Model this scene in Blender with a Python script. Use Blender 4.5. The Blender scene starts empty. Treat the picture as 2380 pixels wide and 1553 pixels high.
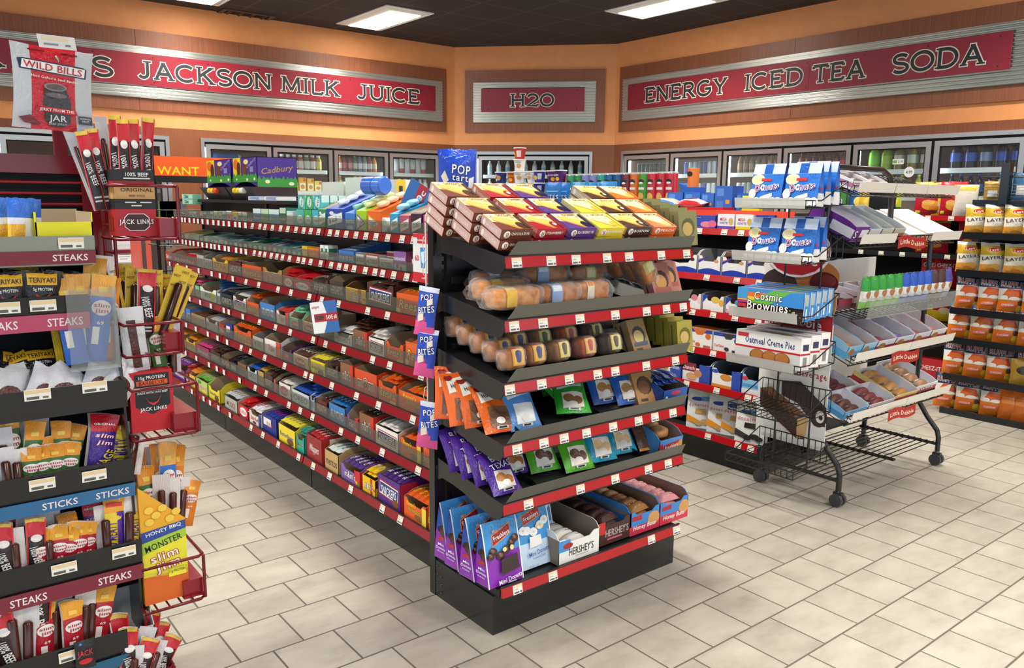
import bpy, math, random
from mathutils import Vector, Matrix
random.seed(7)
SC = bpy.context.scene
COL = SC.collection
PI = math.pi
# ---------------------------------------------------------------- camera
F_PX, CX, CY, CAM_H = 1862.0, 1190.0, 776.5, 1.4
YAW, PITCH, ROLL = math.radians(38.364), math.radians(9.565), math.radians(0.6)
_f0 = Vector((math.sin(YAW), math.cos(YAW), 0)); _r0 = Vector((math.cos(YAW), -math.sin(YAW), 0)); _u0 = Vector((0, 0, 1))
FWD = _f0*math.cos(PITCH) - _u0*math.sin(PITCH)
_u = _u0*math.cos(PITCH) + _f0*math.sin(PITCH)
RIGHT = _r0*math.cos(ROLL) + _u*math.sin(ROLL)
UP = _u*math.cos(ROLL) - _r0*math.sin(ROLL)
CAM = Vector((0, 0, CAM_H))
cam = bpy.data.cameras.new('camera'); cam_o = bpy.data.objects.new('camera', cam); COL.objects.link(cam_o)
cam.sensor_width = 36; cam.lens = F_PX*36/2380; cam.clip_start = .05
cam_o.matrix_world = Matrix(((RIGHT.x, UP.x, -FWD.x, 0), (RIGHT.y, UP.y, -FWD.y, 0), (RIGHT.z, UP.z, -FWD.z, CAM_H), (0, 0, 0, 1)))
SC.camera = cam_o
# ---------------------------------------------------------------- sky, exposure
w = bpy.data.worlds.new('sky'); SC.world = w; w.use_nodes = True
w.node_tree.nodes['Background'].inputs[0].default_value = (.86, .93, 1, 1)
w.node_tree.nodes['Background'].inputs[1].default_value = 1.5
SC.view_settings.view_transform = 'Standard'; SC.view_settings.look = 'None'
SC.view_settings.gamma = 1; SC.view_settings.use_curve_mapping = False
SC.view_settings.exposure = 0.75
LAMP_W = 27
# ---------------------------------------------------------------- measuring helpers (pixel of the photo + a plane -> a place)
def ray(x, y): return FWD + RIGHT*((x-CX)/F_PX) - UP*((y-CY)/F_PX)
def onx(x, y, X): d = ray(x, y); return CAM + d*(X/d.x)
def ony(x, y, Y): d = ray(x, y); return CAM + d*(Y/d.y)
def onz(x, y, Z): d = ray(x, y); return CAM + d*((Z-CAM_H)/d.z)
def ypx(px, X, z):
    'Y on the line (X, *, z) that shows at column px'
    y = 600
    for _ in range(6):
        p = onx(px, y, X); q = Vector((X, p.y, z)) - CAM
        y = CY - F_PX*q.dot(UP)/q.dot(FWD)
    return onx(px, y, X).y
def xpx(px, Y, z):
    y = 600
    for _ in range(6):
        p = ony(px, y, Y); q = Vector((p.x, Y, z)) - CAM
        y = CY - F_PX*q.dot(UP)/q.dot(FWD)
    return ony(px, y, Y).x
# ---------------------------------------------------------------- materials
_M = {}
def lin(h):
    h = h.lstrip('#')
    if len(h) == 3: h = ''.join(c*2 for c in h)
    c = [int(h[i:i+2], 16)/255 for i in (0, 2, 4)]
    return tuple((x/12.92 if x <= .04045 else ((x+.055)/1.055)**2.4) for x in c) + (1,)
def newmat(name):
    m = bpy.data.materials.new(name); m.use_nodes = True
    return m, m.node_tree, m.node_tree.nodes['Principled BSDF']
KIND = dict(card=(.5, 0), gloss=(.22, 0), film=(.24, 0), metal=(.3, 1), matte=(.85, 0), plastic=(.38, 0), rough=(.7, 0))
def M(h, kind='card'):
    k = (h, kind)
    if k not in _M:
        m, nt, b = newmat(f'{kind}_{h.lstrip("#")}')
        r, me = KIND[kind]
        b.inputs['Base Color'].default_value = lin(h); b.inputs['Roughness'].default_value = r; b.inputs['Metallic'].default_value = me
        if kind == 'film':
            n = nt.nodes.new('ShaderNodeTexNoise'); n.inputs['Scale'].default_value = 17; n.inputs['Detail'].default_value = 2
            bp = nt.nodes.new('ShaderNodeBump'); bp.inputs['Strength'].default_value = .32; bp.inputs['Distance'].default_value = .007
            nt.links.new(n.outputs[0], bp.inputs['Height']); nt.links.new(bp.outputs[0], b.inputs['Normal'])
        _M[k] = m
    return _M[k]
def clear(tint='#ffffff', through=.88, rough=.08, gl=.5, crinkle=0):
    k = ('clear', tint, through, rough, crinkle)
    if k not in _M:
        m = bpy.data.materials.new('clear_plastic'); m.use_nodes = True; nt = m.node_tree; nt.nodes.clear()
        t = nt.nodes.new('ShaderNodeBsdfTransparent'); g = nt.nodes.new('ShaderNodeBsdfPrincipled'); mx = nt.nodes.new('ShaderNodeMixShader')
        fr = nt.nodes.new('ShaderNodeLayerWeight'); fr.inputs[0].default_value = .12
        ma = nt.nodes.new('ShaderNodeMath'); ma.operation = 'MULTIPLY_ADD'; ma.inputs[1].default_value = gl; ma.inputs[2].default_value = 1-through
        ma.use_clamp = True
        t.inputs[0].default_value = lin(tint); g.inputs['Base Color'].default_value = lin(tint); g.inputs['Roughness'].default_value = rough
        o = nt.nodes.new('ShaderNodeOutputMaterial')
        nt.links.new(fr.outputs[1], ma.inputs[0]); nt.links.new(ma.outputs[0], mx.inputs[0])
        if crinkle:
            tc = nt.nodes.new('ShaderNodeTexCoord'); n = nt.nodes.new('ShaderNodeTexVoronoi'); n.inputs['Scale'].default_value = 26; bp = nt.nodes.new('ShaderNodeBump'); bp.inputs['Strength'].default_value = crinkle; bp.inputs['Distance'].default_value = .012
            nt.links.new(tc.outputs['Object'], n.inputs['Vector']); nt.links.new(n.outputs[0], bp.inputs['Height']); nt.links.new(bp.outputs[0], g.inputs['Normal']); nt.links.new(bp.outputs[0], fr.inputs['Normal'])
        nt.links.new(t.outputs[0], mx.inputs[1]); nt.links.new(g.outputs[0], mx.inputs[2]); nt.links.new(mx.outputs[0], o.inputs[0])
        _M[k] = m
    return _M[k]
def emit(h, s):
    k = ('emit', h, s)
    if k not in _M:
        m, nt, b = newmat('lit'); b.inputs['Base Color'].default_value = lin(h)
        b.inputs['Emission Color'].default_value = lin(h); b.inputs['Emission Strength'].default_value = s; _M[k] = m
    return _M[k]
def grain(h1, h2, sc=(60, 60, 4), rough=.45, name='wood'):
    k = ('grain', h1, h2, sc)
    if k not in _M:
        m, nt, b = newmat(name)
        tc = nt.nodes.new('ShaderNodeTexCoord'); mp = nt.nodes.new('ShaderNodeMapping'); mp.inputs['Scale'].default_value = sc
        n = nt.nodes.new('ShaderNodeTexNoise'); n.inputs['Scale'].default_value = 1; n.inputs['Detail'].default_value = 4
        cr = nt.nodes.new('ShaderNodeValToRGB'); cr.color_ramp.elements[0].color = lin(h1); cr.color_ramp.elements[1].color = lin(h2)
        cr.color_ramp.elements[0].position = .35; cr.color_ramp.elements[1].position = .65
        nt.links.new(tc.outputs['Object'], mp.inputs[0]); nt.links.new(mp.outputs[0], n.inputs[0]); nt.links.new(n.outputs[0], cr.inputs[0])
        nt.links.new(cr.outputs[0], b.inputs['Base Color']); b.inputs['Roughness'].default_value = rough; _M[k] = m
    return _M[k]
BLACK = M('#17181a', 'plastic'); STEELBLK = M('#1c1d20', 'gloss'); WIRE = M('#1d1d1f', 'gloss'); CHROME = M('#c9cbc8', 'metal'); WHITE = M('#f2f1ee')
KRAFT = M('#8d7860', 'rough'); INNER = M('#a39384', 'rough'); RAILRED = M('#a3141d', 'gloss'); TAG = M('#efece4', 'card')
# ---------------------------------------------------------------- mesh builder
class MB:
    def __init__(s): s.v = []; s.f = []; s.m = []; s.s = []; s.ms = []
    def mi(s, mat):
        if isinstance(mat, str): mat = M(mat)
        if mat not in s.ms: s.ms.append(mat)
        return s.ms.index(mat)
    def add(s, vs, fs, mat, sm=False):
        b = len(s.v); i = s.mi(mat); s.v += [tuple(p) for p in vs]
        for f in fs: s.f.append([b+k for k in f]); s.m.append(i); s.s.append(sm)
        return s
    def box(s, x0, x1, y0, y1, z0, z1, mat):
        if x0 > x1: x0, x1 = x1, x0
        if y0 > y1: y0, y1 = y1, y0
        if z0 > z1: z0, z1 = z1, z0
        vs = [(x, y, z) for z in (z0, z1) for y in (y0, y1) for x in (x0, x1)]
        return s.add(vs, [(0, 2, 3, 1), (4, 5, 7, 6), (0, 1, 5, 4), (2, 6, 7, 3), (0, 4, 6, 2), (1, 3, 7, 5)], mat)
    def hexa(s, b, t, mat):
        'bottom 4 points, top 4 points, same winding (counter-clockwise seen from above)'
        return s.add(list(b)+list(t), [(3, 2, 1, 0), (4, 5, 6, 7), (0, 1, 5, 4), (1, 2, 6, 5), (2, 3, 7, 6), (3, 0, 4, 7)], mat)
    def slab(s, pts, n, t, mat):
        'a flat polygon thickened by t along -n'
        n = Vector(n).normalized(); k = len(pts); a = [Vector(p) for p in pts]; b = [p - n*t for p in a]
        return s.add(a+b, [list(range(k)), list(range(2*k-1, k-1, -1))] + [(i, k+i, k+(i+1) % k, (i+1) % k) for i in range(k)], mat)
    def tube(s, pts, r, mat, n=6, sm=True):
        pts = [Vector(p) for p in pts]; rings = []
        rr = r if isinstance(r, (list, tuple)) else [r]*len(pts)
        for i, p in enumerate(pts):
            d = (pts[min(i+1, len(pts)-1)] - pts[max(i-1, 0)]).normalized()
            a = d.orthogonal().normalized() if i == 0 else (pa - d*pa.dot(d)).normalized()
            pa = a; c = d.cross(a)
            rings.append([p + (a*math.cos(2*PI*k/n) + c*math.sin(2*PI*k/n))*rr[i] for k in range(n)])
        vs = [q for R in rings for q in R]
        fs = [(i*n+k, i*n+(k+1) % n, (i+1)*n+(k+1) % n, (i+1)*n+k) for i in range(len(pts)-1) for k in range(n)]
        s.add(vs, fs, mat, sm); L = (len(pts)-1)*n
        s.add(rings[0][::-1], [list(range(n))], mat); s.add(rings[-1], [list(range(n))], mat)
        return s
    def lathe(s, prof, mats, n=14, c=(0, 0, 0), sq=1):
        'prof [(r, z)], mats: one material or one per segment'
        if not isinstance(mats, (list, tuple)): mats = [mats]*(len(prof)-1)
        for (r0, z0), (r1, z1), m in zip(prof, prof[1:], mats):
            if m is None: continue
            vs = [(c[0]+r*math.cos(2*PI*k/n), c[1]+r*math.sin(2*PI*k/n)*sq, c[2]+z) for r, z in ((r0, z0), (r1, z1)) for k in range(n)]
            s.add(vs, [(k, (k+1) % n, n+(k+1) % n, n+k) for k in range(n)], m, True)
        for (r, z), m, up in ((prof[0], mats[0], 0), (prof[-1], mats[-1], 1)):
            if r > 1e-5 and m is not None:
                vs = [(c[0]+r*math.cos(2*PI*k/n), c[1]+r*math.sin(2*PI*k/n)*sq, c[2]+z) for k in range(n)]
                s.add(vs, [list(range(n)) if up else list(range(n))[::-1]], m)
        return s
    def grid(s, fn, nu, nv, mat, sm=True, wrap=False):
        'fn(u, v) -> point on [0,1]^2; mat may be a function of (u, v)'
        vs = [fn(i/nu, j/nv) for j in range(nv+1) for i in range(nu+1)]
        if callable(mat):
            b = len(s.v); s.v += [tuple(p) for p in vs]
            for j in range(nv):
                for i in range(nu):
                    q = j*(nu+1)+i
                    s.f.append([b+q, b+q+1, b+q+nu+2, b+q+nu+1]); s.m.append(s.mi(mat((i+.5)/nu, (j+.5)/nv))); s.s.append(sm)
            return s
        return s.add(vs, [(j*(nu+1)+i, j*(nu+1)+i+1, (j+1)*(nu+1)+i+1, (j+1)*(nu+1)+i) for j in range(nv) for i in range(nu)], mat, sm)
    def mesh(s, name):
        me = bpy.data.meshes.new(name); me.from_pydata(s.v, [], s.f)
        for m in s.ms: me.materials.append(m)
        me.polygons.foreach_set('material_index', s.m); me.polygons.foreach_set('use_smooth', s.s); me.update()
        return me
    def build(s, name, parent=None, loc=None, rz=0, rot=None):
        o = bpy.data.objects.new(name, s.mesh(name)); COL.objects.link(o)
        if parent is not None: o.parent = parent
        if loc is not None: o.location = loc
        o.rotation_euler = rot if rot else (0, 0, rz)
        return o
def part(name, mb, parent, **k): return mb.build(name, parent, **k)
def thing(name, label, cat, loc=(0, 0, 0), rz=0, group=None, rot=None):
    o = bpy.data.objects.new(name, None); COL.objects.link(o); o.empty_display_size = .02
    o.location = loc; o.rotation_euler = rot if rot else (0, 0, rz)
    return tag(o, label, cat, group)
def tag(o, label, cat, group=None):
    o['label'] = label; o['category'] = cat
    if group: o['group'] = group
    return o
def single(name, mb, label, cat, loc=(0, 0, 0), rz=0, group=None, rot=None):
    return tag(mb.build(name, None, loc, rz, rot), label, cat, group)
def struct(name, mb, parent=None):
    o = mb.build(name, parent)
    if parent is None: o['kind'] = 'structure'
    return o
def dup(o, loc=None, rz=None, label=None, group=None, rot=None, parent=None):
    c = o.copy(); COL.objects.link(c)
    if parent is not None: c.parent = parent
    if loc is not None: c.location = loc
    if rz is not None: c.rotation_euler = (0, 0, rz)
    if rot is not None: c.rotation_euler = rot
    if label: c['label'] = label
    if group: c['group'] = group
    for ch in list(o.children):
        d = ch.copy(); COL.objects.link(d); d.parent = c
        for g in list(ch.children): e = g.copy(); COL.objects.link(e); e.parent = d
    return c
ORD = 'first second third fourth fifth sixth seventh eighth ninth tenth eleventh twelfth thirteenth fourteenth fifteenth sixteenth seventeenth eighteenth nineteenth twentieth'.split()
def nth(i):
    if i < 20: return ORD[i]
    return ('twenty-', 'thirty-', 'forty-')[(i+1)//10-2] + ORD[(i+1) % 10 - 1] if (i+1) % 10 else ('thirtieth', 'fortieth', 'fiftieth')[(i+1)//10-3]
# ---------------------------------------------------------------- print: flat graphics laid on a face
_T = {}
def glyphs(txt, bold=0.0, sp=1.0):
    k = (txt, bold, sp)
    if k not in _T:
        cu = bpy.data.curves.new('t', 'FONT'); cu.body = txt; cu.size = 1; cu.offset = bold; cu.space_character = sp; cu.resolution_u = 2 if len(txt) < 12 else 1
        ob = bpy.data.objects.new('t', cu); me = ob.to_mesh()
        P = [(v.co.x, v.co.y) for v in me.vertices]; Fs = [tuple(p.vertices) for p in me.polygons]
        ob.to_mesh_clear(); bpy.data.objects.remove(ob); bpy.data.curves.remove(cu)
        xs = [p[0] for p in P] or [0, 1]; ys = [p[1] for p in P] or [0, 1]
        _T[k] = (P, Fs, min(xs), max(xs), min(ys), max(ys))
    return _T[k]
CAP = .729
def plane(o, u, v):
    'a flat face: o lower corner, u along its width, v up its height -> S(a, b, off)'
    o = Vector(o); u = Vector(u); v = Vector(v); n = u.cross(v).normalized()
    return lambda a, b, off=0: o + u*a + v*b + n*off
def draw(mb, S, W, H, ops, off=.0004, step=.00022, n=1, kind='card'):
    'ops in fractions of the face: r(ect) e(llipse) p(olygon) t(ext)'
    for op in ops:
        c = op[-1] if op[0] != 't' else op[5]
        mat = M(c, kind) if isinstance(c, str) else c
        if op[0] == 'r':
            _, a0, b0, a1, b1, _c = op
            mb.grid(lambda u, v: S(a0+(a1-a0)*u, b0+(b1-b0)*v, off), n, n, mat)
        elif op[0] == 'e':
            _, a, b, ra, rb, _c = op; k = 14
            vs = [S(a, b, off)] + [S(a+ra*q*math.cos(2*PI*i/k), b+rb*q*math.sin(2*PI*i/k), off) for q in (.55, 1) for i in range(k)]
            mb.add(vs, [(0, 1+i, 1+(i+1) % k) for i in range(k)] + [(1+i, 1+k+i, 1+k+(i+1) % k, 1+(i+1) % k) for i in range(k)], mat, n > 1)
        elif op[0] == 'p' and n > 1:
            q = op[1]; q = [(a[0]+(b[0]-a[0])*t/4, a[1]+(b[1]-a[1])*t/4) for a, b in zip(q, q[1:]+q[:1]) for t in range(4)]; k = len(q)
            ca_, cb_ = sum(a for a, b in q)/k, sum(b for a, b in q)/k
            vs = [S(ca_, cb_, off)] + [S(ca_+(a-ca_)*r, cb_+(b-cb_)*r, off) for r in (.33, .67, 1) for a, b in q]
            mb.add(vs, [(0, 1+i, 1+(i+1) % k) for i in range(k)] + [(1+r*k+i, 1+(r+1)*k+i, 1+(r+1)*k+(i+1) % k, 1+r*k+(i+1) % k) for r in (0, 1) for i in range(k)], mat, True)
        elif op[0] == 'p':
            mb.add([S(a, b, off) for a, b in op[1]], [list(range(len(op[1])))], mat)
        elif op[0] == 't':
            _, txt, a, b, h, c = op[:6]; wf = op[6] if len(op) > 6 else None; o = op[7] if len(op) > 7 else {}
            bold = o.get('b', .012); hh = h*H
            sp = 1.13 if 'o' in o else 1.03
            P, Fs, x0, x1, y0, y1 = glyphs(txt, bold, sp); sc = hh/CAP
            sx = sc if wf is None else wf*W/max(x1-x0, 1e-4)
            ca, sa = math.cos(math.radians(o.get('rot', 0))), math.sin(math.radians(o.get('rot', 0))); sh = o.get('sh', 0)
            def lay(P, Fs, dx, of, m):
                vs = []
                for x, y in P:
                    yy = (y - CAP/2)*sc; xx = (x - dx)*sx + sh*yy
                    xx, yy = xx*ca - yy*sa, xx*sa + yy*ca
                    vs.append(S(a + xx/W, b + yy/H, of + (.0012 if n > 1 else 0)))
                mb.add(vs, Fs, m)
            cx = (x0+x1)/2
            if 'o' in o:
                P2, F2 = glyphs(txt, bold + o.get('ow', .045), sp)[:2]
                lay(P2, F2, cx, off, M(o['o'], kind)); off += step
            lay(P, Fs, cx, off, mat)
        off += step
def R(a0, b0, a1, b1, c): return ('r', a0, b0, a1, b1, c)
def EL(a, b, ra, rb, c): return ('e', a, b, ra, rb, c)
def PG(p, c): return ('p', p, c)
def TX(t, a, b, h, c, w=None, **o): return ('t', t, a, b, h, c, w, o)
# ================================================================ THE ROOM
YL, XR, ZC, ZB = 9.5, 7.95, 3.44, 2.135
XC, YC = 6.463, 7.86          # where the slanted corner wall starts and ends
ORANGE = grain('#e3955a', '#e79b5f', (9, 9, 9), .6, 'orange_paint'); BROWN = grain('#7d4628', '#8b4f2e', (150, 150, 3), .5, 'brown_laminate')
TRIMWOOD = grain('#80492c', '#92573a', (150, 150, 4), .4, 'brown_wood')
def floor_mat():
    m, nt, b = newmat('stone_tile_floor'); N = nt.nodes; L = nt.links
    tc = N.new('ShaderNodeTexCoord'); mp = N.new('ShaderNodeMapping'); mp.inputs['Location'].default_value = (-1.664+.1016, -1.6435, 0)
    br = N.new('ShaderNodeTexBrick'); br.offset = .5; br.offset_frequency = 2; br.squash = 1
    br.inputs['Scale'].default_value = 1; br.inputs['Brick Width'].default_value = .2030; br.inputs['Row Height'].default_value = .2058
    br.inputs['Mortar Size'].default_value = .0035; br.inputs['Mortar Smooth'].default_value = .2; br.inputs['Bias'].default_value = 0
    br.inputs['Color1'].default_value = (0, 0, 0, 1); br.inputs['Color2'].default_value = (1, 1, 1, 1); br.inputs['Mortar'].default_value = (.5, .5, .5, 1)
    ms = N.new('ShaderNodeMapping'); ms.inputs['Scale'].default_value = (3.2, 7, 1); ms.inputs['Rotation'].default_value = (0, 0, .5)
    n1 = N.new('ShaderNodeTexNoise'); n1.inputs['Scale'].default_value = 1.4; n1.inputs['Detail'].default_value = 5; n1.inputs['Roughness'].default_value = .62
    cr = N.new('ShaderNodeValToRGB'); E_ = cr.color_ramp.elements
    E_[0].position = .3; E_[0].color = lin('#958e81'); E_[1].position = .72; E_[1].color = lin('#b2ad9f')
    e = E_.new(.5); e.color = lin('#a59f91')
    hv = N.new('ShaderNodeMixRGB'); hv.blend_type = 'MULTIPLY'; hv.inputs[0].default_value = .08
    mo = N.new('ShaderNodeMixRGB'); mo.inputs[2].default_value = lin('#5a544b')
    L.new(tc.outputs['Object'], mp.inputs[0]); L.new(mp.outputs[0], br.inputs[0]); L.new(tc.outputs['Object'], ms.inputs[0])
    ad = N.new('ShaderNodeVectorMath'); ad.operation = 'ADD'; sc_ = N.new('ShaderNodeVectorMath'); sc_.operation = 'SCALE'; sc_.inputs['Scale'].default_value = 9
    L.new(br.outputs['Color'], sc_.inputs[0]); L.new(ms.outputs[0], ad.inputs[0]); L.new(sc_.outputs[0], ad.inputs[1])
    L.new(ad.outputs[0], n1.inputs[0]); L.new(n1.outputs[0], cr.inputs[0])
    L.new(cr.outputs[0], hv.inputs[1]); L.new(br.outputs['Color'], hv.inputs[2]); L.new(hv.outputs[0], mo.inputs[1]); L.new(br.outputs['Fac'], mo.inputs[0])
    L.new(mo.outputs[0], b.inputs['Base Color'])
    rg = N.new('ShaderNodeMapRange'); rg.inputs[3].default_value = .34; rg.inputs[4].default_value = .8
    L.new(br.outputs['Fac'], rg.inputs[0]); L.new(rg.outputs[0], b.inputs['Roughness'])
    bp = N.new('ShaderNodeBump'); bp.inputs['Strength'].default_value = .5; bp.inputs['Distance'].default_value = .002; bp.invert = True
    L.new(br.outputs['Fac'], bp.inputs['Height']); L.new(bp.outputs[0], b.inputs['Normal'])
    return m
def ceiling_mat():
    m, nt, b = newmat('dark_ceiling_tile'); N = nt.nodes; L = nt.links
    tc = N.new('ShaderNodeTexCoord'); mp = N.new('ShaderNodeMapping'); mp.inputs['Location'].default_value = (-6.48+.6096*20, -6.61+.6096*20, 0)
    br = N.new('ShaderNodeTexBrick'); br.offset = 0; br.inputs['Scale'].default_value = 1
    br.inputs['Brick Width'].default_value = .6096; br.inputs['Row Height'].default_value = .6096; br.inputs['Mortar Size'].default_value = .011
    br.inputs['Color1'].default_value = lin('#2b272b'); br.inputs['Color2'].default_value = lin('#2e292c'); br.inputs['Mortar'].default_value = lin('#4a4142')
    L.new(tc.outputs['Object'], mp.inputs[0]); L.new(mp.outputs[0], br.inputs[0]); L.new(br.outputs['Color'], b.inputs['Base Color'])
    b.inputs['Roughness'].default_value = .8
    return m
struct('floor', MB().box(-4.5, XR+.9, -4.8, YL+.9, -.1, 0, floor_mat()))
struct('ceiling', MB().box(-4.5, XR+.9, -4.8, YL+.9, ZC, ZC+.1, ceiling_mat()))
def wall(name, A, B, openings, T=.12):
    'A, B floor points; inner face to the side the room is on (left of A->B); openings (s0, s1, z0, z1) along A->B'
    A = Vector(A); B = Vector(B); d = (B-A).normalized(); L = (B-A).length; n = Vector((d.y, -d.x, 0))   # n points away from the room
    mb = MB()
    def blk(s0, s1, z0, z1, m):
        if s1-s0 < 1e-4 or z1-z0 < 1e-4: return
        p = [A+d*s0, A+d*s0+n*T, A+d*s1+n*T, A+d*s1]
        p = [A+d*s0, A+d*s1, A+d*s1+n*T, A+d*s0+n*T]
        mb.hexa([q+Vector((0, 0, z0)) for q in p][::-1], [q+Vector((0, 0, z1)) for q in p][::-1], m)
    blk(0, L, ZB, ZC, ORANGE)
    s = 0
    for s0, s1, z0, z1 in sorted(openings):
        blk(s, s0, 0, ZB, BROWN); blk(s0, s1, 0, z0, BROWN); blk(s0, s1, z1, ZB, BROWN); s = s1
    blk(s, L, 0, ZB, BROWN)
    return struct(name, mb)
# room runs clockwise seen from above: along the wall the room lies on the right-hand side, so walls are given reversed
CT = 2.045
LO1 = (.21, 2.644); LO2 = (2.985, 6.232); RO = (1.98, 7.70)
wall('wall_left', (XC, YL, 0), (-4.5, YL, 0), [(XC-LO2[1], XC-LO2[0], .12, CT), (XC-LO1[1], XC-LO1[0], .12, CT)])
wall('wall_right', (XR, -4.8, 0), (XR, YC, 0), [(RO[0]+4.8, RO[1]+4.8, .12, CT)])
CD = Vector((XR-XC, YC-YL, 0)); CL = CD.length; CD.normalize(); CN = Vector((-CD.y, CD.x, 0))*-1   # into the room
if CN.dot(Vector((-1, -1, 0))) < 0: CN = -CN
def onc(px, py, off=0):
    d = ray(px, py); o = Vector((XC, YL, 0)) + CN*off; t = (o-CAM).dot(CN)/d.dot(CN); return CAM + d*t
def cs(p): return (p - Vector((XC, YL, 0))).dot(CD)
CO = (cs(onc(1104, 400)), cs(onc(1376, 400)))
wall('wall_center', (XR, YC, 0), (XC, YL, 0), [(CL-CO[1], CL-CO[0], .12, CT)])
# the shop front behind the camera: piers and glass openings let the daylight in
FRONT = M('#c9a27c', 'matte')
fw = MB(); fw.box(-4.5, XR+.1, -4.9, -4.8, 0, .5, FRONT).box(-4.5, XR+.1, -4.9, -4.8, 2.9, ZC, FRONT)
for x in (-4.4, -1.5, 1.6, 4.7, 7.8): fw.box(x-.12, x+.12, -4.92, -4.78, .5, 2.9, M('#6b6b6b', 'metal'))
struct('wall_front', fw)
sw = MB(); sw.box(-4.6, -4.5, -4.9, YL+.1, 0, .5, FRONT).box(-4.6, -4.5, -4.9, YL+.1, 2.9, ZC, FRONT)
for y in (-4.7, -1.9, .9, 3.7, 6.5, 9.3): sw.box(-4.62, -4.48, y-.12, y+.12, .5, 2.9, M('#6b6b6b', 'metal'))
struct('wall_side', sw)
struct('window_1', MB().box(-4.38, XR, -4.86, -4.85, .5, 2.9, clear('#f4fbff', .93, .02)))
struct('window_2', MB().box(-4.56, -4.55, -4.7, YL, .5, 2.9, clear('#f4fbff', .93, .02)))
# ---------------------------------------------------------------- ceiling lights and vent
def troffer(x0, y0, label, seen=True):
    t = thing('ceiling_light', label, 'ceiling light', (x0, y0, ZC), 0, 'recessed fluorescent ceiling lights')
    Wd, Ld = .56, 1.17
    fr = MB()
    for a in ((-.30, .30, -.605, -Ld/2), (-.30, .30, Ld/2, .605), (-.30, -Wd/2, -Ld/2, Ld/2), (Wd/2, .30, -Ld/2, Ld/2)): fr.box(a[0], a[1], a[2], a[3], -.012, -.001, M('#e9e7e2', 'plastic'))
    part('frame', fr, t)
    tr = MB(); a, b, c, d_ = .27, .57, .19, .50
    q = lambda x, y, z: (x, y, z)
    top = [q(-a, -b, -.004), q(a, -b, -.004), q(a, b, -.004), q(-a, b, -.004)]; inn = [q(-c, -d_, -.03), q(c, -d_, -.03), q(c, d_, -.03), q(-c, d_, -.03)]
    tr.add(top+inn, [(0, 4, 5, 1), (1, 5, 6, 2), (2, 6, 7, 3), (3, 7, 4, 0)], M('#dedbd2', 'plastic'))
    part('reflector', tr, t)
    le = MB().box(-c, c, -d_, d_, -.034, -.03, emit('#fff8ee', 9)); part('diffuser', le, t)
    la = bpy.data.lights.new('lamp', 'AREA'); la.shape = 'RECTANGLE'; la.size = .36; la.size_y = .98; la.energy = LAMP_W; la.spread = math.radians(130); la.color = (1, .95, .87)
    lo = bpy.data.objects.new('lamp', la); COL.objects.link(lo); lo.parent = t; lo.location = (0, 0, -.037)
    return t
p = onz(500+1097/3.9667, 210/3.9667, ZC); q = onz(500+2035/3.9667, 122/3.9667, ZC)
troffer((p.x+q.x)/2, (p.y+q.y)/2, 'bright ceiling light above the slanted corner end of the milk and juice sign')
p = onz(1380+100/3.839, 93/3.839, ZC); troffer(p.x+.3, p.y-.6, 'bright ceiling light above the iced tea sign wall')
p = onz(508, 12, ZC); troffer(p.x-.3, p.y-.6, 'bright ceiling light beside the black air vent')
for x, y in ((4.6, 5.5), (2.3, 5.5), (2.3, 2.5), (4.9, 2.6), (6.8, 2.2), (2.3, -.5), (4.9, -.5), (6.8, -1.5), (-.5, 5.5), (-.5, 2.4), (-.5, -1), (-2.6, 7), (-2.6, 3), (2.3, -3.2), (5, -3.2)):
    troffer(x, y, 'ceiling light out of the picture over the shop floor')
p = onz(545, 22, ZC); q = onz(688, 3, ZC)
v = thing('air_vent', 'square black louvred air vent in the dark ceiling', 'air vent', ((p.x+q.x)/2, p.y+.3, ZC))
part('frame', MB().box(-.3, .3, -.3, -.25, -.012, 0, M('#3b3233', 'plastic')).box(-.3, .3, .25, .3, -.012, 0, M('#3b3233', 'plastic')).box(-.3, -.25, -.25, .25, -.012, 0, M('#3b3233', 'plastic')).box(.25, .3, -.25, .25, -.012, 0, M('#3b3233', 'plastic')), v)
g = MB().box(-.25, .25, -.25, .25, -.003, 0, M('#0c0c10', 'matte'))
for i in range(4): x = -.2+i*.133; g.slab([(x-.01, -.25, -.002), (x-.01, .25, -.002), (x+.015, .25, -.014), (x+.015, -.25, -.014)], (0, 0, 1), .003, M('#2e2829', 'plastic'))
part('grille', g, v)
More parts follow.
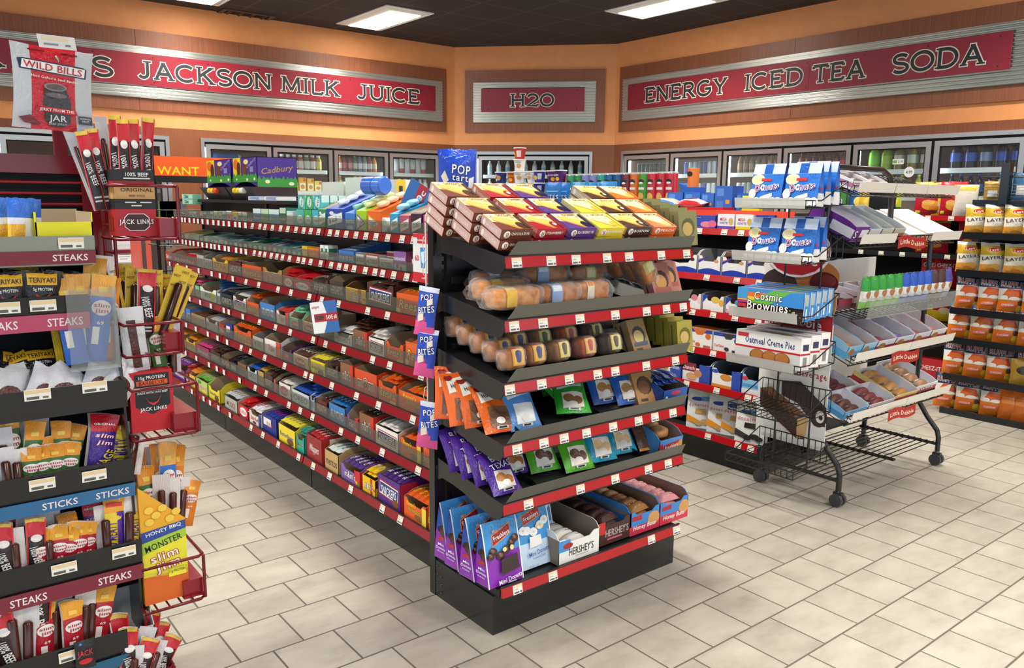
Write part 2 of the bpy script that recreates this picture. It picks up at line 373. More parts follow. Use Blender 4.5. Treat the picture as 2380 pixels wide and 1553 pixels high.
# ---------------------------------------------------------------- lettering for the wall signs
def arc(cx, cy, rx, ry, a0, a1, n=10):
    return [(cx+rx*math.cos(math.radians(a0+(a1-a0)*i/n)), cy+ry*math.sin(math.radians(a0+(a1-a0)*i/n))) for i in range(n+1)]
GL = {  # width, strokes, serif bars (x0, x1, y)
 'J': (.62, [[(.42, 1), (.42, .3)]+arc(.22, .28, .2, .26, 0, -150, 8)], [(.24, .6, 1)]),
 'A': (.98, [[(.12, 0), (.47, 1)], [(.47, 1), (.84, 0)], [(.27, .33), (.70, .33)]], [(0, .28, 0), (.66, .98, 0), (.36, .56, 1)]),
 'C': (.9, [arc(.48, .5, .44, .48, 48, 312, 16)], []),
 'K': (.95, [[(.16, 0), (.16, 1)], [(.76, 1), (.2, .46)], [(.36, .58), (.8, 0)]], [(0, .32, 0), (0, .32, 1), (.62, .95, 0), (.6, .9, 1)]),
 'S': (.78, [arc(.39, .74, .3, .24, 30, 270, 10)+arc(.39, .25, .32, .24, 90, -150, 10)], []),
 'O': (1.0, [arc(.5, .5, .44, .48, 0, 360, 22)], []),
 'N': (.98, [[(.15, 0), (.15, 1)], [(.15, 1), (.82, 0)], [(.82, 0), (.82, 1)]], [(0, .3, 0), (0, .2, 1), (.66, .98, 1)]),
 'M': (1.15, [[(.14, 0), (.18, 1)], [(.18, 1), (.57, .1)], [(.57, .1), (.96, 1)], [(.96, 1), (1.0, 0)]], [(0, .28, 0), (.86, 1.15, 0), (.02, .26, 1), (.9, 1.12, 1)]),
 'I': (.36, [[(.18, 0), (.18, 1)]], [(.02, .34, 0), (.02, .34, 1)]),
 'L': (.78, [[(.17, 1), (.17, 0)], [(.17, .02), (.72, .02)], [(.72, .02), (.72, .2)]], [(.02, .34, 1)]),
 'U': (.96, [[(.16, 1), (.16, .38)]+arc(.48, .36, .32, .35, 180, 360, 10)+[(.80, 1)]], [(0, .32, 1), (.64, .96, 1)]),
 'E': (.8, [[(.17, 0), (.17, 1)], [(.17, .02), (.72, .02)], [(.17, .98), (.7, .98)], [(.17, .52), (.58, .52)], [(.72, .02), (.72, .18)], [(.7, .98), (.7, .82)]], [(0, .3, 0), (0, .3, 1)]),
 'H': (1.0, [[(.17, 0), (.17, 1)], [(.83, 0), (.83, 1)], [(.17, .5), (.83, .5)]], [(0, .34, 0), (0, .34, 1), (.66, 1, 0), (.66, 1, 1)]),
 '2': (.84, [arc(.42, .7, .32, .28, 165, -35, 10)+[(.1, .03), (.76, .03)], [(.76, .03), (.76, .18)]], []),
 '0': (.94, [arc(.47, .5, .4, .47, 0, 360, 22)], []),
 'R': (.95, [[(.17, 0), (.17, 1)], [(.17, .98), (.45, .98)]+arc(.46, .73, .27, .25, 90, -90, 8)+[(.17, .48)], [(.42, .48), (.84, 0)]], [(0, .34, 0), (0, .3, 1), (.7, .95, 0)]),
 'G': (1.0, [arc(.5, .5, .44, .48, 48, 335, 18)+[(.88, .44)], [(.56, .44), (.94, .44)]], []),
 'Y': (.92, [[(.12, 1), (.46, .45)], [(.82, 1), (.46, .45)], [(.46, .45), (.46, 0)]], [(0, .28, 1), (.66, .92, 1), (.3, .62, 0)]),
 'D': (.96, [[(.17, 0), (.17, 1)], [(.1, .98), (.42, .98)]+arc(.42, .5, .44, .48, 90, -90, 12)+[(.1, .02)]], [(0, .3, 0), (0, .3, 1)]),
 'T': (.84, [[(.42, 0), (.42, 1)], [(.04, .97), (.8, .97)], [(.05, .97), (.05, .8)], [(.79, .97), (.79, .8)]], [(.26, .58, 0)]),
}
def lettering(mb, S, word, u0, u1, v0, v1):
    'white-edged dark serif capitals between u0..u1, v0..v1 on the surface S(u, v, off) in metres'
    tot = sum(GL[c][0] for c in word) + .06*(len(word)-1); sx = (u1-u0)/tot; sy = v1-v0; k = sx/sy
    for wd, off, mat in ((.30, .003, M('#e9e2cf')), (.19, .0055, M('#23272b'))):
        x = 0
        for c in word:
            wl, st, se = GL[c]; o = off
            P = lambda a, b: S(u0 + (x+a)*sx, v0 + b*sy, o)
            for line in st:
                q = [(a*k, b) for a, b in line]; loop = math.hypot(q[0][0]-q[-1][0], q[0][1]-q[-1][1]) < 1e-4; L = []; n = len(q)
                for i in range(n):
                    p0 = q[i-1] if i else (q[-2] if loop else None); p1 = q[i+1] if i < n-1 else (q[1] if loop else None)
                    d = [math.atan2(b[1]-a[1], b[0]-a[0]) for a, b in ((p0, q[i]), (q[i], p1)) if a and b]
                    if len(d) == 2:
                        h = (d[1]-d[0]+PI) % (2*PI) - PI; ang = d[0]+h/2; r = wd/2/max(.5, math.cos(h/2))
                    else: ang = d[0]; r = wd/2
                    e = (wd-.19)/2*(0 if loop or len(d) == 2 else (-1 if i == 0 else 1)); ex, ey = math.cos(ang)*e, math.sin(ang)*e
                    nx, ny = -math.sin(ang)*r, math.cos(ang)*r
                    L.append(((q[i][0]+ex+nx)/k, q[i][1]+ey+ny)); L.append(((q[i][0]+ex-nx)/k, q[i][1]+ey-ny))
                mb.add([P(*z) for z in L], [(2*i, 2*i+1, 2*i+3, 2*i+2) for i in range(n-1)], mat); o += .00015
            e = (wd-.19)/2
            for a, b, y in se:
                mb.add([P(a-e/k, y-.045-e), P(b+e/k, y-.045-e), P(b+e/k, y+.045+e), P(a-e/k, y+.045+e)], [(0, 1, 2, 3)], mat); o += .00015
            x += wl + .06
def wall_sign(label, O, U, N, panel, metal, red, words, name='wall_sign', seams=()):
    'O origin on wall at z=0, U along it (viewed rightwards), N into the room; rects (u0, u1, z0, z1)'
    O = Vector(O); U = Vector(U); N = Vector(N); Z = Vector((0, 0, 1))
    t = thing(name, label, 'sign', O)
    def S(o=0): return lambda u, v, off=0: U*u + Z*v + N*(o+off)
    def slab(mb, r, a, b, m):
        c = lambda u, v, o: U*u + Z*v + N*o
        q = [c(r[0], r[2], a), c(r[1], r[2], a), c(r[1], r[3], a), c(r[0], r[3], a)]; q2 = [c(r[0], r[2], b), c(r[1], r[2], b), c(r[1], r[3], b), c(r[0], r[3], b)]
        mb.add(q+q2, [(4, 5, 6, 7), (0, 1, 5, 4), (1, 2, 6, 5), (2, 3, 7, 6), (3, 0, 4, 7)], m); return mb
    pb = slab(MB(), panel, 0, .03, TRIMWOOD)
    for u in seams[:1]: slab(pb, (u-.002, u+.002, panel[2], panel[3]), .029, .0305, M('#3a2015', 'matte'))
    part('backing_panel', pb, t)
    mt = MB(); H = metal[3]-metal[2]; nn = 15*6
    mt.grid(lambda a, b: U*(metal[0]+(metal[1]-metal[0])*a) + Z*(metal[2]+H*b) + N*(.045+.011*math.cos(b*15*2*PI)), 1, nn, M('#d2d4ce', 'metal'))
    for a in (0, 1):
        mt.grid(lambda d, b: U*(metal[0]+(metal[1]-metal[0])*a) + Z*(metal[2]+H*b) + N*(.03+(.015+.011*math.cos(b*15*2*PI))*d), 1, nn, M('#d2d4ce', 'metal'))
    part('corrugated_metal', mt, t)
    rb = slab(MB(), red, .056, .064, M('#8c1a2b', 'plastic')); L = red[1]-red[0]; k = max(3, int(L/.58))
    for i in range(k+1):
        for z in (red[2]+.035, red[3]-.035):
            u = red[0]+.1 + (L-.2)*i/k
            draw(rb, lambda a, b, off: U*(u+a) + Z*(z+b) + N*(.064+off), 1, 1, [EL(0, 0, .008, .008, '#1a1012')])
    for u in seams[1:]:
        slab(rb, (u-.0015, u+.0015, red[2], red[3]), .063, .0645, M('#5e0f1c', 'matte'))
    part('red_board', rb, t)
    for wd, u0, u1, v0, v1 in words:
        lb = MB(); lettering(lb, S(.0645), wd, u0, u1, v0, v1); part('lettering', lb, t)
    return t
zt, zb = 2.638, 2.805
lx = lambda px: ony(px, 195, YL-.065).x
wall_sign('long red milk and juice sign with serif capitals on corrugated metal', (0, YL, 0), (1, 0, 0), (0, -1, 0), (-.8, 6.31, 2.303, 3.133), (-.6, 6.236, 2.433, 2.962), (-.5, 6.112, 2.56, 2.888),
          [('S', lx(216), lx(266), 2.62, 2.80), ('R', lx(-60), lx(16), 2.62, 2.80), ('JACKSON', lx(323), lx(632), zt, zb), ('MILK', lx(653), lx(790), zt, zb), ('JUICE', lx(830), lx(975), zt, zb)], seams=(lx(323), lx(585)))
ly = lambda px: -onx(px, 190, XR-.065).y
wall_sign('long red energy, iced tea and soda sign with serif capitals on corrugated metal', (XR, 0, 0), (0, -1, 0), (-1, 0, 0), (-7.764, -2.2, 2.296, 3.125), (-7.692, -2.75, 2.43, 2.963), (-7.577, -3.025, 2.56, 2.884),
          [('ENERGY', ly(1500), ly(1691), zt, zb), ('ICED', ly(1731), ly(1867), zt, zb), ('TEA', ly(1888), ly(2011), zt, zb), ('SODA', ly(2070), ly(2285), zt, zb)], seams=(ly(1838), ly(1879)))
lc = lambda px: cs(onc(px, 235, .065))
wall_sign('short red water sign with three dark characters above the corner cooler', (XC, YL, 0), CD, CN, (cs(onc(1082, 230)), cs(onc(1406, 230)), 2.302, 3.125), (lc(1099), lc(1384), 2.43, 2.963), (lc(1118), lc(1358), 2.57, 2.878),
          [('H20', lc(1186), lc(1288), 2.645, 2.80)])
# reveal above the cooler tops and thin shadow trims
# ================================================================ WALL COOLERS
ALU = M('#b9b6b3', 'metal'); GASKET = M('#131317', 'matte'); GLASS = clear('#f4f7f7', 1.0, .03, .9)
def cooler(label, O, rz, x0, x1, n, skip=()):
    t = thing('wall_cooler', label, 'cooler', O, rz)
    z0, z1 = .12, CT; D = .8
    cb = MB(); a, b, c, d = x0+.004, x1-.004, z0+.004, z1-.004
    gw = M('#9a9894', 'matte'); dk = M('#8a6a58', 'matte')  # dk puts the brown reflections of the door glass into the inside colour
    cb.add([(a, .0, c), (b, .0, c), (b, D, c), (a, D, c), (a, .0, d), (b, .0, d), (b, D, d), (a, D, d)], [(0, 1, 2, 3), (4, 7, 6, 5)], gw)
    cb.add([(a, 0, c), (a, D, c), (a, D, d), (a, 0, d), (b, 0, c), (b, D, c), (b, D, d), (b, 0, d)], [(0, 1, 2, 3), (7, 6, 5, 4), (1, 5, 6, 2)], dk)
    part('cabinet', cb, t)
    f = MB(); e = .04
    for q in ((x0, x1, z1-e, z1), (x0, x1, z0, z0+e), (x0, x0+e, z0+e, z1-e), (x1-e, x1, z0+e, z1-e)): f.box(q[0], q[1], -.03, .03, q[2], q[3], ALU)
    p = (x1-x0-2*e)/n
    for i in range(1, n): f.box(x0+e+i*p-.012, x0+e+i*p+.012, -.012, .05, z0+e, z1-e, GASKET)
    f.box(x0+e, x1-e, .0, .03, z1-e-.025, z1-e, GASKET)
    part('frame', f, t)
    for i in range(n):
        a, b = x0+e+i*p+.014, x0+e+(i+1)*p-.014; zz0, zz1 = z0+e+.01, z1-e-.025; w_ = .05
        m = MB()
        for q in ((a, b, zz1-w_, zz1), (a, b, zz0, zz0+w_), (a, a+w_, zz0+w_, zz1-w_), (b-w_, b, zz0+w_, zz1-w_)): m.box(q[0], q[1], -.028, .0, q[2], q[3], ALU)
        for q in ((a+w_, b-w_, zz1-w_-.012, zz1-w_), (a+w_, a+w_+.012, zz0+w_, zz1-w_), (b-w_-.012, b-w_, zz0+w_, zz1-w_)): m.box(q[0], q[1], -.022, .0, q[2], q[3], GASKET)
        dr = part('glass_door', m, t)
        part('glass_pane', MB().box(a+w_, b-w_, -.015, -.009, zz0+w_, zz1-w_, GLASS), dr)
        part('handle', MB().tube([(b-.025, -.03, 1.0), (b-.025, -.065, 1.03), (b-.025, -.065, 1.27), (b-.025, -.03, 1.3)], .009, ALU), dr)
        part('light_strip', MB().box(a-.005, a+.02, .07, .09, .3, zz1-.03, emit('#eef6ff', 10)), t)
        for z in SHZ:
            sb = MB().box(a, b, .12, D-.02, z-.012, z, M('#d8dcdc', 'plastic')).box(a, b, .10, .12, z-.035, z+.012, M('#dfe3e2', 'plastic'))
            part('shelf', sb, t)
    return t
SHZ = (1.46, 1.72)
_BOT = {}
def bottle(kind, liq, lab, cap):
    k = (kind, liq, lab, cap)
    if k not in _BOT:
        L = M(liq, 'gloss'); A = M(lab, 'gloss'); C = M(cap, 'plastic'); m = MB()
        if kind == 'can': m.lathe([(.026, 0), (.031, .006), (.031, .145), (.026, .157), (.026, .16)], [M('#c8c8c8', 'metal'), L, L, M('#c8c8c8', 'metal')], 10)
        elif kind == 'two': m.lathe([(.05, 0), (.054, .02), (.054, .09), (.0545, .09), (.0545, .17), (.054, .17), (.05, .2), (.017, .255), (.014, .265), (.018, .265), (.018, .285)], [L, L, A, A, A, L, L, L, C, C], 12)
        elif kind == 'jar': m.lathe([(.035, 0), (.04, .01), (.04, .03), (.041, .03), (.041, .12), (.04, .12), (.037, .14), (.022, .165), (.022, .17), (.025, .17), (.025, .195)], [L, L, A, A, A, L, L, L, C, C], 10)
        else: m.lathe([(.03, 0), (.034, .01), (.034, .05), (.0345, .05), (.0345, .12), (.034, .12), (.032, .145), (.013, .19), (.0125, .2), (.0155, .2), (.0155, .217)], [L, L, A, A, A, L, L, L, C, C], 10)
        _BOT[k] = m.mesh('bottle')
    return _BOT[k]
def bottle_row(O, rz, x0, x1, z, kind, cols, group, look, n=None, yy=.17, cat='bottle'):
    'cols: list of (liquid, label, cap, word) repeated along the shelf; look uses {c}'
    wd = {'can': .07, 'two': .118, 'jar': .088, 'pet': .074}[kind]; n = n or int((x1-x0)/wd); M4 = Matrix.Translation(O) @ Matrix.Rotation(rz, 4, 'Z')
    for i in range(n):
        lq, lb, cp, c = cols[i % len(cols)]
        o = bpy.data.objects.new('can' if kind == 'can' else 'bottle', bottle(kind, lq, lb, cp)); COL.objects.link(o)
        o.location = M4 @ Vector((x0+(i+.5)*(x1-x0)/n, yy, z)); o.rotation_euler = (0, 0, rz+random.uniform(-2, 2))
        tag(o, look.format(c=c), cat, group)
OL, OR_, OC = Vector((0, YL, 0)), Vector((XR, 0, 0)), Vector((XC, YL, 0)); RR = -PI/2; RCn = math.atan2(CD.y, CD.x)
cooler('two-door glass cooler behind the jerky display', OL, 0, LO1[0], LO1[1], 3)
cooler('four-door glass cooler under the milk and juice sign', OL, 0, LO2[0], LO2[1], 4)
cooler('long glass-door drink cooler under the soda sign', OR_, RR, -RO[1], -RO[0], 7)
cooler('single glass-door water cooler set in the slanted corner wall', OC, RCn, CO[0], CO[1], 1)
def dr(x0, x1, n, i): p = (x1-x0-.08)/n; return x0+.04+i*p+.075, x0+.04+(i+1)*p-.075
G = 'drinks in the {0}'
# left cooler, doors counted from its jerky-display end
a, b = dr(LO2[0], LO2[1], 4, 0)
bottle_row(OL, 0, a, b, 1.46, 'pet', [('#5b3a2c', '#c9b9a4', '#eee', 'brown')], 'brown drinks in the first milk cooler door', '{c} bottle on the lower shelf behind the orange sign board', 8)
a, b = dr(LO2[0], LO2[1], 4, 1)
bottle_row(OL, 0, a, b, 1.72, 'jar', [('#d7c9b8', '#8f8a83', '#f2f0ea', 'grey'), ('#c25a4c', '#e8d9d2', '#f2f0ea', 'red'), ('#b9ab97', '#6d7a5e', '#f2f0ea', 'grey-green'), ('#b8493f', '#eadfd6', '#f2f0ea', 'red'), ('#d06d4a', '#eadfd6', '#f2f0ea', 'orange-red'), ('#6f8a54', '#e3e6d6', '#f2f0ea', 'green'), ('#a3393a', '#f1ece6', '#f2f0ea', 'dark red'), ('#d9c23a', '#f0e37a', '#f2f0ea', 'yellow')],
           'small dip jars in the cooler above the cheese packs', '{c} jar with white cap above the yellow cheese packs', 8)
for i, (x, h, c) in enumerate(((a+.06, .17, '#e8c452'), (a+.16, .16, '#eccb58'), (a+.265, .11, '#f1d21c'), (a+.37, .18, '#e2b13e'), (a+.475, .17, '#e9c04c'), (a+.58, .14, '#f0d45e'))):
    m = MB().box(-.045, .045, -.02, .02, 0, h, M(c, 'film'))
    draw(m, plane((-.045, -.02, 0), (.09, 0, 0), (0, 0, h)), .09, h, [R(.1, .1, .9, .62, '#f3e9c8'), EL(.5, .36, .3, .16, '#c98f3c'), R(.6, .72, .95, .92, '#d8692c')])
    single('cheese_pack', m, f'yellow hanging cheese pack on the cooler shelf, {nth(i)} from the orange sign', 'cheese pack', OL+Vector((x, .16, 1.46)), random.uniform(-.1, .1), 'yellow cheese packs in the cooler')
a, b = dr(LO2[0], LO2[1], 4, 2)
bottle_row(OL, 0, a, b, 1.72, 'pet', [('#e79a35', '#e9d6b0', '#e8912a', 'orange'), ('#d86f3a', '#efe3cf', '#e8a12a', 'orange-red'), ('#7d3c35', '#c65a54', '#8a2222', 'dark red'), ('#8e4a42', '#d9a49a', '#8a2222', 'dark red'), ('#5e7a62', '#d5d9cc', '#e8e8e8', 'green'), ('#7c97b4', '#e9eef2', '#e8e8e8', 'blue'), ('#9db0a5', '#f1f1ec', '#e8e8e8', 'pale'), ('#b8584c', '#efe8e0', '#e8e8e8', 'red')], 'juice bottles on the upper shelf of the third milk cooler door', '{c} juice bottle on the upper shelf under the juice sign', 9)
bottle_row(OL, 0, a, b, 1.46, 'pet', [('#b7912c', '#6d7b46', '#d6b73a', 'amber'), ('#a98d2e', '#57684a', '#d6b73a', 'amber'), ('#46584c', '#9fb29a', '#2d3b33', 'dark green'), ('#7d8f6a', '#b8cbb2', '#2d3b33', 'green')], 'tea bottles on the lower shelf of the third milk cooler door', '{c} bottle on the lower shelf under the juice sign', 9)
a, b = dr(LO2[0], LO2[1], 4, 3)
for i in range(7):
    h = .19+.03*random.random(); m = MB(); m.grid(lambda u, v: (-.04+.08*u, -.025*math.sin(PI*v)**.6*math.sin(PI*u)**.7, h*v), 6, 6, lambda u, v: M('#dfe3e4', 'film') if v > .4 or i % 2 else M('#c54a44', 'film')); m.box(-.038, .038, 0, .004, .005, h-.005, M('#d4d6d8', 'film'))
    single('milk_bag', m, 'white and red plastic milk bag in the corner-end cooler door', 'milk bag', OL+Vector((a+.05+i*.087, .15, 1.72-.0)), 0, 'milk bags in the last milk cooler door')
bottle_row(OL, 0, a, b, 1.46, 'jar', [('#d86b42', '#e9c9b4', '#d8502c', 'orange'), ('#4a3b35', '#8e6c5a', '#22201f', 'brown'), ('#d2d4d0', '#efefec', '#c8c8c8', 'white'), ('#dcdedb', '#f2f2ef', '#c8c8c8', 'white')], 'jars on the lower shelf of the last milk cooler door', '{c} jar on the lower shelf of the corner-end milk cooler door', 8)
# blue jug shape added for a bluish reflection in the glass, first door
a, b = dr(LO2[0], LO2[1], 4, 0)
j = MB().lathe([(.05, 0), (.085, .01), (.09, .03), (.09, .28), (.075, .32), (.028, .36), (.026, .39), (.031, .39), (.031, .42)], [M('#3f6fb8', 'gloss')]*3+[M('#9fc0de', 'gloss')]+[M('#2a57a5', 'gloss')]*4, 16)
single('jug_reflection', j, 'blue water jug lying on its side behind the cooler glass above the orange sign', 'water jug', OL+Vector((a+.1, .25, 1.72+.092)), 0, rot=(0, PI/2, 0))
# corner cooler
a, b = dr(CO[0], CO[1], 1, 0)
bottle_row(OC, RCn, a, b, 1.72, 'pet', [('#dbe7ea', '#bcd3dc', '#f2f4f4', 'clear'), ('#d5e3e6', '#e6eef0', '#dfe8ee', 'clear'), ('#dbe7ea', '#8fb4cf', '#f2f4f4', 'clear'), ('#9fb6ac', '#c7d8c9', '#3c5a48', 'greenish')], 'water bottles on the upper shelf of the corner cooler', 'clear water bottle on the upper shelf of the corner cooler', 11)
bottle_row(OC, RCn, a, b, 1.46, 'pet', [('#dfeaec', '#b9d6df', '#f2f4f4', 'clear'), ('#dfeaec', '#d9d9ee', '#e9ecf4', 'clear'), ('#d8dbe6', '#a8c47c', '#d7d8f0', 'clear'), ('#cfdc8f', '#dfe8b6', '#9fb84a', 'lime')], 'water bottles on the lower shelf of the corner cooler', 'clear water bottle on the lower shelf of the corner cooler', 11)
# right cooler, doors counted from the corner
def rd(i): return dr(-RO[1], -RO[0], 7, i)
rows = [
 (0, 1.72, 'can', [('#1f3326', '#1f3326', '#1f3326', 'dark green'), ('#17241c', '#17241c', '#17241c', 'black'), ('#2c4a34', '#2c4a34', '#2c4a34', 'dark green')], 'energy drink'), (0, 1.46, 'can', [('#2f5a3c', '#2f5a3c', '#2f5a3c', 'green'), ('#233b2c', '#1f3326', '#1f3326', 'dark green')], 'energy drink'),
 (1, 1.72, 'can', [('#4a5fae', '#4a5fae', '#1f3326', 'blue'), ('#dfe3ea', '#e8ebf2', '#1f3326', 'silver'), ('#cfd6e4', '#4a5fae', '#1f3326', 'silver'), ('#7c74a8', '#e8ebf2', '#1f3326', 'violet')], 'energy drink'), (1, 1.46, 'can', [('#c4ccd8', '#4a5fae', '#1f3326', 'silver'), ('#3f4fa0', '#4a5fae', '#1f3326', 'blue'), ('#dde1e6', '#4a5fae', '#1f3326', 'silver')], 'energy drink'),
 (2, 1.72, 'pet', [('#a2825a', '#b0946a', '#8d6d3c', 'amber'), ('#8f6f49', '#a78a60', '#8d6d3c', 'amber'), ('#98795a', '#b9a182', '#6d5234', 'brown')], 'iced tea'), (2, 1.46, 'can', [('#c9cdca', '#c9cdca', '#1f3326', 'silver'), ('#b3b9b6', '#c9cdca', '#1f3326', 'silver'), ('#9ca39f', '#c9cdca', '#1f3326', 'grey')], 'iced tea'),
 (3, 1.72, 'pet', [('#7d3a33', '#c83a37', '#c83a37', 'red-label'), ('#6a322d', '#d9584e', '#c83a37', 'red-label')], 'soda'),
 (4, 1.70, 'two', [('#7ed61f', '#8de02e', '#7fd8d0', 'bright green'), ('#a4c828', '#b6d63a', '#e9f0d0', 'lime'), ('#8c8230', '#d9d6c2', '#d8e04a', 'olive'), ('#93853a', '#cfdcbf', '#d8e04a', 'olive'), ('#8a8034', '#dfe3d2', '#d8e04a', 'olive'), ('#93853a', '#d9e6cc', '#d8e04a', 'olive')], 'soda'),
 (5, 1.70, 'two', [('#2b2028', '#2f56b8', '#3a4fc0', 'blue-label'), ('#2b2028', '#3d66c8', '#3a4fc0', 'blue-label'), ('#43383c', '#8fa8d8', '#3a4fc0', 'blue-label')], 'soda'),
 (4, 1.46, 'pet', [('#a4b23a', '#c8d86a', '#d8e04a', 'lime'), ('#8c4a34', '#c2a58c', '#8a2222', 'brown')], 'soda'), (5, 1.46, 'pet', [('#2b2028', '#3d66c8', '#3a4fc0', 'blue-label')], 'soda')]
for i, z, kd, cols, what in rows:
    a, b = rd(i); lev = 'upper' if z > 1.6 else 'lower'
    bottle_row(OR_, RR, a, b, z+.001, kd, cols, f'{what} row on the {lev} shelf, {nth(i)} door of the soda wall', '{c} %s %s, %s shelf of the %s soda-wall cooler door' % (what, 'can' if kd == 'can' else 'bottle', lev, nth(i)), cat='drink can' if kd == 'can' else 'bottle')
# price disc and price ticket on the fifth door
p = onx(2113, 400, XR-.02); q = onx(2087, 382, XR-.02)
m = MB().lathe([(.05, 0), (.05, .002)], WHITE, 24); draw(m, lambda u, v, o=0: Vector(((u-.5)*.1, (v-.5)*.1, .002+o)), .1, .1, [TX('4.99', .5, .5, .3, '#2a2a2a', .62)])
single('price_disc', m, 'round white price sticker on the green soda cooler door', 'price sticker', p, 0, rot=(PI/2, 0, -PI/2))
m = MB().box(-.055, .055, -.002, 0, 0, .05, WHITE); draw(m, plane((-.055, -.002, 0), (.11, 0, 0), (0, 0, .05)), .11, .05, [R(.05, .2, .4, .8, '#7fb04a'), TX('2.19', .7, .5, .5, '#333', .45)])
single('price_ticket', m, 'small white and green price ticket on the green soda cooler door', 'price ticket', q, -PI/2)
# ================================================================ PACKAGE SHAPES  (front towards local -y, base at z = 0, centred in x)
def face(mb, which, w, d, h, ops, kind='card', n=1):
    'print on a side of a w x d x h block'
    if not ops: return
    a, b = w/2, d/2
    S, W, H = {'f': (plane((-a, -b, 0), (w, 0, 0), (0, 0, h)), w, h), 'r': (plane((a, -b, 0), (0, d, 0), (0, 0, h)), d, h), 'l': (plane((-a, b, 0), (0, -d, 0), (0, 0, h)), d, h),
               't': (plane((-a, -b, h), (w, 0, 0), (0, d, 0)), w, d)}[which]
    draw(mb, S, W, H, ops, kind=kind, n=n)
def carton(w, d, h, col, f=(), l=(), r=(), t=(), kind='card'):
    m = MB().box(-w/2, w/2, -d/2, d/2, 0, h, M(col, kind))
    for k, o in (('f', f), ('l', l), ('r', r), ('t', t)): face(m, k, w, d, h, o)
    return m
def tray(w, d, hb, hf, col, f=(), r=(), l=(), inner='#8d7860', dip=0., e=.0025, lip=.3):
    'open display carton: low front, high back, sides that sweep down to the front; dip: notch in the front edge'
    m = MB(); C = M(col); I = M(inner, 'rough'); a, b = w/2, d/2
    m.box(-a, a, -b, b, 0, e, I)
    # front
    top = [(-a, hf), (-a*.72, hf), (-a*.5, hf-dip), (a*.5, hf-dip), (a*.72, hf), (a, hf)] if dip else [(-a, hf), (a, hf)]
    p = [(x, -b, z) for x, z in [(-a, 0), (a, 0)] + top[::-1]]
    m.slab(p, (0, -1, 0), e, C); m.add([(x, y+e+.0003, z) for x, y, z in p], [list(range(len(p)))[::-1]], I)
    m.box(-a, a, b-e, b, 0, hb, C); m.add([(-a, b-e-.0004, e), (a, b-e-.0004, e), (a, b-e-.0004, hb), (-a, b-e-.0004, hb)], [(0, 1, 2, 3)], I)
    pr = [(-b, 0), (b, 0), (b, hb), (-b+d*lip, hb), (-b+d*lip*.5, hf+(hb-hf)*.75), (-b+d*lip*.16, hf+(hb-hf)*.2), (-b, hf)]
    for s in (-1, 1):
        q = [(s*a, y, z) for y, z in pr]
        if s < 0: q = q[::-1]
        m.slab(q, (s, 0, 0), e, C); q2 = [(s*(a-e-.0004), y, z) for y, z in pr]
        m.add(q2, [list(range(7))[::-s]], I)
    face(m, 'f', w, d, hf, f); face(m, 'r', w, d, hf, r); face(m, 'l', w, d, hf, l)
    return m
def bar(l, w, h, col, ops=(), seal=.08):
    'wrapped bar lying flat, length along x, print on top'
    m = MB(); C = M(col, 'film')
    def T(u, v): return h*min(1, max(0, math.sin(PI*min(max((u-seal)/(1-2*seal), 0), 1)))**.28)*math.sin(PI*v)**.35
    def S(u, v, off=0): return Vector(((u-.5)*l, (v-.5)*w, .0015+T(u, v)+off))
    m.grid(S, 10, 5, C); m.box(-l/2, l/2, -w/2, w/2, 0, .0015, C)
    draw(m, S, l, w, ops, off=.0008, kind='film'); return m
def bag(w, h, d, col, f=(), back=None, seal=.045, nu=9, nv=10, rough=0.0, sd=1):
    'pillow bag standing on its end; col may be a function of (u, v)'
    rg = random.Random(sd); ph = [rg.uniform(0, 6) for _ in range(4)]; m = MB()
    def T(u, v):
        vv = min(max((v-seal)/(1-2*seal), 0), 1)
        return d/2*max(0, math.sin(PI*u))**.55*max(0, math.sin(PI*vv))**.45
    def S(u, v, off=0, s=-1):
        pin = 1-.07*math.sin(PI*v)**.8
        wob = rough*(math.sin(u*9+v*7+ph[0])*.6+math.sin(v*15-u*6+ph[1])*.4)*math.sin(PI*u)*(1 if .02 < v < .98 else .3)
        return Vector(((u-.5)*w*pin, s*(T(u, v)+.0007+off)+wob, v*h + rough*.6*math.sin(u*11+ph[2])*(v > .97)))
    C = (lambda u, v: M(col(u, v), 'film')) if callable(col) else M(col, 'film')
    m.grid(S, nu, nv, C); m.grid(lambda u, v: S(1-u, v, 0, 1), nu, nv, M(back or (col(.5, .5) if callable(col) else col), 'film'))
    draw(m, S, w, h, f, off=.0011, step=.0004, n=6, kind='film')
    m.S = S
    return m
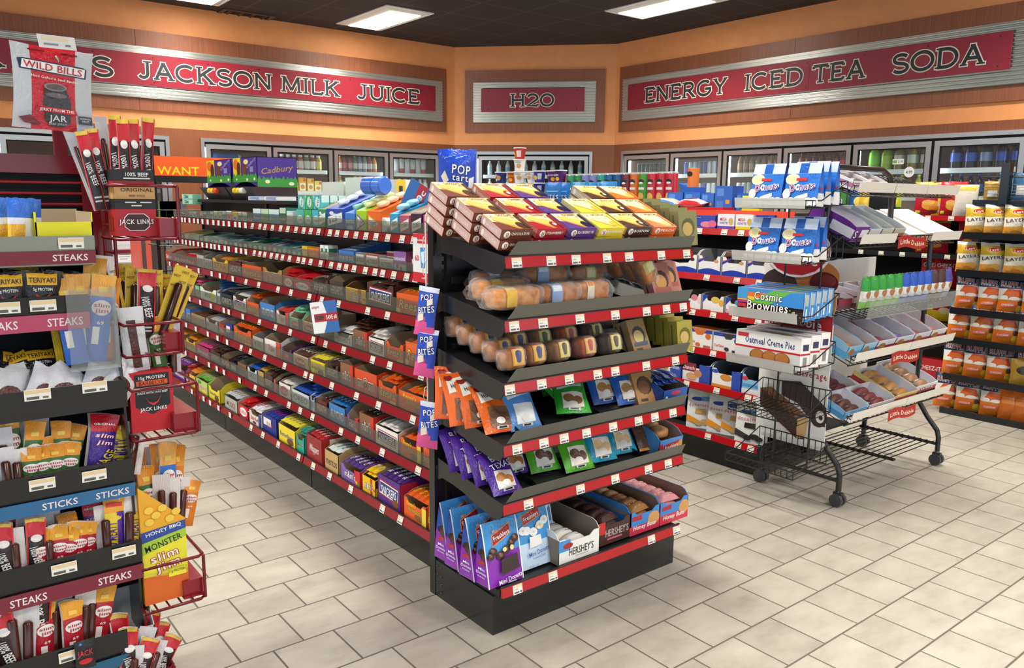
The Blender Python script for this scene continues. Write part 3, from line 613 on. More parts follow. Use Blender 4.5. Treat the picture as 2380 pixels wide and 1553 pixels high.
def gusset(w, h, d, col, f=(), l=(), r=(), lcol=None, fin=None, topcol=None, band=.9):
    'flat-bottomed stand-up pouch, pinched at the top'
    m = MB()
    def dep(v): return d/2*(1-v)**.75 if v < band else d/2*(1-band)**.75*(1-v)/(1-band)
    def S(u, v, off=0): return Vector(((u-.5)*w, -dep(v)-.004*math.sin(PI*u)*math.sin(PI*min(v*1.1, 1))-off-.0006, v*h))
    C = (lambda u, v: M(col(u, v), 'film')) if callable(col) else M(col, 'film')
    m.grid(S, 8, 12, C); m.grid(lambda u, v: Vector(((.5-u)*w, dep(v)+.0006, v*h)), 4, 8, M(lcol if isinstance(lcol, str) else (lcol(.5, .2) if lcol else (col if isinstance(col, str) else col(.5, .2))), 'film'))
    for s in (-1, 1):
        def G(u, v, off=0): # u 0 front edge .. 1 back edge
            cr = (1-abs(2*u-1))*min(w*.16, .03)*v**1.2
            return Vector((s*(w/2-cr+off), -dep(v)+2*dep(v)*u, v*h))
        lc = (lambda u, v: M(lcol(u, v) if callable(lcol) else (lcol or (col(u, v) if callable(col) else col)), 'film'))
        m.grid((lambda u, v: G(1-u, v)) if s < 0 else G, 4, 10, lc)
        ops = l if s < 0 else r
        if ops: draw(m, (lambda u, v, o=0: G(1-u, v, o)) if s < 0 else G, d, h, ops, off=.001, n=4, kind='film')
        if fin: m.grid(lambda u, v: S(0 if s < 0 else 1, v)+Vector((s*.0045*u, -.0015, 0)), 1, 10, M(fin, 'film'))
    m.box(-w/2, w/2, -d/2, d/2, 0, .001, C if not callable(C) else M(lcol if isinstance(lcol, str) else '#888'))
    draw(m, S, w, h, f, off=.0012, step=.0004, n=6, kind='film')
    return m
def rbox(m, w, d, h, mat, e=.45, c=(0, 0, 0), nu=16, nv=10, bump=0., flat=True):
    'rounded block (super-ellipsoid), base at c.z'
    rg = random.Random(int(w*9999)); q = [rg.uniform(0, 6) for _ in range(3)]
    def sg(x, p): return math.copysign(abs(x)**p, x)
    def fn(u, v):
        a = 2*PI*u; b = PI*(v-.5); k = 1+bump*(math.sin(a*3+q[0])*math.sin(b*4+q[1]))
        return (c[0]+w/2*sg(math.cos(a), e)*sg(math.cos(b), e)*k, c[1]+d/2*sg(math.sin(a), e)*sg(math.cos(b), e)*k, c[2]+h/2+h/2*sg(math.sin(b), e*.9))
    return m.grid(fn, nu, nv, mat)
def text_band(t, col, o=None): return [TX(t, .5, .5, .5, col, .85, **({'o': o} if o else {}))]
BARCODE = [R(.1, .12, .9, .42, '#55534f'), R(.1, .7, .9, .95, '#e6d3a8')]
def price_tag_mesh():
    m = MB().box(-.019, .019, -.0015, 0, 0, .031, TAG)
    draw(m, plane((-.019, -.0015, 0), (.038, 0, 0), (0, 0, .031)), .038, .031, [R(.04, .72, .96, .96, '#ead9b4'), R(.1, .12, .62, .3, '#6b6862'), R(.1, .5, .5, .56, '#8a8781'), R(.72, .14, .92, .3, '#55524c')])
    return m.mesh('price_tag')
TAGM = price_tag_mesh()
def tag_on(parent, loc, rz=0, tilt=0):
    o = bpy.data.objects.new('price_tag', TAGM); COL.objects.link(o); o.parent = parent; o.location = loc; o.rotation_euler = (tilt, 0, rz); return o
# ================================================================ LONG CANDY GONDOLA (faces the aisle, towards -x) AND ITS ENDCAP
GY0, BAY, NB = 2.296, 1.2283, 3
GXM = 1.89
LEV = [(1.255, 1.665), (1.105, 1.665), (.945, 1.614), (.74, 1.614), (.575, 1.568), (.38, 1.568), (.17, 1.522)]   # rail top, front x; from the top
DARK = M('#1b1c1e', 'plastic'); SHELFC = M('#2a2a2b', 'plastic'); FENCE = clear('#dcdbd4', .965, .1, .3); RAIL2 = M('#8e1420', 'gloss')
g1 = thing('shelving_gondola', 'long black double-sided candy gondola with red price rails down the aisle', 'shelving', (0, 0, 0))
yE = GY0+BAY*NB
part('back_panel', MB().box(GXM-.02, GXM+.02, GY0, yE, .1, 1.37, DARK), g1)
for k in range(NB+1): part('upright', MB().box(GXM-.03, GXM+.03, GY0+BAY*k-.015 if k else GY0, GY0+BAY*k+(.015 if k < NB else 0), 0, 1.375, STEELBLK), g1)
for k in range(NB):
    y0, y1 = GY0+BAY*k+.004, GY0+BAY*(k+1)-.004
    part('kick_panel', MB().box(1.555, 1.575, y0, y1, 0, .135, STEELBLK), g1)
part('base_deck', MB().box(1.53, GXM+.36, GY0, yE, .135, .15, DARK), g1)
part('rear_kick_panel', MB().box(GXM+.33, GXM+.345, GY0, yE, 0, .135, DARK), g1)
part('top_cap', MB().box(1.885, 2.2, GY0+.02, yE-1.9, 1.36, 1.378, DARK).box(1.70, 2.2, yE-1.9, yE, 1.36, 1.378, DARK), g1)
tags = []
for L, (z, xf) in enumerate(LEV):
    for k in range(NB):
        y0, y1 = GY0+BAY*k+.006, GY0+BAY*(k+1)-.006
        s = MB().box(xf+.004, GXM-.022, y0, y1, z-.028, z-.008, SHELFC); sh = part('shelf', s, g1)
        r = MB(); r.hexa([(xf-.012, y0, z-.034), (xf+.004, y0, z-.034), (xf+.004, y1, z-.034), (xf-.012, y1, z-.034)], [(xf-.002, y0, z), (xf+.004, y0, z), (xf+.004, y1, z), (xf-.002, y1, z)], RAIL2)
        for zz in (z-.036, z+.0): r.box(xf-.013 if zz < z-.01 else xf-.004, xf+.004, y0, y1, zz, zz+.003, DARK)
        part('price_rail', r, sh)
        fh = (.05, .04, .06, .055, .055, .055, .0)[L]
        if fh: part('shelf_fence', MB().box(xf+.002, xf+.004, y0, y1, z+.003, z+fh, FENCE), sh)
        n = (13, 14, 6, 6, 6, 6, 6)[L]
        for i in range(n):
            if L > 1: yy = y0+.06+(y1-y0-.12)*(i+random.uniform(-.25, .25))/(n-1)
            else: yy = y0+.05+(y1-y0-.1)*(i+random.uniform(-.2, .2))/(n-1)
            tags.append((yy, (xf-.0135, max(y0+.02, min(y1-.02, yy)), z-.033), sh))
        for s_ in (y0+.001, y1-.001):
            part('shelf_bracket', MB().slab([(xf+.01, s_, z-.03), (GXM-.02, s_, z-.03), (GXM-.02, s_, z-.06), (xf+.12, s_, z-.045)], (0, 1, 0), .003, DARK), sh)
tags.sort(key=lambda q: q[0])
for yy, loc, sh in tags[:100]: tag_on(sh, loc, -PI/2, math.radians(-16))
far = MB()
for yy, loc, sh in tags[100:]: far.add([(loc[0]-.001, loc[1]+a, loc[2]+b) for a, b in ((.019, 0), (-.019, 0), (-.019, .031), (.019, .031))], [(0, 1, 2, 3)], TAG)
o = part('price_tag', far, g1); o['kind'] = 'stuff'
# ---------------------------------------------------------------- endcap (faces -y)
EX0, EX1, EYF, EYB = 1.462, 2.316, 1.885, 2.262
EC = thing('endcap_shelf', 'black endcap shelving stocked with pies, pound cakes and donuts', 'shelving', (0, 0, 0))
part('back_panel', MB().box(EX0+.04, EX1-.02, EYB-.005, EYB+.014, .16, 1.345, M('#121317', 'plastic')), EC)
bs = MB()
for z in [.2+.0762*i for i in range(15)]: bs.box(EX0+.06, EX1-.04, EYB-.011, EYB-.005, z, z+.022, M('#26272a', 'plastic'))
part('panel_slat', bs, EC)
for x in (1.45, EX1-.02):
    u = MB().box(x, x+.042, EYB-.004, EYB+.03, 0, 1.372, STEELBLK)
    for i in range(40): u.box(x+.034, x+.0425, EYB-.0055, EYB-.004, .2+.028*i, .212+.028*i, M('#050506', 'matte'))
    part('upright', u, EC)
b = MB().box(1.452, 2.335, 1.918, EYB+.02, 0, .135, STEELBLK); part('base', b, EC)
part('base_deck', MB().box(1.458, 2.33, 1.892, EYB-.006, .135, .163, DARK), EC)
ECL = [(1.23, (1203, 1283, 1341, 1413, 1464, 1539, 1598)), (1.037, (1197, 1264, 1350, 1432, 1505, 1551, 1590)), (.842, (1187, 1261, 1325, 1391, 1432, 1504, 1572)), (.646, (1204, 1266, 1313, 1365, 1427, 1486, 1524, 1566)), (.454, (1230, 1351, 1432, 1509, 1555)), (.175, (1205, 1287, 1516, 1574))]
SLOPE = .15; LIPM = clear('#6a6a60', .25, .25, .3)
EREDR = M('#b3161c', 'gloss')
def ez(lev, y): return ECL[lev][0] - .004 + (y-EYF)*(SLOPE if lev < 5 else 0)   # shelf surface height at depth y
for L, (z, tg) in enumerate(ECL):
    y0, y1 = EYF, EYB-.012
    sh = None
    if L < 5:
        dz = SLOPE*(y1-y0)
        s = MB().hexa([(EX0, y0, z-.03), (EX1, y0, z-.03), (EX1, y1, z+dz-.03), (EX0, y1, z+dz-.03)], [(EX0, y0, z-.006), (EX1, y0, z-.006), (EX1, y1, z+dz-.006), (EX0, y1, z+dz-.006)], M('#202124', 'plastic'))
        sh = part('shelf', s, EC)
        for x in (EX0-.004, EX1+.001):
            pr = [(y0-.004, z+.002), (y1, z+dz+.004), (y1, z+dz-.075), (y1-.03, z+dz-.062)] + [(y1-.03-(y1-y0-.1)*t, z+dz-.062+.018*math.sin(PI*t*.9)-(dz+.0)*t-.012*t) for t in (.25, .5, .75)] + [(y0+.05, z-.055), (y0+.012, z-.052), (y0-.006, z-.03)]
            q = [(x, a, c) for a, c in pr]
            k = MB().slab(q[::-1] if x < 2 else q, (-1, 0, 0) if x < 2 else (1, 0, 0), .003, STEELBLK)
            part('shelf_bracket', k, sh)
        lp = MB().slab([(EX0+.012, y0-.002, z+.004), (EX1-.004, y0-.002, z+.004), (EX1-.004, y0-.02, z+.046), (EX0+.035, y0-.02, z+.046)], (0, -1, 0), .002, LIPM)
        part('bin_lip', lp, sh)
        if L:
            for px in ((), (1447,), (1219, 1271, 1330, 1391, 1452), (1199, 1262, 1386, 1532), (1236, 1380, 1482, 1531))[L]:
                x = xpx(px, y0+.06, z)
                dv = MB().slab([(x, y0+.02, z), (x, y1-.02, z+dz-.01), (x, y1-.02, z+dz+.02), (x, y0+.06, z+.03), (x, y0+.02, z+.012)], (-1, 0, 0), .002, M('#17181a', 'gloss')); part('divider', dv, sh)
    else: sh = EC
    r = MB().hexa([(EX0-.002, y0-.009, z-.033), (EX1+.002, y0-.009, z-.033), (EX1+.002, y0+.003, z-.033), (EX0-.002, y0+.003, z-.033)], [(EX0-.002, y0-.003, z), (EX1+.002, y0-.003, z), (EX1+.002, y0+.003, z), (EX0-.002, y0+.003, z)], EREDR)
    for zz, yy in ((z-.036, y0-.011), (z, y0-.005)): r.box(EX0-.002, EX1+.004, yy, y0+.003, zz, zz+.003, DARK)
    part('price_rail', r, sh)
    for px in tg: tag_on(sh, (xpx(px, y0-.011, z-.015), y0-.0095, z-.034), 0, math.radians(-10))
for i in range(4):
    for y in (2.222, 2.246):
        part('bolt', MB().lathe([(.0055, 0), (.004, .0035), (.001, .004)], M('#33343a', 'gloss'), 8), EC, loc=(1.452, y, .02+.032*i), rot=(0, -PI/2, 0))
# white wire clip strip hanging down the corner post
cs_ = thing('clip_strip', 'white wire hook strip hanging at the endcap corner beside the bagged bites', 'display strip', (1.430, 2.272, 0))
part('rod', MB().tube([(.02, 0, 1.345), (.006, -.004, 1.36), (-.004, -.006, 1.34), (-.004, -.006, 1.2), (0, -.006, .62), (.002, -.006, .56)], .003, M('#e9e8e4', 'plastic')), cs_)
for i in range(9):
    z = 1.28-.085*i
    part('hook', MB().tube([(0, -.006, z), (-.016, -.012, z-.006), (-.022, -.014, z-.035), (-.016, -.016, z-.05)], .0014, M('#e3e2de', 'plastic'), 4), cs_)
# ================================================================ CANDY CARTONS, GUM AND MINTS ON THE LONG GONDOLA
SP = TX
def st(col, txt=None, tc='#fff', o=None, look='', bar=None, r=None, inner='#b49b7d', extra=(), bt=None, sh=0, hh=.42, wd=.8):
    f = list(extra)
    if txt: f.append(TX(txt, .5, .52, hh, tc, wd, sh=sh, **({'o': o} if o else {})))
    return dict(col=col, f=f, r=r if r is not None else ([TX(txt, .35, .55, .5, tc, .5, sh=sh, **({'o': o} if o else {}))] if txt else []), look=look, bar=bar or col, inner=inner, bt=bt or txt, tc=tc, o=o)
BLUELAB = [PG([(.06, .3), (.9, .22), (.94, .78), (.1, .86)], '#b8222b'), PG([(.08, .34), (.88, .27), (.92, .74), (.12, .81)], '#f3f3f1'), PG([(.1, .38), (.87, .31), (.9, .70), (.13, .77)], '#2a3a7c')]
CST = {
 'reese': st('#e2581a', "Reese's", '#f6d52a', '#5b2614', 'orange', sh=.25, r=[TX("Reese's", .3, .6, .5, '#f6d52a', .4, sh=.25, o='#5b2614'), R(.62, .1, .9, .5, '#f3d13c')], extra=[R(.62, .0, .95, .2, '#f2d13a')]),
 'reese2': st('#e4601f', "Reese's", '#f6d52a', '#5b2614', 'orange and yellow', sh=.25, extra=[PG([(.5, 0), (1, 0), (1, .42), (.8, .5), (.66, .3)], '#7a431f'), R(.0, 0, .12, .3, '#f2d13a')]),
 'nutr': st('#e85f20', 'NUTRAGEOUS', '#f6d52a', '#6b2a12', 'orange, nut-picture', extra=[EL(.68, .28, .2, .16, '#8a5a2b'), R(.82, .0, 1, .9, '#f1d53f'), TX("Reese's", .35, .8, .22, '#f6d52a', .4, sh=.2)], hh=.2, wd=.5),
 'snk': st('#4a2a1e', 'SNICKERS', '#ffffff', None, 'dark brown', extra=BLUELAB, r=[TX('24', .22, .6, .42, '#fff', .18), EL(.6, .4, .12, .2, '#c58a3f')], wd=.66, hh=.3),
 'snkw': st('#efe9de', 'SNICKERS', '#ffffff', None, 'white and brown', extra=BLUELAB, bar='#e9e5df', inner='#7e7468', wd=.66, hh=.3, r=[R(0, 0, 1, .2, '#d8d2c4')]),
 'snkp': st('#5a2c86', 'SNICKERS', '#ffffff', None, 'purple', extra=BLUELAB+[EL(.78, .22, .14, .14, '#7b4a26')], bar='#4a2a72', wd=.66, hh=.3, r=[R(.0, 0, .3, 1, '#c22a4a'), TX('24', .5, .6, .42, '#fff', .2), R(.6, .1, .8, .4, '#f0eee8')]),
 'mmy': st('#f0c218', "m&m's", '#f4f0e8', '#4b2a18', 'yellow', extra=[R(.62, 0, .78, 1, '#c6392a'), EL(.9, .4, .07, .1, '#d9502b')], bar='#f0c218', inner='#6b4a2e', r=[R(0, .55, 1, 1, '#53301c'), R(.06, .05, .5, .45, '#e0632a')], wd=.6),
 'mmr': st('#8c5a3c', "m&m's", '#f6f1ea', '#3d2214', 'tan and red', extra=[R(.78, 0, 1, 1, '#d3321f')], bar='#4b2a1a', r=[R(0, 0, 1, 1, '#d22a1e'), TX('SHARE', .35, .72, .3, '#f6e94a', .5), TX('SIZE', .35, .35, .3, '#f6e94a', .4)], wd=.62),
 'mmp': st('#8a62b4', "m&m's", '#f6f1ea', '#3d2214', 'violet', extra=[R(.72, .1, 1, 1, '#d6262c'), EL(.82, .25, .06, .12, '#e7c52f'), EL(.92, .2, .06, .12, '#4d9a3a')], bar='#5b3a86', r=[R(0, 0, 1, 1, '#d3262a'), R(.55, .05, .9, .3, '#eee')], wd=.55),
 'mmo': st('#d84a1c', "m&m", '#4b2212', '#f4efe8', 'big-lettered orange-red', bar='#4b2a1a', r=[R(0, 0, 1, 1, '#e2491b'), TX('m&m', .5, .45, .6, '#42200f', .8, o='#f5efe6'), R(.1, .8, .35, .95, '#f2c43a')], wd=.7),
 'kk': st('#cf1f2a', 'KitKat', '#c8202b', None, 'red', extra=[EL(.5, .5, .38, .34, '#f5f2ec')], bar='#d3202b', wd=.6, hh=.3, r=[R(0, .7, 1, .8, '#f3ead8')]),
 'kkw': st('#efe7dc', 'KitKat', '#f3ece2', None, 'white and red', extra=[EL(.45, .5, .36, .34, '#c3212c')], bar='#e9e2d8', wd=.55, hh=.28, r=[R(0, .0, 1, .5, '#c8202b')]),
 'kkm': st('#8fd3b0', 'KitKat', '#f6fbf7', None, 'mint green', extra=[EL(.4, .45, .3, .3, '#c3212c'), R(.7, 0, 1, 1, '#3a2c28')], bar='#7fd0a8', wd=.45, hh=.26),
 'kkb': st('#c9a88a', 'KitKat', '#f6fbf7', None, 'beige', extra=[EL(.45, .45, .34, .3, '#b3302c'), EL(.6, .15, .25, .12, '#8a5a36')], bar='#5a3a2a', wd=.5, hh=.26),
 'her': st('#4b342b', "HERSHEY'S", '#d9d4cd', None, 'brown', bar='#4a2f26', r=[R(0, .8, 1, 1, '#3a2620')]),
 'herw': st('#eae6de', "HERSHEY'S", '#4b342b', None, 'cream', bar='#f0ede6', r=[R(.7, 0, 1, 1, '#d8c64a')]),
 'twix': st('#a7834a', 'TWIX', '#c52f2c', '#f3e6c0', 'gold', bar='#c79a3e', inner='#6c5236', hh=.5),
 'oreo': st('#1f2a3a', 'OREO', '#f2f2f0', None, 'black', bar='#20252e', inner='#4b3a30'),
 'cri': st('#1e2f86', 'CRUNCH', '#c4232c', None, 'navy blue', extra=[R(.1, .42, .62, .82, '#f1eeea')], bar='#24389a', inner='#9a938a', wd=.44, hh=.28),
 'bfy': st('#efd92c', 'Butterfinger', '#2a3f8c', None, 'bright yellow', extra=[EL(.7, .25, .2, .2, '#7d4a22')], bar='#f0dd3a', wd=.8, hh=.26),
 'mkt': st('#1fa48c', 'Milky Way', '#0f5f4f', '#f4f4f2', 'teal green', bar='#2c8f7c', wd=.7, hh=.28, sh=.2),
 'mkg': st('#a9a9ac', 'Milky Way', '#3b4a8c', '#f4f4f2', 'silver grey', bar='#b7b7bb', wd=.8, hh=.3, sh=.2),
 'whop': st('#9c2b2f', 'Whoppers', '#f1ece6', None, 'dark red', inner='#7a6250', wd=.6, hh=.3, bar='#b3262c', sh=.3, r=[R(0, 0, 1, 1, '#efeae2'), R(.0, 0, .15, 1, '#b3262c'), TX('SIZE', .6, .5, .3, '#444', .4)]),
 'baby': st('#e9e3da', 'Baby Ruth', '#c4262c', None, 'white and red-lettered', bar='#eceaf0', extra=[R(.82, 0, 1, 1, '#2c3f9a'), EL(.45, .2, .16, .1, '#6b3f22')], wd=.7, hh=.3),
 'pay': st('#7c5a3c', 'PAYDAY', '#3b2a20', None, 'tan-brown', bar='#efe6d0', inner='#8f8b78'),
 'alm': st('#3f7fc4', 'ALMOND', '#f2f2f0', None, 'blue', bar='#2f7cc8', r=[R(0, .3, 1, .75, '#cf2f3a')]),
 'redw': st('#ece6e0', 'Take 5', '#c8232c', None, 'white and coral', bar='#d8403a', extra=[R(.72, 0, 1, 1, '#d4423c')], wd=.55),
 'sour': st('#7cc48f', 'SOUR', '#e23f7c', None, 'green and pink', bar='#e05a86', extra=[R(0, 0, 1, .2, '#e23f7c')]),
 'lime': st('#e9ece4', 'MINT', '#4a7a3c', None, 'white and lime', bar='#a8cf3a', extra=[EL(.75, .5, .18, .28, '#d4dc2c')], wd=.4),
 'blus': st('#c9d3dc', 'ZERO', '#2c5aa0', None, 'blue and silver', bar='#3b6fb4'),
 'purp': st('#7a2a86', 'Skittles', '#f3ecf4', None, 'purple', bar='#7a2a86', inner='#8a6a4a', sh=.2),
 'pink': st('#c22a6e', 'Sweet', '#fbe9f1', None, 'magenta', bar='#d8407f', sh=.2),
 'redo': st('#c4332b', 'Skittles', '#f6f0ea', None, 'red', bar='#c4332b', sh=.2),
 'yelo': st('#e7b53a', 'STAR', '#c8302b', None, 'yellow-orange', bar='#e98a2b'),
 'gren': st('#b9d36a', 'Starburst', '#e05a2c', '#f5f3ea', 'lime green', bar='#5ab03a', extra=[EL(.3, .8, .18, .14, '#3f9a3a'), EL(.7, .25, .22, .16, '#f2d23c')]),
 'kraf': st('#a58a66', None, look='plain kraft', bar='#5a3a28', inner='#8d7860'),
 'grey': st('#b8b2a8', 'MUSKE', '#7a4a3a', None, 'pale grey', bar='#c9c9cc', inner='#8f8c84', wd=.7),
 'maro': st('#5e2a28', 'HEATH', '#e9dcd2', None, 'maroon', bar='#5e2a28'),
 'gold': st('#b99a52', 'ROLO', '#5a2a1e', None, 'old gold', bar='#caa13c', inner='#7c6a44'),
 'redk': st('#38262a', '5TH', '#e05a3a', None, 'red and black', bar='#3a2a2c', extra=[R(0, 0, .5, 1, '#d8503a')]),
 'oreb': st('#d5dfe9', 'OREO', '#2c4f9c', None, 'white and blue', bar='#2f58b4', inner='#6b5a4c', r=[R(0, 0, 1, 1, '#2f58b4')]),
 'mntn': st('#c9a46a', 'mentos', '#3a3a3a', None, 'kraft tan mint-roll', bar='#dfe6e4', inner='#8d7452'),
 'vio': st('#5b2f6b', 'KitKat', '#f6f1ea', None, 'plum', bar='#5b2f6b', extra=[EL(.4, .35, .3, .22, '#c3212c')], inner='#7e6a52', wd=.4, hh=.2),
}
SHELFNAME = ['top gum shelf', 'second gum shelf', 'third shelf', 'fourth shelf', 'fifth shelf', 'sixth shelf', 'bottom shelf']
def cbar(s, l=.12, w=.036, h=.014):
    S = CST[s]; return bar(l, w, h, S['bar'], [TX(S['bt'], .5, .5, .5, S['tc'], .6, **({'o': S['o']} if S['o'] else {}))] if S['bt'] else [R(.3, .2, .7, .8, '#d8c9a4')])
_BM = {}
def bars_in(s, X, Y, z, w, d, n, where, seed, up=0):
    'n bars lying in a carton whose centre is X, Y'
    rg = random.Random(seed); k = s
    if k not in _BM: _BM[k] = cbar(s).mesh('candy_bar')
    lay = 0; per = max(1, int((w-.008)/.038)); g = f'{CST[s]["look"]} bars, {where}'
    for i in range(n):
        r, c = divmod(i, per)
        o = bpy.data.objects.new('candy_bar', _BM[k]); COL.objects.link(o)
        yy = Y + (c-(per-1)/2)*.0375 + rg.uniform(-.0006, .0006)*0
        fr = r % 2; lv = r//2
        o.location = (X - d/2 + .07 + fr*.126*(d > .25) + rg.uniform(-.004, .004), yy, z + .004 + up + .0165*(lv if d > .25 else r)); o.rotation_euler = (0, 0, rg.uniform(-.03, .03))
        tag(o, f'{CST[s]["look"]} wrapped bar lying in the {where}', 'candy bar', g)
SHELVES = {
 2: [(384, 400, 'redo', 0), (400, 456, 'redo', 5), (457, 474, 'grey', 0), (474, 493, 'grey', 0), (494, 530, 'yelo', 2), (532, 560, 'maro', 2), (562, 608, 'reese', 0), (611, 656, 'twix', 0), (657, 681, 'kk', 4), (682, 722, 'kk', 6), (726, 763, 'her', 3), (765, 798, 'her', 0), (802, 850, 'mmy', 0), (852, 915, 'snk', 6), (920, 1003, 'reese2', 6)],
 3: [(412, 432, 'yelo', 3), (433, 452, 'kraf', 0), (453, 464, 'sour', 2), (465, 503, 'lime', 0), (504, 512, 'blus', 3), (513, 540, 'oreo', 3), (542, 572, 'snkw', 2), (574, 602, 'reese', 3), (604, 639, 'alm', 0), (642, 671, 'redw', 3), (673, 701, 'kkm', 3), (703, 735, 'kkb', 0), (776, 818, 'herw', 4), (821, 853, 'mmr', 8), (856, 893, 'snkw', 5), (896, 938, 'reese', 0), (941, 1003, 'reese2', 3)],
 4: [(400, 416, 'purp', 2), (418, 430, 'alm', 0), (431, 443, 'alm', 0), (444, 477, 'kraf', 2), (479, 506, 'mkg', 2), (508, 522, 'redo', 0), (524, 541, 'cri', 0), (543, 584, 'reese', 6), (587, 612, 'grey', 0), (615, 652, 'redw', 0), (655, 678, 'vio', 0), (681, 717, 'kkb', 4), (721, 755, 'bfy', 3), (757, 786, 'her', 3), (790, 820, 'mmr', 0), (823, 876, 'mmo', 0), (879, 922, 'reese', 6), (925, 1003, 'nutr', 3)],
 5: [(400, 411, 'redo', 2), (412, 432, 'yelo', 3), (433, 454, 'yelo', 3), (456, 486, 'pink', 4), (489, 512, 'her', 4), (514, 533, 'maro', 0), (535, 549, 'oreo', 2), (552, 573, 'pay', 0), (575, 597, 'oreb', 4), (599, 613, 'gold', 2), (615, 634, 'her', 2), (636, 646, 'redk', 0), (648, 675, 'kkw', 4), (678, 718, 'oreb', 5), (721, 731, 'oreb', 5), (734, 760, 'maro', 2), (764, 802, 'alm', 5), (806, 832, 'mmp', 0), (834, 868, 'mmr', 3), (872, 925, 'snkw', 8), (929, 978, 'nutr', 5), (982, 1004, 'reese', 2)],
 6: [(404, 430, 'purp', 3), (432, 438, 'redo', 2), (440, 454, 'yelo', 2), (456, 482, 'gren', 4), (485, 511, 'bfy', 0), (522, 551, 'grey', 3), (554, 576, 'kk', 6), (579, 605, 'baby', 8), (609, 643, 'cri', 2), (647, 686, 'bfy', 3), (689, 707, 'mkt', 5), (712, 748, 'whop', 4), (754, 786, 'mntn', 4), (791, 836, 'mmp', 5), (841, 872, 'mmy', 4), (877, 930, 'snkp', 5), (937, 990, 'nutr', 4), (994, 1004, 'reese', 2)],
}
for L, items in SHELVES.items():
    z, xf = LEV[L]; items = sorted(items, reverse=True); zz = z-.0075
    for i, (p0, p1, s, nb) in enumerate(items):
        S = CST[s]; y1 = ypx(p0, xf+.01, z+.02); y0 = ypx(p1, xf+.01, z+.02); y0 = max(y0, GY0+.045)
        w = y1-y0-.003
        if w < .02: continue
        d = min(GXM-.062-xf, .27); hf, hb = (.062+.026*random.random(), .088+.034*random.random())
        if s in ('mmo', 'snkp', 'nutr', 'reese', 'reese2', 'snkw', 'whop') and L > 2: hf += .014; hb += .012
        if s in ('mmo', 'mmr', 'snk', 'snkp', 'alm', 'cri', 'whop', 'reese2'): hf += .022; hb = max(hb, hf+.012)
        elif nb > 3: hf -= .008; hb = hf+.022
        if L == 6: hf += .012; hb += .016
        hb = min(hb, LEV[L-1][0]-.036-z-.012)
        m = tray(w, d, hb, hf, S['col'], S['f'], S['r'], [], S['inner'], dip=.018 if i % 3 == 1 else 0)
        nm = f'open {S["look"]} candy carton, {nth(i)} from the endcap on the {SHELFNAME[L]}'
        X = xf+.012+d/2; Y = (y0+y1)/2
        single('candy_carton', m, nm, 'candy carton', (X, Y, zz), -PI/2, f'candy cartons on the {SHELFNAME[L]}')
        if nb: bars_in(s, X, Y, zz, w, d, nb+2, f'{nth(i)} carton from the endcap, {SHELFNAME[L]}', L*100+i, hb-.022)
# ---------------------------------------------------------------- gum and mints
def slantbox(w, d, hb, hf, col, ops=(), ropens='#7a6a52', rops=()):
    'tall dispenser box, top sloping down to the front, brown card showing where it is open'
    m = MB(); a, b = w/2, d/2
    m.hexa([(-a, -b, 0), (a, -b, 0), (a, b, 0), (-a, b, 0)], [(-a, -b, hf), (a, -b, hf), (a, b, hb), (-a, b, hb)], M(col))
    draw(m, plane((-a, -b, 0), (w, 0, 0), (0, 0, hf)), w, hf, ops); draw(m, plane((a, -b, 0), (0, d, 0), (0, 0, hf)), d, hf, rops)
    sl = plane((-a, -b, hf), (w, 0, 0), (0, d, hb-hf)); draw(m, sl, w, d, [R(.06, .08, .94, .92, ropens)])
    return m
def gumpack(w, d, h, col, txt, tc='#fff', o=None, lab=None, top=None, blobs=None):
    m = MB().box(-w/2, w/2, -d/2, d/2, 0, h, M(col, 'gloss'))
    f = ([R(0, .7, 1, 1, top)] if top else []) + ([EL(.5, .42, .42, .26, lab)] if lab else [])
    if txt: f.append(TX(txt, .5, .42, .17, tc, .8, sh=.2, **({'o': o} if o else {})))
    if blobs:
        for i in range(5): f.append(EL(.2+.15*i, .82+.08*(i % 2), .12, .07, blobs))
    face(m, 'f', w, d, h, f, 'gloss'); face(m, 't', w, d, h, [R(.1, .1, .9, .3, '#e9f3ee')] if not blobs else [EL(.3+.4*(i % 2), .12+.15*i, .24, .09, blobs) for i in range(6)], 'gloss')
    face(m, 'r', w, d, h, [R(0, .15, 1, .5, top or lab or col)], 'gloss')
    return m
z, xf = LEV[0]; zz = z-.0075
G1 = [(403, 411, '#3f7d83', .04), (412, 420, '#6a99a8', .045), (421, 429, '#3b5c7c', .04), (430, 438, '#d8867d', .05), (439, 447, '#dfe7e2', .05), (448, 456, '#c9dccf', .05), (457, 463, '#d0517e', .05), (464, 471, '#e4ece6', .05), (472, 479, '#b8564f', .05), (480, 487, '#4e9f8e', .055), (488, 495, '#4f74b4', .055), (496, 505, '#b6d37e', .06), (506, 515, '#c5d99a', .06), (516, 525, '#4a78b8', .06), (526, 538, '#e07a4a', .065), (539, 552, '#e9cc54', .06), (553, 562, '#3a5c52', .06), (563, 574, '#58a266', .06), (575, 587, '#39544c', .06)]
G1 = [(a, b, c, None, h) for a, b, c, h in G1] + [(588, 606, '#2f74c6', 'Extra', .085), (607, 624, '#3f9a4c', 'Extra', .085), (625, 648, '#2ba3c0', 'Extra', .085), (650, 664, '#2c6a5c', 'eclipse', .095), (666, 680, '#d9dde2', 'ice', .08)]
alln = [x for x in G1]; N1 = len(alln)+16
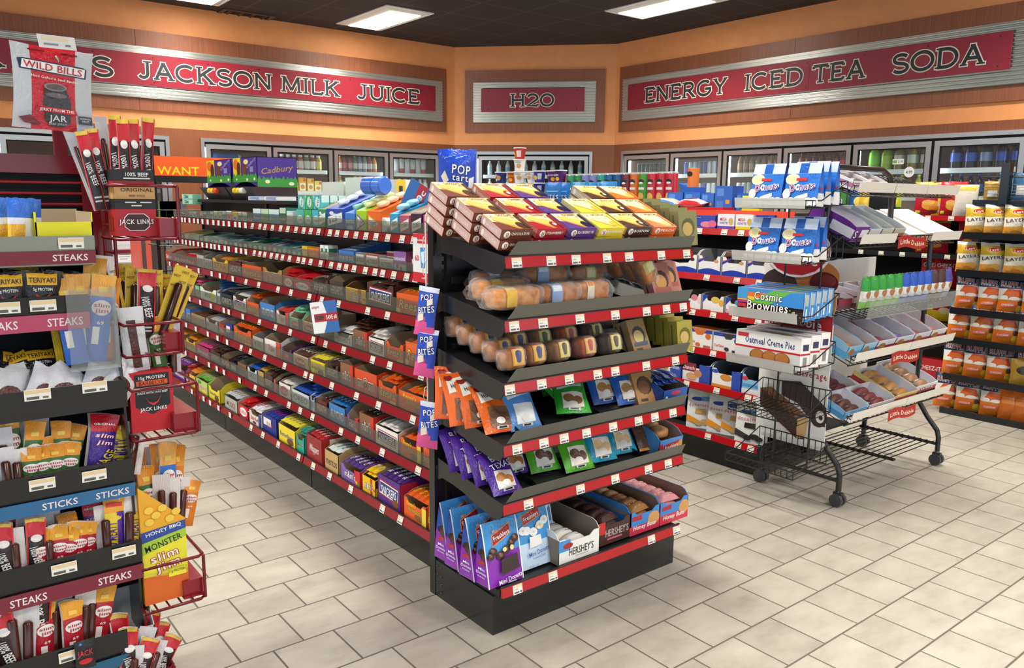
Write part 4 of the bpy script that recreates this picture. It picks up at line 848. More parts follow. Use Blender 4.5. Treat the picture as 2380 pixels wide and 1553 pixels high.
for i, (p0, p1, c, t, h) in enumerate(G1):
    y1 = ypx(p0, xf+.01, z+.02); y0 = ypx(p1, xf+.01, z+.02); w = y1-y0-.002
    if t: m = gumpack(w, .14, h, c, t, '#fff', '#1c3a6a', top='#dcebe8' if i % 2 else '#cfe0c0')
    else:
        m = gumpack(w, .16, h, c, None, lab=None, top='#e8eee9' if i % 3 else None)
        face(m, 'f', w, .16, h, [R(.1, .2, .9, .5, '#e6efec'), EL(.5, .4, .3, .14, ('#7c4a8a', '#3f9a8a', '#c8487a', '#4a6fb8')[i % 4])])
    cw = {'#3f7d83': 'teal', '#6a99a8': 'grey-blue', '#3b5c7c': 'navy', '#d8867d': 'salmon', '#dfe7e2': 'white', '#c9dccf': 'pale green', '#d0517e': 'pink', '#e4ece6': 'white', '#b8564f': 'brick red', '#4e9f8e': 'green', '#4f74b4': 'blue', '#b6d37e': 'lime', '#c5d99a': 'pale lime', '#4a78b8': 'blue', '#e07a4a': 'orange', '#e9cc54': 'yellow', '#3a5c52': 'dark green', '#58a266': 'green', '#39544c': 'black-green', '#2f74c6': 'blue', '#3f9a4c': 'green', '#2ba3c0': 'aqua', '#2c6a5c': 'dark green', '#d9dde2': 'white'}[c]
    single('gum_box', m, f'{cw} gum box, {nth(i)} from the aisle end on the top gum shelf', 'gum box', (xf+.012+(.07 if t else .08), (y0+y1)/2, zz), -PI/2, 'gum boxes on the top gum shelf')
# tall blister packs and dispensers nearer the endcap
TALL = [(682, 699, 'b', '#5cc0b4', 'Extra'), (700, 717, 'b', '#49b86a', 'Extra'), (718, 737, 'b', '#4fc0d0', 'Extra'), (739, 757, 's', '#2f8a4c', 'Ice', .115), (759, 798, 's', '#2446a4', 'Ice', .12), (801, 825, 's', '#3a7cd0', 'mentos', .10), (827, 851, 's', '#a4cc2c', 'Trident', .115), (853, 884, 's', '#ec6a1e', 'Trident', .115), (905, 925, 's', '#2c9ed0', 'VIBES', .105), (928, 951, 's', '#b4566a', 'CUBES', .10), (954, 980, 's', '#3a1c34', 'CUBES', .11), (983, 1003, 's', '#d83f96', 'CUBES', .105)]
CN_ = {'#5cc0b4': 'mint', '#49b86a': 'green', '#4fc0d0': 'aqua', '#2f8a4c': 'green mint', '#2446a4': 'large dark blue mint', '#3a7cd0': 'blue', '#a4cc2c': 'lime and purple', '#ec6a1e': 'orange', '#2c9ed0': 'blue splashed', '#b4566a': 'dusty red', '#3a1c34': 'dark plum', '#d83f96': 'hot pink'}
for i, q in enumerate(TALL):
    p0, p1, kd, c, t = q[:5]; y1 = ypx(p0, xf+.01, z+.02); y0 = max(ypx(p1, xf+.01, z+.02), GY0+.045); w = y1-y0-.003; Y = (y0+y1)/2
    if kd == 'b':
        m = MB()
        for k in range(3): # stacked round-cornered blister packs, two rows
            m.box(-w/2, w/2, -.07+.045*k, -.03+.045*k, 0, .09, M(c, 'gloss')).box(-w/2, w/2, -.06+.045*k, -.02+.045*k, .093, .16, M(c, 'gloss'))
        draw(m, plane((-w/2, -.07, 0), (w, 0, 0), (0, 0, .09)), w, .09, [EL(.5, .45, .42, .25, '#e7f4f0'), TX('3 extra', .5, .45, .16, '#2a5c8c', .7)], kind='gloss')
        draw(m, plane((-w/2, -.06, .093), (w, 0, 0), (0, 0, .067)), w, .067, [EL(.5, .5, .3, .4, '#dff3ec'), TX(t, .5, .5, .3, '#1d6a52', .75, rot=70)], kind='gloss')
        for k in range(3): draw(m, plane((w/2, -.06+.045*k, .093), (0, .04, 0), (0, 0, .067)), .04, .067, [R(0, .5, 1, 1, '#cfe9e6')], kind='gloss')
        nm = f'{CN_[c]} clear-topped gum blister stack on the top gum shelf'
    else:
        hb = q[5]; hf = hb*.52
        f = [PG([(.08, .2), (.92, .42), (.92, .85), (.08, .62)], '#f4f4f0'), TX(t, .5, .54, .2, {'Trident': '#5a3a8c', 'mentos': '#2a50a0'}.get(t, '#26324a'), .7, rot=14)] if t != 'mentos' else [TX(t, .5, .6, .3, '#f6f8fb', .85), EL(.5, .2, .3, .16, '#a8d4f0')]
        if t == 'Trident': f = [PG([(.08, .1), (.08, .85), (.9, .45)], '#7a4aa4' if c == '#a4cc2c' else '#f0b41e'), PG([(.13, .2), (.13, .75), (.78, .45)], '#f6f6f2'), TX(t, .42, .5, .2, '#4a3a7c', .55), TX('VIBES', .36, .33, .12, '#4a3a7c', .3)]
        if c in ('#2446a4', '#2f8a4c'): f += [EL(.3+.2*k, .8-.1*k, .13, .09, '#dfe9f2') for k in range(3)]
        hb *= 1.38; hf = hb*.6; m = slantbox(w, .17, hb, hf, c, f, '#7a6a52' if t not in ('Trident', 'mentos') and c not in ('#2446a4', '#2c9ed0') else c, [PG([(.1, 0), (.5, 0), (.7, 1), (.4, 1)], {'#ec6a1e': '#f0b41e', '#a4cc2c': '#8fb81c'}.get(c, c))])
        if c == '#2446a4': draw(m, plane((w/2, -.085, 0), (0, .17, 0), (0, 0, hf)), .17, hf, [EL(.75, .5, .14, .3, '#dfe6f2'), EL(.75, .5, .11, .24, '#2446a4')])
        nm = f'{CN_[c]} sloping gum dispenser box on the top gum shelf'
        if t in ('mentos', 'Trident', 'VIBES') or c == '#2446a4':
            for k in range(3):
                g = rbox(MB(), min(.06, w*.8), .05, .024, M({'mentos': '#7fd0b0', 'Trident': '#dfe6a8' if c == '#a4cc2c' else '#eec8a0', 'VIBES': '#8fd0ea'}.get(t, '#cfe0f0'), 'film'), .7, bump=.12)
                pz = hf+(hb-hf)*(.25+.3*k)
                tag(g.build('gum_pouch', None, (xf+.012+.085+(-.085+.17*(.25+.3*k)), Y+.012*(k-1)*(w > .06), zz+pz+.004), -PI/2, (math.atan2(hb-hf, .17), 0, -PI/2)), f'shiny gum pouch lying in the {CN_[c]} dispenser', 'gum pouch', f'gum pouches in the {CN_[c]} dispenser')
    single('gum_dispenser' if kd == 's' else 'gum_blister', m, nm, 'gum', (xf+.012+.085, Y, zz), -PI/2, 'gum dispensers on the top gum shelf')
def tub(c1, c2, h=.07, r=.034):
    m = MB().lathe([(r*.9, 0), (r, .006), (r, h*.55), (r*.96, h*.55), (r*.96, h*.62), (r*1.02, h*.62), (r*1.02, h*.95), (r*.9, h)], [M(c1, 'gloss')]*4+[M(c2, 'gloss')]*3, 16); return m
single('gum_tub', tub('#43b88a', '#2fae7a'), 'round green gum tub in front of the dark blue mint box', 'gum tub', (xf+.045, ypx(790, xf+.03, z+.03), zz), 0)
single('gum_tub', tub('#cfd8d4', '#5fbf6a', .09, .034), 'clear gum tub with green lid, lying between orange and splashed blue boxes', 'gum tub', (xf+.02, ypx(894, xf+.03, z+.03), zz+.036), 0, rot=(0, PI/2, .25))
single('gum_tub', tub('#2f62c4', '#3f74d8', .13, .04), 'big blue gum tub lying on the lime and orange gum boxes', 'gum tub', (1.74, ypx(876, 1.76, 1.42)+.06, 1.452), 0, rot=(PI/2, 0, .2))
# white goods standing behind the gum on the top cap
for i, (p0, p1, h) in enumerate(((748, 800, .10), (802, 850, .12), (855, 922, .105))):
    y1 = ypx(p0, 1.9, 1.42); y0 = ypx(p1, 1.9, 1.42); m = carton(y1-y0-.01, .1, h, '#ece8df', [R(.0, .0, 1, .1, '#d8d2c4')], r=[R(.1, .2, .5, .8, '#8a7a5a')] if i < 2 else [R(.0, .0, .5, 1, '#efc23a'), TX('1', .25, .5, .5, '#333', .2)])
    single('paper_carton', m, f'{("cream", "tall cream", "long cream and yellow-ended")[i]} carton standing behind the gum on the gondola top', 'carton', (1.95, (y0+y1)/2, 1.3785), -PI/2, 'cream cartons behind the gum')
# second gum shelf: long flat display boxes seen end-on
z, xf = LEV[1]; zz = z-.0075
C2 = ['#c886b4', '#8c5a8c', '#d8c85a', '#d9d2c0', '#b8d0c0', '#28487c', '#c3d6c4', '#8fb4a8', '#6f9fb8', '#c9dde0', '#54707a', '#2a6a5a', '#3f7d9c', '#39524e', '#3c4a5c', '#2f8a5a', '#2a9a6a', '#2f9ca8', '#3a8a54', '#b0485a', '#3f86c4', '#3fa07a', '#57b0c0', '#43707c', '#6fb4c4', '#2f94a4']
W2 = ['pink', 'mauve', 'yellow', 'beige', 'pale green', 'navy', 'sage', 'grey-green', 'sky', 'ice blue', 'slate', 'dark teal', 'steel blue', 'black-green', 'graphite', 'green', 'bright green', 'turquoise', 'leaf green', 'rose', 'blue', 'sea green', 'aqua', 'petrol', 'light aqua', 'teal']
pp = [405+(700-405)*(k/26) for k in range(27)]
for i in range(26):
    y1 = ypx(pp[i], xf+.01, z+.02); y0 = ypx(pp[i+1], xf+.01, z+.02); w = y1-y0-.002; h = .042+.012*random.random()
    m = MB().hexa([(-w/2, -.085, 0), (w/2, -.085, 0), (w/2, .085, 0), (-w/2, .085, 0)], [(-w/2, -.085, h*.8), (w/2, -.085, h*.8), (w/2, .085, h*1.25), (-w/2, .085, h*1.25)], M(C2[i], 'gloss'))
    draw(m, plane((-w/2, -.085, 0), (w, 0, 0), (0, 0, h*.8)), w, h*.8, [EL(.5, .5, .35, .3, ('#e6ecec', '#cfe3ea', '#eef0e4', '#9ac8b8')[i % 4]), R(.1, .0, .9, .18, '#dde6e6')], kind='gloss')
    tp = plane((-w/2, -.085, h*.8), (w, 0, 0), (0, .17, h*.45)); draw(m, tp, w, .17, [R(.0, .75, 1, 1, '#e4ecec'), R(.12, .1, .88, .5, ('#dfe8ea', '#2c3a44', '#3f9a6a', '#e9efe9')[i % 4])], kind='gloss')
    single('gum_box', m, f'{W2[i]} flat gum box, {nth(i)} from the aisle end of the second gum shelf', 'gum box', (xf+.012+.085, (y0+y1)/2, zz), -PI/2, 'flat gum boxes on the second gum shelf')
def at2(p0, p1): y1 = ypx(p0, xf+.01, z+.02); y0 = ypx(p1, xf+.01, z+.02); return (y0+y1)/2, y1-y0-.003
Y, w = at2(701, 714); single('gum_box', carton(w, .16, .06, '#efc233', [R(.1, .2, .9, .6, '#f6dc7a')], kind='gloss'), 'yellow translucent gum box beside the orange one, second gum shelf', 'gum box', (xf+.092, Y, zz), -PI/2)
Y, w = at2(716, 740); single('gum_box', carton(w, .16, .055, '#ee8a3c', [R(.1, .2, .9, .6, '#f3a864')], t=[R(.1, .1, .9, .9, '#e9e2d8')], kind='gloss'), 'orange translucent gum box on the second gum shelf', 'gum box', (xf+.092, Y, zz), -PI/2)
for i in range(2):
    Y, w = at2(742+i*10, 751+i*10); single('mint_tin', carton(w, .05, .075, '#eef0ee', [R(.2, .55, .8, .8, '#2c7a5c'), R(.2, .2, .8, .4, '#c8d0cc')], r=[R(.1, .3, .9, .8, '#2f7a5c')]), f'slim white and green mint box, {("further", "nearer")[i]} of two on the second gum shelf', 'mint box', (xf+.04, Y, zz), -PI/2)
Y, w = at2(764, 783)
for i in range(3): single('gum_roll', MB().lathe([(.011, 0), (.012, .003), (.012, .12), (.011, .124)], [M('#d9a8c4', 'gloss'), M(('#7a5ab4', '#c884b8', '#5a6ac0')[i], 'gloss'), M('#e3c8dc', 'gloss')], 10), f'{("violet", "pink", "blue-violet")[i]} mint roll lying crosswise beside the blue mint box', 'mint roll', (xf+.05+.034*i, Y+.06, zz+.0125+.0*i), 0, rot=(PI/2, 0, 0))
Y, w = at2(786, 822); m = slantbox(w, .19, .10, .062, '#3f78c4', [R(0, 0, 1, .35, '#57a0dc'), TX('mentos', .5, .55, .42, '#f7f9fb', .92, o='#2a4aa0')], '#5a94d8', [R(0, 0, 1, .35, '#57a0dc')]); draw(m, plane((-w/2, -.095, .062), (w, 0, 0), (0, .19, .038)), w, .19, [EL(.2+.2*(k % 4), .15+.2*(k//4), .08, .07, '#e6eef4') for k in range(16)])
single('mint_box', m, 'blue mint roll box with white letters on the second gum shelf', 'mint box', (xf+.107, Y, zz), -PI/2)
for i, (p0, p1, c, c2, lk) in enumerate(((824, 845, '#c9ccc9', '#6f7470', 'silver grey'), (847, 878, '#d8d2c8', '#9a3a36', 'white and red-edged'))):
    Y, w = at2(p0, p1); m = carton(w, .17, .06, c, [R(0, 0, 1, .1, c2), R(0, .9, 1, 1, c2), R(0, 0, .06, 1, c2), R(.94, 0, 1, 1, c2), TX('ALTOIDS', .5, .5, .34, '#3a3a3a', .76)], t=[R(.05, .05, .95, .95, '#dedcd8'), R(.1, .1, .9, .5, c2)], r=[R(.05, .1, .95, .9, '#bdbbb6')])
    single('mint_tin_box', m, f'{lk} mint tin display box on the second gum shelf', 'mint box', (xf+.1, Y, zz), -PI/2)
Y, w = at2(880, 912); m = carton(w, .17, .05, '#b9b9b4', [TX('ALTOIDS', .5, .5, .4, '#2c2c2c', .8)], t=[R(.1, .1, .9, .9, '#4a4a4c')], r=[TX('ALT', .3, .5, .5, '#222', .3)]); single('mint_tin_box', m, 'grey mint tin box below the slim red one', 'mint box', (xf+.1, Y, zz), -PI/2)
single('mint_tin', carton(.075, .11, .026, '#d8cfc8', t=[R(.05, .05, .95, .95, '#e9e4de')], f=[R(0, .2, 1, .8, '#b8343c')], l=[R(0, .2, 1, .8, '#b8343c')], r=[R(0, .2, 1, .8, '#b8343c')]), 'flat red and white mint tin on top of the grey tin box', 'mint tin', (xf+.11, Y+.03, zz+.0505), -PI/2)
Y, w = at2(913, 942); m = slantbox(w, .17, .105, .085, '#8a5a9c', [R(0, 0, 1, .4, '#9fc4e0'), EL(.3, .3, .1, .1, '#c8323c'), EL(.6, .2, .1, .1, '#c8323c'), TX('BREAKERS', .5, .65, .15, '#f6f2f8', .85)], '#6b5a4c', [R(0, 0, 1, 1, '#a04a6c')]); single('mint_box', m, 'purple and cherry mint box with a notched top beside the hanging price card', 'mint box', (xf+.1, Y, zz), -PI/2)
Y, w = at2(944, 960); single('gum_tub', tub('#3fa070', '#e9efe9', .06, .033), 'round white and green mint tub half behind the price card', 'gum tub', (xf+.06, Y, zz), 0)
Y, w = at2(965, 1002); m = slantbox(w, .17, .08, .06, '#3a3a44', [R(.1, .2, .9, .7, '#5a6a9c')]); single('mint_box', m, 'dark mint box behind the hanging red and white price card', 'mint box', (xf+.1, Y, zz), -PI/2)
# hanging red and white price card
p = onx(978, 600, 1.64); m = MB().box(-.055, .055, -.0015, 0, -.093, .093, WHITE)
draw(m, plane((-.055, -.0015, -.093), (.11, 0, 0), (0, 0, .186)), .11, .186, [R(0, .8, 1, 1, '#d6202e'), R(0, 0, 1, .2, '#d6202e'), R(.02, .74, .3, .92, '#e9eaea'), TX('60', .27, .5, .12, '#d6202e', .26), PG([(.55, .3), (.78, .3), (.9, .72), (.5, .72)], '#3f8fd0'), PG([(.6, .42), (.76, .38), (.8, .66), (.56, .62)], '#e6f2fa'), TX('SUPERSIZE', .62, .87, .04, '#fff', .6), TX('refill', .75, .1, .05, '#fff', .3)])
single('price_card', m, 'red and white hanging price card on the second gum shelf by the endcap', 'price card', p, -PI/2)
def shelf_talker(label, p, w, h, rz, tilt, ops, col='#2f6ab0'):
    m = MB().box(-w/2, w/2, -.001, 0, -h/2, h/2, M(col)); draw(m, plane((-w/2, -.001, -h/2), (w, 0, 0), (0, 0, h)), w, h, ops)
    return single('shelf_talker', m, label, 'price card', p, rot=(0, tilt, rz))
shelf_talker('blue and white savings card sticking out from the fourth candy shelf', onx(755, 737, 1.575), .165, .145, -PI/2+.35, -.17, [PG([(0, 0), (.4, 0), (.55, .3), (.6, .6), (.5, 1), (0, 1)], '#eef0f2'), R(.1, .36, 1, .62, '#b3202c'), TX('SAVE 60', .76, .49, .13, '#fff', .4), R(.14, .42, .46, .56, '#5a2a2a'), TX('ampm', .2, .85, .1, '#c8323a', .28)])
shelf_talker('blue savings card standing above the plum gum boxes near the endcap', onx(975, 466, 1.80), .155, .13, -PI/2+.45, .5, [R(.32, 0, .62, 1, '#b3202c'), TX('60c', .47, .55, .22, '#fff', .5, rot=80), R(.66, .1, .95, .9, '#4f86c4')])
# bagged bites hanging on the clip strip
def bitebag(w=.075, h=.165):
    m = bag(w, h, .03, lambda u, v: '#e85a9c' if v < .3 + .15*math.sin(u*5) else ('#2d4fc0' if v < .93 else '#dfe3f4'), [TX('POP', .5, .8, .12, '#fff', .6, rot=12, o='#20378c'), TX('BITES', .55, .55, .13, '#fff', .8, rot=12, o='#20378c'), PG([(.2, .28), (.5, .34), (.46, .5), (.16, .44)], '#f1e6d2'), PG([(.6, .62), (.85, .68), (.8, .8), (.56, .74)], '#f4ead8')], '#2d3f9c', sd=4)
    return m.mesh('pastry_bag')
BB = bitebag()
for i, (px, py) in enumerate(((984, 722), (984, 818), (991, 985))):
    o = bpy.data.objects.new('pastry_bag', BB); COL.objects.link(o); q = onx(px, py, 1.405); o.location = (q.x, q.y, q.z-.085); o.rotation_euler = (.05*(i-1), .12, -PI/2+.55+.1*i)
    tag(o, f'blue and pink pastry bites bag, {("topmost", "middle", "lowest")[i]} of three hanging on the corner clip strip', 'snack bag', 'pastry bites bags on the corner clip strip')
# gondola top: egg cartons, gum packs
for i, (p0, p1) in enumerate(((483, 541), (544, 601))):
    pz = 1.40
    y1 = ypx(p0, 1.74, pz); y0 = ypx(p1, 1.74, pz); w, d, h, h0 = (y1-y0)*.96, .24, .17, .075
    rz = -PI/2+.0; t = thing('candy_display_box', f'purple and yellow chocolate egg display box with green grass band, {("further", "nearer")[i]} of two', 'display box', (1.74+d/2, (y0+y1)/2, 1.379), rz, 'chocolate egg display boxes')
    up = MB(); a, b = w/2, d/2
    top = [(-a, h0), (-a*.9, h0+.005), (-a*.45, h0+.026), (0, h0+.03), (a*.45, h0+.024), (a, h0), (a, h0+h), (-a, h0+h)]
    up.slab([(x, -b, z) for x, z in top], (0, -1, 0), .003, M('#4a2f92')); up.box(a-.003, a, -b, b, h0, h0+h, M('#4a2f92')); up.box(-a, -a+.003, -b, b, h0, h0+h, M('#4a2f92')); up.box(-a, a, b-.003, b, 0, h0+h, M('#4a2f92'))
    up.slab([(-a, -b, h0+h), (a, -b, h0+h), (a, b, h0+h), (-a, b, h0+h)], (0, 0, 1), .003, M('#4a2f92'))
    gr = [(0, 0)] + [(k/20, .26+.09*(k % 2)+.03*math.sin(k*2.1)) for k in range(21)] + [(1, 0)]
    draw(up, plane((-a, -b, h0+.028), (w, 0, 0), (0, 0, h-.028)), w, h-.028, [R(0, 0, .33, 1, '#f2cf1e'), EL(.12, .74, .11, .22, '#e8701e'), EL(.24, .5, .08, .34, '#4a2716'), EL(.5, .55, .1, .34, '#6b3a22'), EL(.56, .82, .1, .1, '#f0e2a4'), TX('Cadbury', .78, .78, .12, '#b9a3d8', .4, rot=20, sh=.2), R(.72, .4, .86, .62, '#8f83b4'), PG(gr, '#3f9a3c'), EL(.15, .12, .03, .05, '#e9efc8'), EL(.6, .1, .04, .06, '#f3efc4'), EL(.9, .12, .04, .06, '#e9efc8')])
    draw(up, plane((a, -b, h0), (0, d, 0), (0, 0, h)), d, h, [TX('Cadbury', .5, .6, .2, '#b9924e', .8, sh=.3, rot=8), PG(gr, '#3f9a3c'), EL(.25, .18, .06, .06, '#f3efc4'), EL(.85, .12, .07, .06, '#e9efc8')])
    part('printed_top', up, t)
    lo = MB(); lo.box(-a, a, -b, b, 0, .003, M('#3a2a2c')); lo.slab([(-a, -b, 0), (a, -b, 0), (a+.01, -b-.05, h0), (-a-.01, -b-.05, h0)], (0, -1, .4), .003, M('#2a2024')); lo.slab([(a, -b, 0), (a, b, 0), (a, b, h0), (a+.008, -b-.05, h0)], (1, 0, 0), .003, M('#3b2a2e')); lo.slab([(-a, b, 0), (-a, -b, 0), (-a-.008, -b-.05, h0), (-a, b, h0)], (-1, 0, 0), .003, M('#8a7258'))
    part('open_drawer', lo, t)
    for k in range(6):
        e = rbox(MB(), .05, .036, .034, M('#f0c826' if k % 3 else ('#e8541e' if i == 0 else '#e9e6e2'), 'film'), .8)
        tag(e.build('chocolate_egg', None, (1.74-.045+.022*(k % 2), (y0+y1)/2 + (-.08+.032*k)*(1), 1.379+.036+.006*(k % 2)), .3*k), f'foil-wrapped chocolate egg in the {("further", "nearer")[i]} purple display box', 'chocolate egg', f'eggs in the {("further", "nearer")[i]} purple box')
for i, zb_ in enumerate((0, .034)):
    p = onx(447, 476, 1.69); m = carton(.17, .06, .033, '#8fd0b0', [R(.0, .0, .08, 1, '#cfe8dc'), EL(.3, .5, .07, .34, '#22365c'), EL(.3, .5, .04, .2, '#8fd0b0'), TX('rbit', .48, .5, .5, '#22365c', .2), R(.66, .2, .95, .8, '#b9e3cf')])
    single('gum_carton', m, f'mint green gum carton, {("lower", "upper")[i]} of two stacked at the aisle end of the gum shelf', 'gum carton', (p.x-.0, p.y, 1.3785+zb_-.035), -PI/2+.1, 'mint green gum cartons')
for i, (px, py, c) in enumerate(((601, 478, '#cfd6e6'), (640, 474, '#e8ebef'))):
    p = onx(px, py, 1.74); single('gum_box', carton(.12, .12, .022, c, [R(.1, .2, .9, .8, '#8fa4d0')]), f'{("lilac", "white")[i]} flat gum box lying loose on the gondola top', 'gum box', (p.x+.03, p.y, 1.3785), -PI/2+.2)
# ================================================================ WHAT STANDS ON THE ENDCAP
def exx(px, y, z): return xpx(px, y, z)
def put(name, mesh, label, cat, loc, rot=(0, 0, 0), group=None):
    o = bpy.data.objects.new(name, mesh); COL.objects.link(o); o.location = loc; o.rotation_euler = rot
    return tag(o, label, cat, group)
# ---- pie boxes
PIES = [('chocolate', '#6b3524', '#f0c98a', '#4a2a1c', 'CHOCOLATE', '#d8b0a8'), ('strawberry cream', '#a3202c', '#f2cfa0', '#8c1f2a', 'STRAWBERRY', '#d8806c'), ('blackberry', '#5a3a7c', '#f0cf9a', '#25243c', 'BLACKBERRY', '#8a6fa8'),
        ('banana', '#e6c83a', '#f6e6a8', '#c9a83a', 'BANANA', '#efe08a'), ('boston cream', '#4a3026', '#f2d48a', '#3a2a1e', 'BOSTON', '#c8a890'), ('peach', '#e8692a', '#f6d0a0', '#e0a04a', 'PEACH', '#f0a878')]
def pie_mesh(i):
    nm, c, c2, fill, t, sd = PIES[i]; w, d, h = .119, .106, .031
    m = carton(w, d, h, c, kind='gloss')
    crust = '#e8b45e' if i not in (3, 5) else '#f3dc9a'
    face(m, 't', w, d, h, [R(0, .3, 1, 1, c2), PG([(0, 0), (1, 0), (1, .3), (.0, .5)], c), PG([(.07, .56), (.2, .80), (.88, .44), (.82, .10), (.6, .06)], '#c9893a'), PG([(.06, .62), (.2, .84), (.86, .5), (.64, .16)], crust), EL(.76, .27, .14, .19, fill), EL(.79, .31, .06, .08, '#f3efe6' if i in (1, 4) else fill), EL(.14, .86, .09, .11, '#f4ece0'), TX('JJ', .14, .86, .1, '#8a2230', .09), TX(t, .58, .88, .13, '#2e2320', .5), TX('PIE', .78, .74, .07, '#3a2a24', .1), R(.88, .08, .98, .9, fill if i < 3 else c)], kind='gloss')
    face(m, 'f', w, d, h, [R(0, 0, 1, 1, c), EL(.2, .5, .1, .38, '#f4ece0'), TX('JJ', .2, .5, .4, '#8a2230', .1), TX(t + (' PIE' if i in (0, 2) else ''), .62, .58, .3, '#f6f0ea', .58)], kind='gloss')
    face(m, 'l', w, d, h, [R(0, 0, 1, 1, sd), R(0, 0, 1, .1, c), EL(.16, .5, .07, .34, '#f4ece0'), TX(t + ' PIE', .55, .5, .34, '#f8f4f2', .6)], kind='gloss')
    return m.mesh('pie_box')
AL = math.radians(25)
colpx = [1135, 1240, 1319, 1386, 1453, 1513, 1572]
for i in range(6):
    pm = pie_mesh(i); y0 = EYF-.004
    xa, xb = exx(colpx[i], y0, 1.25), exx(colpx[i+1], y0, 1.25); X = (xa+xb)/2 if i else xb-.066
    for row in range(3):
        for lay in range(2+row if (i < 2 or row == 0) else 2):
            s = .062+.113*row - (0 if i else .006*lay); hgt = -.033*lay
            y = y0 + s*math.cos(AL) + hgt*-math.sin(AL); z = ECL[0][0] + .052 + s*math.sin(AL) + hgt*math.cos(AL)
            if row == 2 and i in (3,): continue
            lean = {0: -.12*row*(i == 0)}.get(0, 0)
            xx = X + (.012*row*(1 if i > 2 else -1)) - (.014*row if i == 0 else 0)
            if z-.01 < ez(0, y)-.03: continue
            put('pie_box', pm, f'{PIES[i][0]} pie box, {("top", "second", "third", "fourth")[lay]} layer of the {("front", "middle", "back")[row]} row', 'pie box', (xx, y, z-.004), (AL, 0, random.uniform(-.03, .03)), f'{PIES[i][0]} pie boxes on the top endcap shelf')
def winbox(c, win, w=.085, d=.05, h=.095, txt=None, dark='#5a4a34', ribbon=None):
    m = carton(w, d, h, c); pts = [(.5+.36*math.cos(k*PI/12), .52+.28*math.sin(k*PI/12)*(1 if k % 2 else .92)) for k in range(24)]
    face(m, 'f', w, d, h, [PG(pts, dark), EL(.46, .47, .28, .2, win), EL(.42, .5, .2, .12, win)] + ([R(.1, .2, .9, .32, ribbon)] if ribbon else []) + [R(.18, .06, .5, .14, dark)])
    face(m, 'l', w, d, h, [R(.3, .1, .45, .9, dark)] if not txt else [R(0, .0, 1, 1, c), TX(txt, .5, .5, .18, dark, .7, rot=90)])
    face(m, 't', w, d, h, [R(.15, .3, .6, .6, dark)]); return m
gm = winbox('#8a8a5c', '#c9a868', .10, .04, .125, dark='#5c5c3a').mesh('donut_box')
for k in range(5):
    y = EYF+.03+.043*k; put('donut_box', gm, f'olive green donut box with a cut-out window, {nth(k)} from the front, top endcap shelf', 'donut box', (exx(1592, EYF+.03, 1.26), y, ez(0, y)+.008+.004*k), (-.12, 0, 0), 'olive green donut boxes on the top endcap shelf')
# ---- bread loaves in clear wrap
CLW = clear('#ffffff', .985, .05, 1.0, .9)
def BREADM(c):
    v = lin(c); dk = '#%02x%02x%02x' % tuple(int(int(c[i:i+2], 16)*.9) for i in (1, 3, 5)); lt = '#%02x%02x%02x' % tuple(min(255, int(int(c[i:i+2], 16)*1.3)) for i in (1, 3, 5))
    return grain(dk, lt, (22, 22, 30), .45, 'baked_crust')
def loaf(w, d, h, bread, band, bx, bw, extra=(), slices=0, e=.55):
    'parts: (bread, label, wrap) meshes'
    b = rbox(MB(), w, d, h, BREADM(bread), e, nu=20, nv=10, bump=.03)
    if slices:
        for k in range(slices): x = -w*.3+w*.62*k/(slices-1); b.grid(lambda u, v, x=x: (x+.0015*(u-.5), d*.505*math.cos(PI*v), h*.5+h*.51*math.sin(PI*v)*.99), 1, 8, M('#a8763a', 'rough'))
    l = MB()
    def S(u, v, off=0):
        a = -PI*.12+PI*1.1*(1-v); k = .5
        return Vector((bx-bw/2+bw*u, -(d/2*1.03+off)*math.copysign(abs(math.cos(a))**k, math.cos(a)), h/2+(h/2*1.035+off)*math.copysign(abs(math.sin(a))**k, math.sin(a))))
    l.grid(lambda u, v: S(u, 1-v), 2, 14, M(band)); draw(l, lambda u, v, o=0: S(u, 1-v, o), bw, h*2.2, extra, off=.0008, n=4)
    c = rbox(MB(), w*1.12, d*1.1, h*1.08, CLW, .5, nu=22, nv=10, bump=.06)
    for s in (-1, 1):
        c.grid(lambda u, v: (s*(w*.52+w*.16*u), (d*.42*(1-.75*u)+.01*u)*math.cos(2*PI*v)*(1+.3*u*math.cos(8*PI*v)), h*.45+(h*.4*(1-.7*u)+.012*u)*math.sin(2*PI*v)), 3, 16, CLW)
    return b.mesh('bread'), l.mesh('label_band'), c.mesh('clear_wrap')
def put_loaf(ms, label, cat, loc, rot=(0, 0, 0), group=None, name='bread_loaf', sc=1):
    t = thing(name, label, cat, loc, group=group, rot=rot)
    for n, me in zip(('bread', 'label_band', 'clear_wrap'), ms):
        o = bpy.data.objects.new(n, me); COL.objects.link(o); o.parent = t
    return t
HB = .072
LY = loaf(.19, .095, HB, '#b8793a', '#e8b62a', -.045, .042, [R(.1, .3, .9, .45, '#f2d88a'), R(0, .62, 1, .7, '#3a4a8c'), R(.2, .5, .7, .6, '#f6f4ee')], 7)
LB = loaf(.17, .095, HB, '#a5662e', '#8fa8d0', -.04, .05, [R(.1, .15, .9, .34, '#dfe6f2'), EL(.5, .55, .36, .1, '#2a3a78'), R(.2, .68, .8, .82, '#c9d4ea')])
LO = loaf(.165, .095, HB, '#b06a30', '#e9d9c4', -.02, .03, [R(.1, .2, .9, .4, '#e08a2a'), R(.1, .5, .9, .7, '#c8402a')])
LK = loaf(.17, .09, HB, '#a8662e', '#cdb25a', .0, .05, [R(.1, .1, .9, .3, '#e6d89a'), EL(.4, .5, .3, .1, '#c03a2a'), R(.55, .62, .9, .74, '#f2efe6')])
